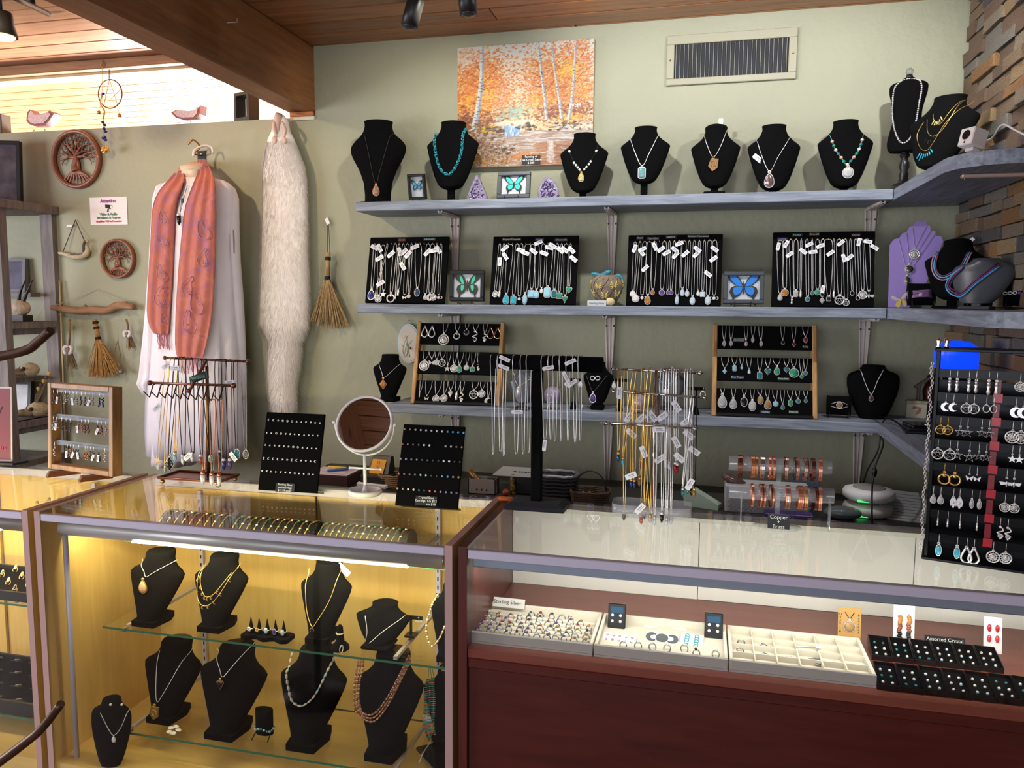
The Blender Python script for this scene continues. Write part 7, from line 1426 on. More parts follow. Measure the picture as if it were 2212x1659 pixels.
for i, (tier, X, Y, XL, YL, cm, kind, ps, stn) in enumerate(rows):
 cnt[tier] = cnt.get(tier, -1)+1; dy = dict(top=-.004, middle=-.018, lower=-.050)[tier]
 lab = f"{'gold' if cm is GOLD else 'silver' if cm is SILVER else 'black cord'} chain{' with '+cname[id(stn)]+' crystal point' if kind else ''}, {ORD[cnt[tier]]} on the chrome tree's {tier} bar"
 hung('pendant_necklace', lab, 'necklaces on the chrome tree', CX(X, Y), CX(XL, YL), .007 if cm is not GOLD else .009, cm, kind, ps, (cm if cm is not CORD else GOLD, stn), .0016 if i % 3 else .0021, (CX(tgs[i][0], tgs[i][1])+(tgs[i][2],)) if i in tgs else None, y=CT.y+dy)
# wire hearts on the glass
p = at(1282, 1128, z=ZT); t = thing('heart_earrings', 'pair of silver wire heart earrings lying upright on the cherry case glass', 'earrings', (p.x, p.y, ZT))
for q in (-1, 1): part('heart_wire', MB().tube([(q*.007+a*.010, 0, .012+b_*.011) for a, b_ in o_heart(18)], .0012, 5, True), SILVER, t)
# acrylic bracelet stand with copper bangles
p = at(1678, 1140, z=ZT); BS = p; t = thing('bracelet_stand', 'clear acrylic two-tier bracelet stand on an oval foot', 'jewelry stand', (p.x, p.y, ZT))
def rb(px, py, dy=0.): return at(px, py, y=BS.y+dy)-Vector((BS.x, BS.y, ZT))
part('oval_foot', MB().lathe([(.062, 0), (.064, .003), (.062, .006), (.001, .006)], 36, sy=.62), ACRYL, t)
part('upright', MB().b(-.006, .006, .004, .012, .006, rb(1682, 1010).z), ACRYL, t)
tiers = []
for nm, (a, b_, dy) in dict(upper=((1574, 1000), (1795, 1010), .004), lower=((1574, 1060), (1800, 1072), -.03)).items():
 A, B = rb(*a, dy), rb(*b_, dy); tiers.append((A, B)); L_ = B.x-A.x
 prof = [(r_*math.cos(x), r_*math.sin(x)) for x in np.linspace(R(-60), R(240), 16) for r_ in (.024,)]
 part('half_tube', MB().loft([[(x, A.y-math.cos(a)*.024, A.z+(B.z-A.z)*(x-A.x)/L_+math.sin(a)*.020) for a in np.linspace(R(-100), R(100), 12)]+[(x, A.y-math.cos(a)*.022, A.z+(B.z-A.z)*(x-A.x)/L_+math.sin(a)*.018) for a in np.linspace(R(100), R(-100), 12)] for x in (A.x, B.x)]), ACRYL, t)
for q in (.13, .98): A, B = tiers[1]; part('support', MB().b(A.x+(B.x-A.x)*q-.001, A.x+(B.x-A.x)*q+.001, -.03, .0, .006, A.z-.01), ACRYL, t)
DKC = mat('dark_copper', (110, 66, 50), .35, .9); STEEL = mat('steel_grey', (170, 166, 164), .25, .9)
def bang(X, tier, w, m_, desc, i, big=1.0):
 A, B = tiers[tier]; px_ = 1520+X/4.233; q = rb(px_, 1000 if tier == 0 else 1060, A.y); u = (q.x-A.x)/(B.x-A.x); z = A.z+(B.z-A.z)*u
 e = thing('bangle', f"{desc}, {ORD[i]} on the {['upper', 'lower'][tier]} tube of the acrylic stand", 'bracelet', (BS.x+q.x, BS.y+A.y, ZT+z), (0, 0, R(random.uniform(-6, 6))), 'copper and brass bangles')
 n = 1 if w < .008 else max(1, int(w/.004))
 mats_ = m_ if isinstance(m_, tuple) else (m_,)
 for k in range(n): part('band', MB().loft([[((k-(n-1)/2)*w/n+dx*w/n*.42, (.027*big+dr)*math.cos(a), -.008+(.030*big+dr)*math.sin(a)) for dx, dr in ((-1, 0), (-1, .0014), (1, .0014), (1, 0))] for a in [2*math.pi*j/26 for j in range(26)]], True, smooth=False), mats_[k % len(mats_)], e)
for i, (X, w, m_, d) in enumerate(((335, .012, DKC, 'dark wide cuff'), (445, .010, COPPER, 'ribbed copper bangle'), (485, .007, mat('brass_link', (160, 120, 72), .35, .8), 'brass link bangle'), (540, .012, (COPPER, STEEL, STEEL), 'copper and steel striped bangle'), (605, .007, COPPER, 'polished copper cuff'), (640, .007, COPPER, 'beaded copper bangle'), (755, .012, (DKC, STEEL, COPPER), 'tri-tone striped bangle'), (848, .012, (DKC, STEEL, COPPER), 'second tri-tone striped bangle'), (935, .012, (COPPER, STEEL, DKC), 'broad striped bangle'), (1000, .010, DKC, 'dark braided bangle'), (1068, .009, COPPER, 'hammered copper cuff'))): bang(X, 0, w, m_, d, i)
for i, (X, w, m_, d) in enumerate(((445, .007, COPPER, 'twisted copper bangle'), (535, .014, (COPPER, DKC, COPPER), 'chunky copper link bracelet'), (620, .008, (DKC, COPPER), 'dark striped cuff'), (770, .012, (COPPER, STEEL, COPPER), 'copper and steel cuff'), (880, .014, COPPER, 'broad plain copper cuff'), (935, .009, mat('bright_brass', (200, 140, 80), .3, .8), 'engraved brass bangle'), (1025, .009, DKC, 'mottled copper cuff'), (1068, .009, COPPER, 'herringbone copper bangle'))): bang(X, 1, w, m_, d, i)
p = at(1683, 1147, z=ZT+.006); sign_card('black card reading Copper + Brass on the acrylic bracelet stand foot', Matrix.Translation((p.x, BS.y-.034, ZT+.0065)) @ Matrix.Rotation(R(-12), 4, 'X'), .056, .038, ['Copper', '+', 'Brass'], .0145)
# inside the maple cases
Z1, Z2 = .608, .287
GR = 'velvet busts in the maple case'
def cbust(lab, cx, yt, ybs, wp, zs, **k):
 k.setdefault('prof', 'lean'); k.setdefault('stand', 'foot'); k.setdefault('sh', .06); k.setdefault('lean', .34); k.setdefault('dep', .32); k.setdefault('group', GR)
 p = at(cx, ybs, z=zs); y_ = p.y+.045; H = at(cx, yt, y=y_+.05).z-zs; mpp = (at(cx+1, ybs, y=y_)-at(cx, ybs, y=y_)).x
 return Bust('necklace_bust', lab, (p.x-.004, y_, zs), H, wp*mpp/2, **k)
a1 = cbust('leaning velvet bust with orange agate pendant, left on the upper glass shelf', 320, 1181, 1350, 112, Z1)
necklace(a1, 'silver chain with a wire-wrapped orange agate drop', [(307, 1207), (310, 1232), (315, 1246), (330, 1238), (383, 1209)], SILVER, .001, 'drop', .046, (GOLD, stone('orange_agate', (206, 140, 70), (232, 196, 150), sc=40)))
a2 = cbust('leaning velvet bust with gold moon-charm necklace, upper glass shelf', 460, 1190, 1362, 112, Z1)
for i, (lab, pts, n_) in enumerate((('shorter gold chain fringed with crescent moons', [(444, 1216), (433, 1260), (440, 1284), (450, 1289), (468, 1277), (520, 1217)], 9), ('longer gold chain fringed with crescent moons', [(440, 1220), (426, 1262), (428, 1295), (442, 1309), (460, 1300), (480, 1275), (516, 1225)], 9))):
 t, C_ = necklace(a2, lab, pts, GOLD, .0009, group='moon-charm chains')
 mm = MB().prism([(a*.0055, b_*.0055-.006) for a, b_ in o_moon(6)], -.001, 0).mesh(GOLD, 'moon_charm')
 for k in range(3, 25, 3): link('moon_charm', mm, t, C_[k])
a3 = cbust('leaning velvet bust with fine gold necklace and tag, centre of the upper glass shelf', 690, 1206, 1388, 108, Z1)
necklace(a3, 'fine gold chain with a small round stone on the centre bust', [(668, 1225), (660, 1268), (663, 1320), (673, 1352), (683, 1345), (715, 1290), (737, 1228)], GOLD, .0011, 'circle', .014, (GOLD, ONYX), tagpx=(742, 1230, -40))
a4 = cbust('round-shouldered velvet bust with silver bee necklace, right of the ring finger', 815, 1292, 1402, 116, Z1, prof='v', stand='post', sh=.06, lean=.5)
necklace(a4, 'silver chain with a small bee pendant', [(789, 1330), (793, 1365), (795, 1388), (830, 1362), (870, 1335)], SILVER, .0009, 'beedrop', .020, (SILVER, SILVER))
a5 = cbust('velvet bust with pearl and gold bead necklace, at the case\'s right end', 966, 1252, 1430, 90, Z1)
t, C_ = necklace(a5, 'pearl and gold bead necklace at the right end of the upper glass shelf', [(948, 1280), (932, 1310), (921, 1350), (925, 1385), (935, 1396), (950, 1378), (962, 1350)], GOLD, .0007)
beads_on(t, C_, .0075, [MB().ell((0, 0, 0), .0034, nu=8, nv=6).mesh(PEARL, 'pearl'), MB().ell((0, 0, 0), .0026, .0026, .005, 8, 6).mesh(mat('old_gold', (190, 160, 90), .35, .6), 'gold_bead')], 'bead')
p = at(943, 1290, z=Z1); sign_card('black card with white lettering behind the pearl bust', Matrix.Translation((-.085, -1.24, Z1+.105)), .04, .032, ['Sterling', 'Top...'], .010)
# ring holder, ring finger, earring T
p = at(566, 1388, z=Z1); t = thing('ring_holder', 'black velvet block with five pointed ring cones', 'ring display', (p.x, p.y+.03, Z1))
part('base', MB().loft([[(x, y*(1+.25*math.cos(x*110)), z) for y, z in ((-.022, 0), (.022, 0), (.022, .012), (-.022, .012))] for x in np.linspace(-.074, .074, 22)], smooth=False), VELVET, t)
RM = (SILVER, [PEARL, GOLD, MOON, AMETH, MOON])
for k in range(5):
 x = -.052+k*.026; part('cone', MB().lathe([(.008, .010), (.006, .03), (.0006, .058)], 10, (x, 0, 0)), VELVET, t)
 e = thing('ring', f"silver ring with {['white flower', 'gold rose', 'pale oval', 'purple oval', 'milky oval'][k]} on the {ORD[k]} ring cone", 'ring', (p.x+x, p.y+.03, Z1+.026), group='rings on the cone block')
 part('band', MB().ring((0, 0, 0), .0082, .0012, 18, 5, 'z'), SILVER, e); mb = MB()
 if k < 2:
  for j in range(5): mb.ell((.004*math.cos(j*1.257), -.011, .004*math.sin(j*1.257)), .0034, .002, .0034, 6, 4)
  part('bloom', mb, RM[1][k], e)
 else: cab(mb, 'oval', 0, .0, .009, -.008); part('stone', mb, [SILVER, RM[1][k]], e)
p = at(728, 1408, z=Z1); t = thing('ring_finger', 'black velvet finger holding a silver ring below the centre bust', 'ring display', (p.x, p.y+.02, Z1)); part('base', MB().lathe([(.026, 0), (.024, .010), (.012, .022), (.009, .05), (.008, .064), (.003, .070)], 14), VELVET, t)
e = thing('ring', 'plain silver ring on the black velvet finger', 'ring', (p.x, p.y+.02, Z1+.046)); part('band', MB().ring((0, 0, 0), .0105, .0014, 18, 5, 'z'), SILVER, e); part('setting', MB().ell((0, -.012, 0), .003, nu=8, nv=6), GOLD, e)
e = thing('ring', 'silver ring leaning at the foot of the black velvet finger', 'ring', (p.x+.016, p.y-.006, Z1+.0025)); part('band', MB().ring((0, 0, .010), .010, .0014, 18, 5, 'x'), SILVER, e)
p = at(873, 1400, z=Z1); t = thing('earring_stand', 'black T-shaped stand with silver bee earrings behind the bee bust', 'earring stand', (p.x-.01, p.y+.08, Z1)); h = at(873, 1328, y=p.y+.08).z-Z1
part('post', MB().b(-.003, .003, -.003, .003, 0, h), BLACK, t); part('crossbar', MB().b(-.035, .035, -.003, .003, h-.010, h), BLACK, t); part('foot', MB().b(-.015, .015, -.015, .015, 0, .006), BLACK, t)
for q in (-1, 1): e = thing('earring', f"{'left' if q < 0 else 'right'} silver bee earring on the black T-stand in the maple case", 'earring', (p.x-.01+q*.026, p.y+.074, Z1+h)); mb = MB(); pend(mb, 'beedrop', 0, 0, .022); part('bee', mb, [SILVER, SILVER], e)
# lower glass shelf
b1_ = cbust('leaning velvet bust with long gold leaf pendant, left on the lower glass shelf', 355, 1372, 1556, 118, Z2)
necklace(b1_, 'long silver chain with a gold leaf pendant', [(345, 1405), (338, 1450), (338, 1512), (352, 1500), (405, 1405)], SILVER, .001, 'shield', .048, (GOLD, CITR))
b2_ = cbust('leaning velvet bust with gold triangle pendant, second on the lower glass shelf', 487, 1385, 1588, 140, Z2)
necklace(b2_, 'silver chain with an open gold triangle pendant', [(468, 1400), (473, 1440), (480, 1462), (495, 1448), (540, 1395)], SILVER, .001, 'tri', .036, (GOLD, ONYX))
b3_ = cbust('tall velvet bust with shell and turquoise beads, third on the lower glass shelf', 662, 1392, 1612, 140, Z2)
t, C_ = necklace(b3_, 'long necklace of oval shell beads and turquoise', [(632, 1408), (624, 1440), (622, 1480), (630, 1512), (649, 1525), (672, 1512), (690, 1485), (705, 1450), (716, 1415)], CORD, .0007, n=40)
beads_on(t, C_, .0085, [MB().ell((0, 0, 0), .0045, .003, .0075, 8, 6).mesh(mat('shell_bead', (190, 172, 150), .3), 'bead'), MB().ell((0, 0, 0), .0026, nu=6, nv=5).mesh(TURQ, 'bead')])
b4_ = cbust('tall velvet bust with brown three-strand chip necklace, fourth on the lower glass shelf', 830, 1400, 1634, 142, Z2)
BC = [MB().ell((0, 0, 0), .0042, .003, .003, 6, 4).mesh(mat('brown_chip%d' % k, c, .35), 'bead') for k, c in enumerate(((150, 96, 66), (176, 124, 90), (120, 74, 52), (190, 150, 120)))]
for k in range(3):
 t, C_ = necklace(b4_, f"{['inner', 'middle', 'outer'][k]} strand of brown jasper chips on the tall bust", [(785-k*5, 1425), (776-k*5, 1480), (777-k*4, 1525+k*6), (790, 1543+k*6), (810+k, 1540+k*8), (835+k*3, 1510+k*4), (862+k*4, 1460), (876+k*4, 1425)], CORD, .0007, n=36, group='brown jasper strands'); beads_on(t, C_, .006, BC)
b5_ = cbust('velvet bust with turquoise branch strands, right end of the lower glass shelf', 962, 1432, 1600, 112, Z2)
for k in range(3):
 t, C_ = necklace(b5_, f"{['left', 'middle', 'right'][k]} strand of turquoise branch beads at the case's right end", [(927+k*3, 1440), (920+k*8, 1500), (918+k*9, 1560), (928+k*7, 1600)], TURQD, .0009, n=30, group='turquoise branch strands')
 beads_on(t, C_[5:], .0052, [MB().b(-.006, .006, -.0015, .0015, -.0012, .0012).mesh(m_, 'bead') for m_ in (TURQD, stone('mid_turq', (70, 150, 150)), TURQD, CORAL)])
b6_ = cbust('black velvet bust with white chain low at the case\'s right corner', 950, 1592, 1668, 120, .203, stand='none', sh=0)
necklace(b6_, 'white rope chain on the bust at the right corner of the case deck', [(930, 1604), (912, 1630), (902, 1656)], PEARL, .0018)
p = at(246, 1640, y=-1.42); d1 = Bust('necklace_bust', 'small velvet bust with pearl drop set at the front left of the case', (p.x, -1.425, .2005), at(246, 1512, y=-1.42).z-.2005, .062, 'wide', R(8), 'none', sh=0, lean=.1, dep=.3, dome=.006, group=GR)
necklace(d1, 'silver chain with a single pearl drop on the small front bust', [(217, 1540), (232, 1570), (246, 1588), (262, 1570), (280, 1530)], SILVER, .001, 'drop', .022, (SILVER, PEARL))
e = thing('pearl_studs', 'pair of pearl stud earrings on the small front bust', 'earrings', tuple(d1.t.location), d1.t.rotation_euler)
for X in (239, 263): q = d1.px(X, 1522, .003); part('pearl', MB().ell(tuple(q), .0042, nu=10, nv=7), PEARL, e)
p = at(560, 1602, z=Z2); t = thing('bracelet_stand', 'small curved black bracelet holder between two tall busts', 'bracelet display', (p.x, p.y+.02, Z2)); part('arch', MB().loft([[(.028*math.cos(a), -.016*math.sin(a)+.01, z) for a in [2*math.pi*k/18 for k in range(18)]] for z in (.01, .03, .06, .085)]), VELVET, t)
for q in (-1, 1): part('leg', MB().tube([(q*.026, -.02, 0), (q*.024, 0, .014)], .002, 5), BLACK, t)
e = thing('bracelet', 'shell and turquoise bead bracelet on the small black holder', 'bracelet', (p.x, p.y+.02, Z2+.028))
for k in range(13): a = -math.pi*.05+math.pi*1.1*k/12; part('bead', MB().ell((.031*math.cos(a), .01-.019*math.sin(a), .004*math.cos(k)), .0045 if k % 2 else .003, .003, .0035, 8, 5), TURQ if k % 2 == 0 else mat('shell_bead', (190, 172, 150), .3), e)
p = at(374, 1588, z=Z2); t = thing('orchid_brooch', 'white and gold orchid brooch lying on the lower glass shelf', 'brooch', (p.x, p.y, Z2+.006), (R(-50), 0, 0))
for k, a in enumerate((.3, 1.5, 2.7, 3.9, 5.2)): part('petal', MB().ell((.013*math.cos(a), -.002*k, .011*math.sin(a)+.008), .011, .002, .0055, 8, 5), mat('white_enamel', (222, 214, 190), .3), t, rot=(0, 0, 0))
part('stamen', MB().tube(bez([(0, -.004, .006), (.004, -.008, -.004), (-.004, -.008, -.008)], 8), .0012, 5), GOLD, t)
# bracelet rolls on the short top shelf
ZB = .843
for ri, (xa, xb, col, lab, nb) in enumerate(((345, 498, (34, 30, 30), 'charcoal velvet bracelet roll, leftmost under the case top glass', 9), (506, 686, (18, 18, 20), 'black velvet bracelet roll under the case top glass', 11), (697, 890, (70, 66, 64), 'grey ribbed bracelet roll under the case top glass', 14))):
 A, B = at(xa, 1130+ri*12, z=.87), at(xb, 1142+ri*12, z=.87); Lr = B.x-A.x; yr = -1.165
 t = thing('bracelet_roll', lab, 'bracelet display', ((A.x+B.x)/2, yr, ZB), group='velvet bracelet rolls'); part('roll', MB().loft([[(x, .05*math.cos(a), .058*max(0, math.sin(a))) for a in np.linspace(0, math.pi, 16)] for x in (-Lr/2, Lr/2)]), mat('roll_%d' % col[0], col, .9), t)
 for k in range(nb):
  x = -Lr/2+Lr*(k+.6)/(nb+.3); c_ = ['emerald', 'crystal', 'peridot', 'pearl'][k % 4]; m_ = [MALA, QUARTZ, stone('peridot', (150, 170, 90)), PEARL][k % 4]
  e = thing('bracelet', f"gold bracelet with {c_} stones, {ORD[k]} on the {['charcoal', 'black', 'grey'][ri]} roll", 'bracelet', (t.location.x+x, yr, ZB), (0, 0, R(-16)), f"bracelets on the {['charcoal', 'black', 'grey'][ri]} roll")
  P_ = [(.002*math.sin(9*a), -.053*math.cos(a), .0605*math.sin(a)+.0005) for a in np.linspace(.08, 2.6, 14)]; part('chain', MB().tube(P_, .0016, 5), GOLD, e)
  for j in (4, 7): part('stone', MB().ell(P_[j], .004, .004, .003, 8, 5), m_, e)
# left case trays
def ring_tray(lab, x0_, x1_, y0_, y1_, z_, h_, which, rows_, kind):
 t = thing('ring_tray', lab, 'jewelry tray', ((x0_+x1_)/2, (y0_+y1_)/2, z_), group='black trays in the left case'); w, d = (x1_-x0_)/2, (y1_-y0_)/2
 part('tray', MB().b(-w, w, -d, d, 0, .006).b(-w, w, -d, -d+.008, .006, h_).b(-w, w, d-.008, d, .006, h_).b(-w, -w+.008, -d, d, .006, h_).b(w-.008, w, -d, d, .006, h_), GREYLEATHER, t)
 part('foam', MB().b(-w+.008, w-.008, -d+.008, d-.008, .006, h_-.012), VELVET, t)
 for r_ in range(rows_):
  for k in range(7):
   x, y = -w+.02+k*(2*w-.04)/6, -d+.025+r_*(2*d-.05)/(rows_-1); X = t.location.x+x; m_ = random.choice([MALA, PEARL, GOLD, TURQD, ONYX, GREYST])
   e = thing('ring' if kind == 'ring' else 'pendant', f"gold-toned {kind} {ORD[k]} from left in the {ORD[r_]} row of the {which}", kind, (X, t.location.y+y, z_+h_-.010), (R(-25), 0, 0), f'{kind}s in the {which}')
   if kind == 'ring': part('band', MB().ring((0, 0, .004), .009, .0013, 14, 5), GOLD, e); mb = MB(); cab(mb, 'oval', 0, .013, .008, -.001); part('stone', mb, [GOLD, m_], e)
   else: part('card', MB().b(-.018, .018, -.016, .016, 0, .002), mat('grey_pad', (56, 54, 50), .8), e); mb = MB(); pend(mb, 'scroll', 0, .012, .024, 0); part('charm', mb, [SILVER, m_], e, (0, 0, .003), (R(-90), 0, 0))
ring_tray('black tray crowded with gold-toned rings in the left case', -1.80, -1.29, -1.365, -1.16, .6355, .03, 'upper ring tray', 4, 'ring')
ring_tray('black tray of pendants on pads low in the left case', -1.80, -1.29, -1.375, -1.10, .2655, .045, 'lower pendant tray', 4, 'pendant')
t = thing('ring_tray', 'black tray of gold rings seen through the left case top', 'jewelry tray', (-1.42, -1.16, .86)); part('tray', MB().b(-.13, .13, -.06, .06, 0, .02, c=.003), VELVET, t)
part('glass_support', MB().b(-.16, .14, -.10, .10, -.006, 0), GLASS, t)
for k in range(12): e = thing('ring', f'gold ring, {ORD[k]} in the tray under the left case top glass', 'ring', (-1.52+(k % 6)*.04, -1.19+(k//6)*.05, .882), (R(-30), 0, 0), 'rings under the left case top'); part('band', MB().ring((0, 0, .006), .010, .0014, 14, 5), GOLD, e); part('stone', MB().ell((0, -.001, .018), .006, .004, .006, 8, 6), GOLD if k % 2 else PIET, e)
# trays in the cherry case
CREAM = mat('cream_velvet', (222, 214, 194), .85); GREYT = mat('grey_tray_side', (178, 172, 166), .7)
def cream_tray(lab, x0_, x1_, y0_=-1.432, y1_=-1.222):
 t = thing('jewelry_tray', lab, 'jewelry tray', ((x0_+x1_)/2, (y0_+y1_)/2, DZ), group='cream trays in the cherry case'); w, d = (x1_-x0_)/2, (y1_-y0_)/2
 part('bottom', MB().b(-w, w, -d, d, 0, .005), GREYT, t); part('pad', MB().b(-w+.008, w-.008, -d+.008, d-.008, .005, .012), CREAM, t)
 for nm, bx_ in (('front_wall', (-w, w, -d, -d+.008)), ('back_wall', (-w, w, d-.008, d)), ('side_wall', (-w, -w+.008, -d+.008, d-.008)), ('side_wall', (w-.008, w, -d+.008, d-.008))): part(nm, MB().b(*bx_, .005, .030, c=.0012), GREYT if nm == 'front_wall' else CREAM, t)
 return t
t1 = cream_tray('cream ring tray full of sterling rings, nearest the case divider', .048, .370); xo, yo = t1.location.x, t1.location.y
for r_ in range(6): part('ring_roll', MB().tube([(-.150, -.082+r_*.027, .013), (.150, -.082+r_*.027, .013)], .008, 8), CREAM, t1)
sn = thing('name_card', 'pale card reading Sterling Silver at the back of the ring tray', 'sign', (.110, -1.246, DZ+.026), (R(-30), 0, 0)); part('card', MB().b(-.045, .045, 0, .001, 0, .026), mat('card_grey2', (206, 202, 194), .6), sn); text('Sterling Silver', .0145, INK, sn, (-.004, -.0006, .014))
SMt = [(AMETH, 'purple'), (GARN, 'dark red'), (ONYX, 'black'), (MOON, 'pale'), (CITR, 'smoky brown'), (GREYST, 'grey'), (DBLUE, 'blue-grey')]
rm_ = {}
def ring_mesh(m_, k):
 if (id(m_), k) not in rm_: mb = MB().ring((0, 0, .007), .0088, .0017, 16, 5); mb.ell((0, 0, .0165), .0040, .0034, .0032 if k else .0040, 8, 6, 1); rm_[id(m_), k] = mb.mesh([mat('ring_silver', (176, 172, 168), .25, .95), m_], 'ring')
 return rm_[id(m_), k]
for r_ in range(6):
 nR = (12, 12, 12, 11, 10, 6)[r_]
 for k in range(nR):
  m_, cn = SMt[random.choice([0, 0, 2, 1, 6]) if (k < 6 and r_ < 3) else random.randrange(len(SMt))]
  if r_ == 5 and k < 4: k_x = k+5
  else: k_x = k
  e = link('ring', ring_mesh(m_, random.randrange(2)), None, (xo-.138+k_x*.276/max(nR-1, 10)+random.uniform(-.004, .004), yo-.082+r_*.027+.013-.013, DZ+.016), (R(random.uniform(-25, 5)), R(random.uniform(-12, 12)), R(random.uniform(-35, 35))))
  tag(e, f'silver ring with {cn} stone, {ORD[k]} from left in {ORD[r_]} row of the ring tray', 'ring', 'rings in the cream tray')
t2 = cream_tray('cream tray of carded earrings, second from the case divider', .374, .694); xo, yo = t2.location.x, t2.location.y
def stud_box(lab, px_, py0, lean, studs, lidcol):
 p = at(px_, py0, z=DZ+.012); t = thing('stud_box', lab, 'jewelry box', (p.x, p.y+.012, DZ+.0125), (R(-lean), 0, 0), 'small black stud boxes'); part('box', MB().b(-.023, .023, 0, .018, 0, .064, c=.002), BLACK, t); part('label', MB().b(-.017, .017, -.0008, 0, .040, .056), mat('holo_label', lidcol, .25, .3), t)
 for k, (x, z) in enumerate(studs): part('stud', MB().ell((x, -.002, z), .0042, .003, .0042, 8, 6), PEARL, t)
S4 = ((-.011, .034), (.010, .034), (-.011, .019), (.010, .019))
stud_box('black box of four pearl studs standing left in the earring tray', 1330, 1362, 14, S4, (22, 62, 84)); stud_box('black box of four pearl studs standing right in the earring tray', 1541, 1384, 14, S4, (20, 70, 66))
def flat_card(lab, px_, py_, w, d, items, name='earring_card'):
 p = at(px_, py_, z=DZ+.016); t = thing(name, lab, 'earring card', (p.x, p.y, DZ+.0135), (R(12), 0, R(-4)), 'white earring cards'); part('card', MB().b(-w/2, w/2, -d/2, d/2, 0, .001), mat('cool_white_card', (238, 242, 250), .6), t)
 for nm, mb, m_, loc in items: part(nm, mb, m_, t, loc)
flat_card('white card with ten tiny stud earrings in the earring tray', 1338, 1378, .085, .042, [('stud', MB().ell((0, 0, .003), .0036, nu=8, nv=5), [SILVER, ROSE][k % 2], (-.032+(k % 5)*.016, -.010+(k//5)*.018, 0)) for k in range(10)])
gm = mat('grey_moonstone', (92, 96, 98), .3)
flat_card('white card with grey moon-phase stones in the earring tray', 1430, 1378, .082, .046, [('moon_stone', MB().prism([(a*.015, b_*.017) for a, b_ in o_moon()][::-1], -.003, 0), gm, (-.026, 0, .0015)), ('moon_stone', MB().prism(circ(0, 0, .016, 20), -.003, 0), gm, (0, 0, .0015)), ('moon_stone', MB().prism([(-a*.015, b_*.017) for a, b_ in o_moon()], -.003, 0), gm, (.026, 0, .0015))])
for o in [o for o in bpy.data.objects if o.name.startswith('moon_stone')]: o.rotation_euler = (R(-90), 0, 0)
flat_card('white card with two rows of turquoise hoops in the earring tray', 1494, 1384, .056, .062, [('hoop', MB().ring((0, 0, .004), .005, .0012, 12, 5), TURQ, (-.012+.024*(k % 2), -.022+.010*(k//2), 0)) for k in range(10)])
for k, (X, Y) in enumerate(((1345, 1398), (1378, 1400), (1410, 1402), (1440, 1405), (1478, 1406), (1505, 1416), (1545, 1418))): p = at(X, Y, z=DZ+.014); e = solo('ring', ring_mesh(ONYX if k == 5 else MOON, 0), None, f'loose silver ring, {ORD[k]} along the front of the earring tray', 'ring', (p.x, p.y, DZ+.012), (R(-30), 0, R(20*(k % 3-1))), 'loose rings in the earring tray')
for k, (X, Y) in enumerate(((1405, 1353), (1468, 1358))): p = at(X, Y, z=DZ+.014); e = solo('price_tag', MB().b(-.017, .017, -.007, .007, 0, .0008), PAPER, f"{['left', 'right'][k]} loose white price tag lying in the earring tray", 'tag', (p.x, p.y, DZ+.0125), (0, 0, R(-10)))
t3 = cream_tray('cream tray divided into square compartments, third from the case divider', .698, 1.022); xo, yo = t3.location.x, t3.location.y
for k in range(1, 6): part('divider', MB().b(-.154+k*.308/6-.0015, -.154+k*.308/6+.0015, -.097, .097, .012, .028), CREAM, t3)
for k in range(1, 4): part('divider', MB().b(-.154, .154, -.097+k*.194/4-.0015, -.097+k*.194/4+.0015, .012, .027), CREAM, t3)
for k, (u, v) in enumerate(((.08, .62), (.08, .38), (.28, .62), (.28, .38), (.45, .38), (.28, .12))): e = link('ring', ring_mesh(MOON, 1), None, (xo-.154+.308*u, yo-.097+.194*v, DZ+.0155), (R(-75), 0, R(k*40))); tag(e, f'thin silver ring lying in a compartment, {ORD[k]} of the divided tray', 'ring', 'rings in the divided tray')
p = at(1760, 1433, z=DZ+.013); mb = MB()
for k in range(14): mb.ring((random.uniform(-.012, .012), random.uniform(-.008, .008), .003+random.uniform(0, .007)), random.uniform(.006, .010), .0013, 12, 4, 'z')
solo('chain_heap', mb, mat('dull_silver', (150, 150, 146), .35, .7), 'small heap of dull silver chain in the divided tray', 'chain', (p.x, p.y, DZ+.0125))
p = at(1745, 1400, z=DZ+.03); t = thing('silver_pin', 'long silver pin with a white tag across the divided tray', 'pin', (p.x, p.y, DZ+.0305), (0, 0, R(12))); part('pin', MB().tube([(-.028, 0, .002), (.02, 0, .003)], [.0035, .0015], 8), SILVER, t); part('tag', MB().b(.018, .036, -.006, .006, .002, .003), PAPER, t)
# black stud trays on the deck
for r_ in range(2):
 for k in range(6+r_):
  x = 1.052+.0 if r_ else 1.068; X = x+k*.0488-(.002 if r_ else 0); Y = -1.392 if r_ else -1.235
  t = thing('stud_tray', f"small black tray of six crystal studs, {ORD[k]} from left in the {['back', 'front'][r_]} row", 'jewelry tray', (X, Y, DZ), (R(10), 0, R(-4)), 'small black stud trays')
  part('tray', MB().b(-.0235, .0235, -.045, .045, 0, .004).b(-.0235, .0235, -.045, -.043, .004, .022).b(-.0235, .0235, .043, .045, .004, .022).b(-.0235, -.0215, -.043, .043, .004, .022).b(.0215, .0235, -.043, .043, .004, .022), mat('gloss_black', (18, 18, 20), .15), t); part('pad', MB().b(-.0212, .0212, -.0428, .0428, .004, .014), VELVET, t)
  for j in range(6): part('stud', MB().ell((-.010+(j % 2)*.02, -.026+(j//2)*.024, .016), .0036, nu=8, nv=5), [SILVER, PEARL, TURQD, QUARTZ, SILVER, MOON][(j//2+k+r_) % 6], t)
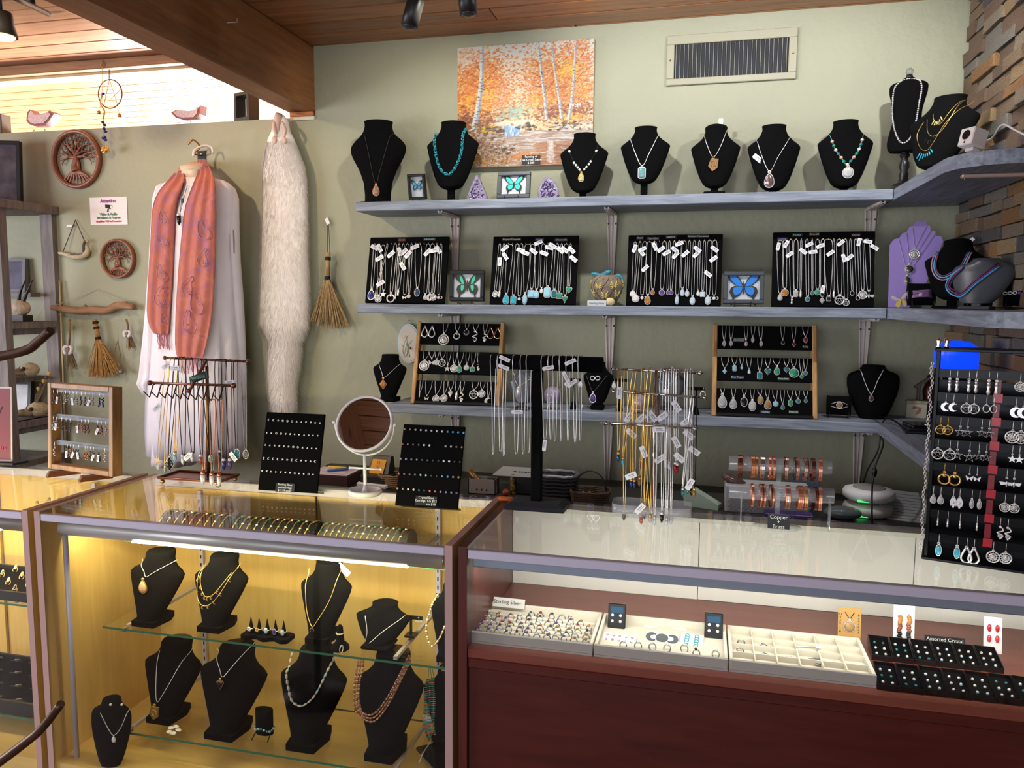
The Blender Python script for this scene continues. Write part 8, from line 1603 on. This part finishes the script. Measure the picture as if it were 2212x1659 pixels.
def hang_card(lab, px_, py1, py0, wpx, m_, deco, Y=-1.165, lean=8):
 A, B = at(px_-wpx/2, py1, y=Y), at(px_+wpx/2, py1, y=Y); W = B.x-A.x; H = at(px_, py0, y=Y).z-DZ
 t = thing('jewelry_card', lab, 'jewelry card', ((A.x+B.x)/2, Y, DZ), (R(-lean), 0, 0), 'standing jewelry cards'); part('card', MB().b(-W/2, W/2, 0, .0015, 0, H), m_, t); deco(t, W, H)
def dk(t, W, H): part('cord', MB().tube([(-W*.2, -.001, H*.85), (0, -.002, H*.62), (W*.2, -.001, H*.85)], .0012, 4), CORD, t); mb = MB(); pend(mb, 'circle', 0, H*.64, H*.42, -.001); part('pendant', mb, [SILVER, PIET], t); text('U\nn\na\nk\ni\nt\ne', H*.11, INK, t, (-W*.40, -.0005, H*.5), spacing=.8); text('P\nr\no\nt\ne\nc\nt', H*.11, INK, t, (W*.40, -.0005, H*.5), spacing=.8)
hang_card('tan card with wire-wrapped unakite pendant behind the black stud trays', 1834, 1383, 1315, 50, mat('kraft_card', (196, 152, 88), .7), dk)
def chips2(cols_, n_):
 def f_(t, W, H):
  for q in (-1, 1):
   mb = MB().tube([(q*W*.22, -.001, H*.80), (q*W*.22, -.003, H*.7)], .0007, 4, mi=0)
   for k in range(n_): mb.ell((q*W*.22+random.uniform(-.002, .002)*(n_ > 3), -.004, H*(.70-.58*k/n_)), H*.055, .003, H*.05 if n_ > 3 else H*.11, 7, 5, 1+k*len(cols_)//n_)
   part('earring', mb, [SILVER]+cols_, t)
 return f_
hang_card('white card with dangling amber chip earrings behind the stud trays', 1952, 1388, 1309, 46, PAPER, chips2([stone('amber_chip', (196, 130, 60)), stone('rust_chip', (150, 76, 44)), ONYX], 12))
hang_card('white card with red bead drop earrings behind the stud trays', 2144, 1410, 1336, 40, PAPER, chips2([stone('red_bead', (190, 40, 50)), stone('red_bead2', (206, 60, 64))], 2))
p = at(2037, 1396, z=DZ); sign_card('black card reading Assorted Crystal Sterling Silver Stud behind the stud trays', Matrix.Translation((p.x, -1.165, DZ)) @ Matrix.Rotation(R(-10), 4, 'X'), .094, .030, ['Assorted Crystal', 'Sterling Silver Stud'], .0125)
# black earring tower
Mx = Matrix.Translation(at(1995, 1206, z=ZT)) @ Matrix.Rotation(math.atan2(-.056, .196), 4, 'Z')
GB = mat('tower_black', (9, 9, 12), .25, spec=.25); TW, TH = .36, .50
t = mthing('earring_tower', 'tall glossy black acrylic earring tower at the right edge of the cherry case', 'earring display', Mx)
def LT(X, Y, yl=-.004): return on(Mx, 1960+X/3.072, 720+Y/3.072, yl)
part('base_plate', MB().b(-.005, TW, -.01, .16, 0, .008, c=.002), GB, t); part('back_panel', MB().b(.0, TW, .09, .094, .008, TH-.075), GB, t)
for x in (0, TW-.008): part('side_post', MB().b(x, x+.008, -.004, .01, .008, TH, c=.001), GB, t); part('side_post', MB().b(x, x+.008, .08, .094, .008, TH, c=.001), GB, t)
part('top_rail', MB().b(-.004, TW, -.006, .096, TH, TH+.006, c=.001), GB, t)
for q in ((0, .004), (.016, .02)): part('chrome_finial', MB().lathe([(.005, 0), (.006, .004), (.004, .008), (.0068, .016), (.0055, .022), (.0008, .025)], 12, (q[0]+.003, q[1], TH+.006)), CHROME, t)
bars = [LT(300, Y)[1] for Y in (262, 420, 575, 730, 885, 1045, 1205, 1365)]
RED_REFL = mat('red_reflection_front', (190, 50, 62), .2)  # red pieces imitate a reflection on the black acrylic, put in as colour
for k, z in enumerate(bars):
 part('earring_bar', MB().b(.008, TW-.008, -.002, .002, z-.012, z+.008), GB, t); part('shelf_strip', MB().b(.008, TW-.008, .002, .09, z-.012, z-.010), GB, t)
 if k: part('red_reflection_tab', MB().b(LT(600, 0)[0]-.0, LT(664, 0)[0], -.004, -.0022, z-.008, z+.012), RED_REFL, t); part('red_reflection', MB().b(LT(606, 0)[0], LT(650, 0)[0], .002, .004, z+.008, bars[k-1]-.012), mat('red_reflection', (140, 40, 50), .25), t)
mpp = (LT(400, 700)[0]-LT(300, 700)[0])/100
R8 = [[(257, 'figure', 105), (306, 'figure', 105), (384, 'figure', 105), (432, 'figure', 105), (515, 'figure', 115), (567, 'figure', 115), (722, 'disc', 75), (762, 'disc', 75)], [(240, 'moon', 75), (292, 'moon', 75), (378, 'pentacle', 80), (428, 'pentacle', 80), (510, 'hoop', 65), (558, 'hoop', 65), (707, 'moon', 90), (757, 'moon', 90)], [(216, 'pentacle', 75), (264, 'pentacle', 75), (348, 'starline', 85), (396, 'starline', 85), (490, 'starline', 75), (540, 'starline', 80), (695, 'disc', 100), (752, 'disc', 100)], [(208, 'pentacle', 90), (288, 'pentacle', 90), (338, 'starline', 85), (420, 'starline', 95), (482, 'starline', 75), (532, 'starline', 80), (705, 'star', 70), (753, 'star', 70)], [(262, 'ring', 110), (332, 'ring', 110), (430, 'butterfly', 60), (480, 'butterfly', 60), (680, 'beedrop', 90), (730, 'beedrop', 90)], [(197, 'drop', 75), (247, 'drop', 75), (333, 'hamsa', 90), (375, 'hamsa', 90), (457, 'long', 80), (508, 'long', 80), (680, 'disc', 75), (743, 'disc', 75)], [(238, 'figure', 60), (305, 'figure', 60), (388, 'figure', 60), (503, 'figure', 60), (660, 'scroll', 100), (712, 'scroll', 100)], [(255, 'long', 110), (380, 'long', 110), (445, 'tearloop', 130), (495, 'tearloop', 130), (625, 'disc', 95), (710, 'disc', 90)]]
kn = dict(figure='goddess-shaped', disc='openwork disc', moon='crescent', pentacle='pentacle', hoop='small ring', starline='open star', star='star', ring='wide gold hoop', butterfly='winged', beedrop='leafy', drop='framed drop', hamsa='hand-shaped', long='slim leaf', scroll='wavy wire', tearloop='teardrop loop')
for r_, items in enumerate(R8):
 for k, (X, kind, sz) in enumerate(items):
  x, _ = LT(X, 700); mm = GOLD if kind == 'ring' or (r_ == 2 and k < 2) else SILVER
  e = mthing('earring', f"{'gold' if mm is GOLD else 'silver'} {kn[kind]} earring, {ORD[k]} in the {ORD[r_]} row of the black tower", 'earring', Mx @ Matrix.Translation((x, -.005, bars[r_])), 'earrings on the black tower')
  part('ear_wire', MB().tube(bez([(0, .004, .004), (0, -.002, .006), (0, -.002, -.012)], 6), .0008, 4), mm, e); mb = MB(); pend(mb, kind, 0, 0, sz*mpp, 0); part('drop', mb, [mm, TURQ if r_ == 7 else GREYST], e, (0, -.001, -.012))
e = mthing('silver_chain', 'long sparkling silver chain hanging down the tower\'s left edge', 'necklace', Mx); lk = MB().ring((0, 0, 0), .0030, .0011, 8, 4, sz=1.3).mesh(SILVER, 'link')
for k in range(80): link('link', lk, e, (-.007-.002*math.sin(k*.6), -.004, TH-.03-k*.0057), (0, 0, R(90*(k % 2)+20)))
p = at(2068, 905, y=-.62); t = thing('blue_lamp', 'glowing blue plastic lamp behind the black earring tower', 'lamp', (1.375, -.62, ZL)); part('base', MB().b(-.05, .05, -.04, .04, 0, .235, c=.004), GB, t)
part('blue_shade', MB().loft([[(math.copysign(abs(math.cos(a))**.6, math.cos(a))*.062*q, math.sin(a)*.045*q, z) for a in [2*math.pi*k/20 for k in range(20)]] for q, z in ((1, .235), (1, .285), (.96, .30), (.6, .315), (.2, .32))]), mat('blue_glow', (10, 60, 220), .3, emit=1.3), t)
# clutter on the work counter
ZC = .82; YC = -.36
def cl(px, py, Y=YC): return at(px, py, y=Y)
p = cl(722, 1036); t = thing('clipboard', 'lined pink-white paper on a clipboard with pens behind the stud board', 'clipboard', (p.x, YC, ZC))
part('stack', MB().b(-.09, .09, -.06, .08, 0, .045, c=.003), mat('maroon_folder', (58, 30, 34), .5), t); part('paper', MB().b(-.085, .085, -.06, .075, .046, .048), mat('pale_pink_paper', (222, 206, 214), .7), t)
for k in range(6): part('printed_line', MB().b(-.075, .075, -.045+k*.02, -.043+k*.02, .048, .0484), mat('line_brown', (120, 80, 90), .7), t)
solo('pen', stick((-.04, -.02, 0), (.03, .03, .0), .005, 8), mat('blue_pen', (50, 100, 180), .35), 'blue pen lying on the pink lined paper', 'pen', (p.x+.02, YC, ZC+.054)); solo('pen', stick((-.04, 0, 0), (.04, 0, .0), .005, 8), mat('yellow_pen', (220, 190, 70), .35), 'yellow highlighter at the top of the clipboard', 'pen', (p.x-.01, YC+.05, ZC+.054))
p = cl(815, 1025); t = thing('card_terminal', 'black card terminal with an orange handwritten note stuck on it', 'card reader', (p.x, YC, ZC), (R(0), 0, R(-8))); part('body', MB().b(-.06, .06, -.04, .06, 0, .05, c=.006), GREYLEATHER, t); part('white_base', MB().b(-.07, .07, -.05, .065, 0, .018, c=.004), WHITE, t)
part('raised_head', MB().loft([[(-.05, .0, .05), (.05, 0, .05), (.05, .06, .05), (-.05, .06, .05)], [(-.042, .04, .115), (.042, .04, .115), (.042, .06, .115), (-.042, .06, .115)]], smooth=False), BLACK, t); part('sticky_note', MB().b(-.036, .028, -.0015, 0, 0, .062), mat('orange_note', (226, 160, 50), .6), t, (0, -.004, .05), (R(-32), 0, 0)); text('33\n%', .018, mat('note_red', (190, 60, 30), .6), t, (0, .006, .085), rot=(R(-32), 0, 0))
def basket(lab, px, py, w, d, h, col, rim=None, Y=YC, handle=False):
 p = cl(px, py, Y); t = thing('basket', lab, 'basket', (p.x, Y, ZC), group=None); m_ = mat('wicker_%d' % col[0], col, .7)
 for k in range(7):
  q = 1+.12*k/6; part('woven_course', MB().tube([(math.copysign(abs(math.cos(a))**.5, math.cos(a))*w*q/2, math.copysign(abs(math.sin(a))**.5, math.sin(a))*d*q/2, h*(k+.5)/7+(.0015 if j % 2 else -.0015)) for j, a in enumerate([2*math.pi*i/28 for i in range(28)])], h/13, 6, True), m_ if k < 6 or not rim else rim, t)
 part('bottom', MB().b(-w*.45, w*.45, -d*.45, d*.45, 0, .006), m_, t)
 if handle: part('handle', MB().tube([(math.cos(a)*w*.45, 0, h+math.sin(a)*.07) for a in [math.pi*k/14 for k in range(15)]], .003, 6), GREYLEATHER, t)
 return t
basket('small natural wicker basket left of the crystal stud board', 848, 1045, .09, .08, .055, (150, 116, 84))
basket('dark woven basket with silver rim behind the T-bar', 1205, 1085, .13, .10, .10, (40, 38, 40), mat('silver_rim', (150, 150, 152), .3, .6))
basket('low brown rattan tray basket with thin handle, right of the dark basket', 1275, 1098, .13, .10, .05, (84, 64, 50), handle=True, Y=-.40)
for k in range(4): solo('crystal_chip', MB().lathe([(.012, 0), (.014, .012), (.001, .034)], 6), [mat('grey_chip', (130, 134, 140), .3), mat('red_chip', (206, 90, 76), .4)][k == 1], f"{['pale', 'red', 'grey', 'pointed'][k]} crystal piece in the brown rattan basket", 'crystal', (cl(1262+k*10, 1080).x, -.40+.01*(k % 2), ZC+.008), (R(20*(k-1)), R(12*k), 0))
p = cl(1045, 1062); t = thing('pen_box', 'beige perforated plastic bin holding gold-wrapped incense', 'bin', (p.x, YC, ZC)); part('bin', MB().b(-.055, .055, -.03, -.027, 0, .06).b(-.055, .055, .027, .03, 0, .06).b(-.055, -.052, -.03, .03, 0, .06).b(.052, .055, -.03, .03, 0, .06).b(-.055, .055, -.03, .03, 0, .003), mat('beige_plastic', (150, 136, 128), .5), t); [part('hole', MB().prism(circ(-.02+k*.02, .018, .004, 10), -.0306, -.03), INK, t) for k in range(3)]
solo('incense_pack', stick((-.06, 0, .085), (.015, 0, .012), .011, 6), mat('gold_wrap', (130, 94, 48), .3, .5), 'gold-wrapped incense stick pack leaning in the beige bin', 'incense', (p.x, YC, ZC)); solo('jar', MB().lathe([(.018, 0), (.018, .05), (.016, .055)], 14), BLACK, 'black round jar in the beige bin', 'jar', (p.x+.03, YC, ZC+.004))
p = cl(1125, 1040); t = thing('tabletop_sign', 'white printed Attention sheet lying flat on a raised box', 'sign', (p.x, -.30, ZC)); part('box', MB().b(-.035, .05, -.03, .05, 0, .075), mat('grey_box', (70, 72, 72), .6), t); part('sheet', MB().b(-.11, .13, -.08, .09, .076, .078), mat('sheet_grey', (176, 174, 172), .5), t); text('Attention', .036, INK, t, (.02, .0, .0785), rot=(R(-90), 0, 0))
solo('marker', stick((-.022, 0, 0), (.022, .004, 0), .0075, 10), mat('orange_marker', (214, 110, 50), .4), 'orange marker lying by the case divider', 'marker', tuple(at(1092, 1078, z=ZT+.0075))); p = cl(1108, 1070); solo('pattern_bottle', MB().lathe([(.011, 0), (.012, .005), (.012, .07), (.008, .078)], 12), mat('flower_black', (36, 32, 26), .4, noise=(90, (150, 120, 50), .08)), 'black bottle with yellow flower pattern left of the T-bar post', 'bottle', (p.x, YC, ZC)); solo('clay_ball', MB().ell((0, 0, .014), .015, .015, .014, 12, 8), mat('clay_red', (150, 66, 40), .5), 'reddish clay ball beside the patterned bottle', 'ball', (p.x-.022, YC-.03, ZC))
p = cl(1640, 1122); t = thing('storage_box', 'grey woven-pattern fabric box behind the acrylic bracelet stand', 'box', (p.x+.02, YC, ZC)); part('body', MB().b(-.145, .145, -.05, .06, 0, .10, c=.004), mat('grey_weave', (178, 178, 180), .8), t)
wv = MB()
for r_ in range(10):
 for k in range(17): x = -.135+k*.0165+(.008 if r_ % 2 else 0); wv.b(x, x+.012, -.0515, -.05, .006+r_*.0082, .0115+r_*.0082)
part('weave_bands', wv, mat('grey_weave2', (146, 146, 150), .8), t)['kind'] = 'stuff'
solo('plastic_pouch', MB().ell((0, 0, 0), .055, .03, .018, 14, 8), mat('clear_brown_bag', (92, 70, 66), .2), 'crinkled brown plastic pouch on top of the grey fabric box', 'bag', (p.x-.09, YC, ZC+.105), (0, R(24), 0)); solo('notebook', MB().b(-.05, .05, -.006, .006, 0, .12, c=.002), mat('blue_grey_cover', (88, 96, 118), .6), 'blue-grey notebook standing behind the acrylic bracelet stand', 'notebook', (p.x+.17, -.22, ZC))
solo('purple_box', MB().b(-.08, .08, -.03, .03, 0, .022, c=.002), mat('violet_box', (60, 40, 96), .4, noise=(60, (90, 70, 130), .1)), 'flat violet patterned box before the grey fabric box', 'box', (p.x+.09, -.445, ZC)); solo('bubble_bag', MB().ell((0, 0, .022), .065, .035, .024, 16, 10), mat('clear_bag', (96, 102, 104), .15), 'clear plastic bag left of the white router', 'bag', (cl(1815, 1110).x, -.40, ZC))
p = cl(1520, 1105); t = thing('tape_dispenser', 'pale green plastic tape dispenser behind the chrome tree', 'tape dispenser', (p.x, YC, ZC), (0, 0, R(-20))); part('body', MB().prism([(-.07, .0), (.06, .0), (.06, .02), (-.05, .07), (-.075, .055)], -.02, .02), mat('pale_green', (170, 190, 172), .4), t); part('roll', MB().ring((-.045, 0, .04), .02, .008, 18, 8), WHITE, t)
for k, (lab, z, r_) in enumerate((('lower white disc-shaped router with green light on the work counter', 0, .085), ('upper white disc-shaped router stacked above the other', .055, .088))):
 p = cl(1882, 1110); t = thing('wifi_router', lab, 'router', (p.x, -.30, ZC+z), group='white disc routers'); part('shell', MB().lathe([(r_*.85, 0), (r_, .010), (r_, .026), (r_*.93, .036), (r_*.6, .042), (.001, .043)], 36), WHITE, t); part('top_inset', MB().lathe([(r_*.62, .0425), (r_*.6, .0445), (.001, .0445)], 30), mat('router_grey', (150, 148, 146), .4), t)
 part('green_led', MB().b(-.05, .0, -r_*.9, -r_*.86, .004, .009), mat('green_led', (40, 230, 90), .4, emit=3.), t)
 if k == 0: part('riser', MB().b(-.04, .04, -.03, .03, .043, .055), WHITE, t)
p = cl(1960, 1120); t = thing('price_list', 'printed price-list sheets leaning right of the router', 'paper', (p.x+.02, -.38, ZC), (R(-62), 0, R(-14))); part('sheet', MB().b(-.09, .09, 0, .001, 0, .16), mat('list_grey', (170, 172, 172), .6), t)
for k in range(9): part('table_row', MB().b(-.084, .084, -.0004, 0, .012+k*.016, .0135+k*.016), mat('list_ink', (70, 72, 76), .7), t)
solo('lamp_cord', MB().tube(bez([(1.25, -.2455, ZL-.045), at(1908, 960, y=-.36), at(1890, 1010, y=-.44), at(1884, 1060, y=-.5), at(1884, 1150, y=-.52)], 24), .003, 6).ell(at(1889, 1020, y=-.45), .009, .007, .018, 10, 8), BLACK, 'black lamp cord with inline rocker switch hanging below the lower shelf', 'cord')
# grey shelf unit at the far left
GW = wood('weathered_grey_wood', (92, 84, 84), (134, 124, 122), 2, 6., .65, stretch=9); XU = -2.50; DU = -.30
t = thing('shelf_unit', 'weathered grey wooden open shelf unit against the wall at far left', 'shelf', (XU, -.16, 0))
for y in (-.15, .15): part('post', MB().b(-.07, 0, y-.02, y+.02, 0, 1.98), GW, t); part('post', MB().b(-.80, -.73, y-.02, y+.02, 0, 1.98), GW, t)
part('top_board', MB().b(-.82, .02, -.19, .158, 1.98, 2.02, c=.003), GW, t)
ZU = [1.43, .96]
for z in ZU: part('board', MB().b(-.80, -.0, -.13, .13, z, z+.03), GW, t); part('side_rail', MB().b(-.045, -.02, -.13, .13, z-.03, z+.03), GW, t)
def fr(lab, px, py, z, w, h, col, pic, lean=6, yaw=12, Y=-.12):
 p = at(px, py, y=Y); t = thing('picture_frame', lab, 'picture frame', (p.x, Y, z), (R(-lean), 0, R(yaw)), 'frames on the grey shelf unit'); m_ = mat('frame_%d' % col[0], col, .45); f = .016
 part('frame', MB().b(-w/2, w/2, 0, .03, 0, f).b(-w/2, w/2, 0, .03, h-f, h).b(-w/2, -w/2+f, 0, .03, f, h-f).b(w/2-f, w/2, 0, .03, f, h-f), m_, t); part('picture', MB().b(-w/2+f, w/2-f, .012, .016, f, h-f), mat('picture_%d' % pic[0], pic, .4, noise=(14, tuple(min(255, v+50) for v in pic), .2)), t)
fr('large black frame standing on top of the grey shelf unit', -8, 450, 2.021, .22, .30, (22, 20, 22), (48, 40, 48), 4, 20, -.16); fr('silver-grey frame with purple picture on the unit\'s upper shelf', 22, 598, 1.60, .14, .17, (120, 120, 124), (44, 36, 70), 6, 10, -.06); fr('black frame with white line drawing on the unit\'s lower shelf', 40, 905, .991, .12, .17, (24, 24, 26), (190, 190, 190), 8, 10, -.10)
p = at(22, 600, y=-.06); part('peg_shelf', MB().b(-.75, -.08, .06, .12, 1.578, 1.60), GW, bpy.data.objects['shelf_unit'])
p = at(47, 684, y=-.16); t = thing('horn_mount', 'pair of dark antelope horns on a pale rock base', 'horns', (p.x, -.16, 1.461)); part('base', MB().b(-.035, .035, -.03, .03, 0, .03), mat('dark_base', (40, 34, 32), .5), t); part('rock', MB().ell((0, 0, .065), .045, .035, .038, 10, 7), mat('pale_rock', (206, 186, 164), .7, noise=(40, (170, 150, 130), .2), bump=(60, .5)), t)
for q in (-1, 1): part('horn', MB().tube(bez([(q*.012, 0, .09), (q*.02+.02, 0, .14), (q*.02+.055, 0, .20)], 10), [.010-.0008*k for k in range(11)], 8), mat('horn_black', (30, 26, 24), .4), t)
def skull(lab, px, py, z, s, Y=-.15):
 p = at(px, py, y=Y); t = thing('animal_skull', lab, 'skull', (p.x, Y, z), (0, 0, R(-30)), 'bleached skulls on the shelf unit'); part('cranium', MB().ell((0, .02*s, .035*s), .035*s, .045*s, .035*s, 12, 8), BONE, t); part('snout', MB().loft([[(.022*s*q*math.cos(a), y*s, .025*s+.02*s*q*math.sin(a)) for a in [2*math.pi*k/12 for k in range(12)]] for q, y in ((1.1, -.01), (.8, -.05), (.55, -.09), (.2, -.10))]), BONE, t)
 for q in (-1, 1): part('eye_socket', MB().ell((q*.022*s, -.012*s, .042*s), .010*s, nu=8, nv=6), mat('socket_dark', (60, 46, 40), .8), t)
 return t
skull('small bleached skull on the middle of the grey shelf unit', 55, 815, 1.19, 1.0); part('peg_shelf', MB().b(-.75, -.08, -.12, .12, 1.168, 1.189), GW, bpy.data.objects['shelf_unit'])
s_ = skull('bleached skull with dried flowers on the unit\'s lower shelf', 72, 905, .991, 1.1)
fl = thing('dried_flowers', 'dried flower sprig rising from the lower skull', 'flowers', (s_.location.x, -.14, 1.05))
for k in range(5): part('stem', MB().tube(bez([(0, 0, 0), (.01+.006*k, 0, .04), (.03+.012*k, .005*k, .08+.018*k)], 6), .002, 5), HERB, fl); part('flower_head', MB().ell((.03+.012*k, .005*k, .085+.018*k), .010, .008, .011, 8, 6), [mat('dry_yellow', (190, 150, 80), .7), mat('dry_purple', (84, 56, 66), .7)][k % 2], fl)
solo('walking_stick', stick((0, 0, 0), (-.012, .03, .86), .0038, 8), wood('pale_stick', (172, 150, 106), (196, 176, 132), 2, 6), 'thin pale wooden stick leaning on the wall beside the grey unit', 'stick', (at(127, 690, y=-.05).x, -.05, .80)); bpy.data.objects['walking_stick'].location.z = .80
part('side_board', MB().b(-.80, .0, -.13, .13, .77, .80), GW, bpy.data.objects['shelf_unit'])
# red sign in an acrylic holder
p = at(10, 1005, z=ZT); t = thing('counter_sign', 'dark red printed sign in a white-edged stand on the left case', 'sign', (p.x-.10, p.y, ZT), (R(-4), 0, R(8))); H = at(10, 838, y=p.y).z-ZT
part('base', MB().b(-.115, .145, -.03, .05, 0, .012, c=.003), BLACK, t); part('border', MB().b(-.12, .118, 0, .004, .012, H), mat('sign_border', (214, 196, 190), .4), t); part('panel', MB().b(-.114, .112, -.001, 0, .018, H-.006), mat('sign_crimson', (130, 52, 62), .4), t)
text('Family', .05, mat('sign_dark', (60, 24, 36), .5), t, (.02, -.0018, H*.72)); text('Follow us', .03, mat('sign_redtext', (190, 50, 60), .5), t, (.04, -.0018, H*.22))
# prongs of a dark metal rack close to the viewer
PR = mat('dark_bronze_prong', (62, 40, 30), .35, .5, noise=(30, (90, 60, 44), .2))
for lab, pts, w in (('dark bronze prong of a rack, upper one at the left edge', [(-90, 800), (-20, 775), (55, 757), (82, 738), (110, 714)], .0062), ('dark bronze prong of a rack, lower one at the left edge', [(-120, 1710), (-30, 1665), (60, 1600), (95, 1568), (132, 1520)], .0062)):
 P_ = [at(*q, y=-2.35) for q in pts]; t = thing('rack_prong', lab, 'rack prong', tuple(P_[0]), group='rack prongs at the left edge')
 part('arm', MB().tube([q-P_[0] for q in bez(P_, 18)], [w*(1.25-.25*k/18) for k in range(19)], 10), PR, t); part('stem', MB().tube([(0, 0, 0), (-.12, -.02, -.01), (-.30, -.05, -.06)], [w*1.25, w*1.3, w*1.4], 10), PR, t)
t = thing('display_post', 'dark metal post carrying the rack prongs, just outside the left edge', 'post', (P_[0].x-.30, -2.40, 0)); part('post', MB().tube([(0, 0, 0), (0, 0, 1.9)], .014, 12), PR, t); part('foot', MB().lathe([(.16, 0), (.16, .012), (.03, .02)], 28), PR, t)
# ceiling track lights
TB_ = mat('black_track', (38, 36, 36), .4)
def head(lab, top, bot, Y, r, lit=False, flare=False):
 A, B = at(*top, y=Y), at(*bot, y=Y); t = thing('track_light', lab, 'track light', (A.x, Y, CZ), group='black track lights'); a = A-Vector((A.x, Y, CZ)); b2 = B-Vector((A.x, Y, CZ))
 part('stem', stick((0, 0, 0), a+(b2-a)*.1, .006, 8), TB_, t); part('canopy', MB().lathe([(.03, -.02), (.03, 0)], 16), TB_, t)
 n_ = (b2-a).normalized(); part('shade', MB().tube([a, a+n_*.005, a.lerp(b2, .45), b2], [r*.6 if flare else r*.9, r*.7 if flare else r, r*.8 if flare else r, r], 22), TB_, t)
 part('bulb', MB().ell(b2, r*.85, r*.85, r*.3, 14, 6), mat('lamp_lit', (255, 226, 150), .4, emit=6.) if lit else mat('lamp_face', (60, 58, 56), .3), t)
head('left cylindrical black track light above the painting', (899, -2), (884, 57), -.70, .029); head('right cylindrical black track light above the painting', (1007, -30), (1012, 30), -.72, .029); head('bell-shaped black track light lit at the top left', (2, 25), (4, 78), -.95, .050, True, True)
t = thing('light_track', 'black ceiling track bar at the top left corner', 'light track', tuple(at(60, 12, y=-1.05))); q = Vector(t.location); part('bar', MB().tube([at(-40, -40, y=-1.35)-q, at(104, 30, y=-.92)-q], .010, 8), TB_, t); part('hanger', stick(at(68, 8, y=-1.03)-q, Vector((at(68, 8, y=-1.03).x, -1.03, CZ))-q, .012, 10), TB_, t)
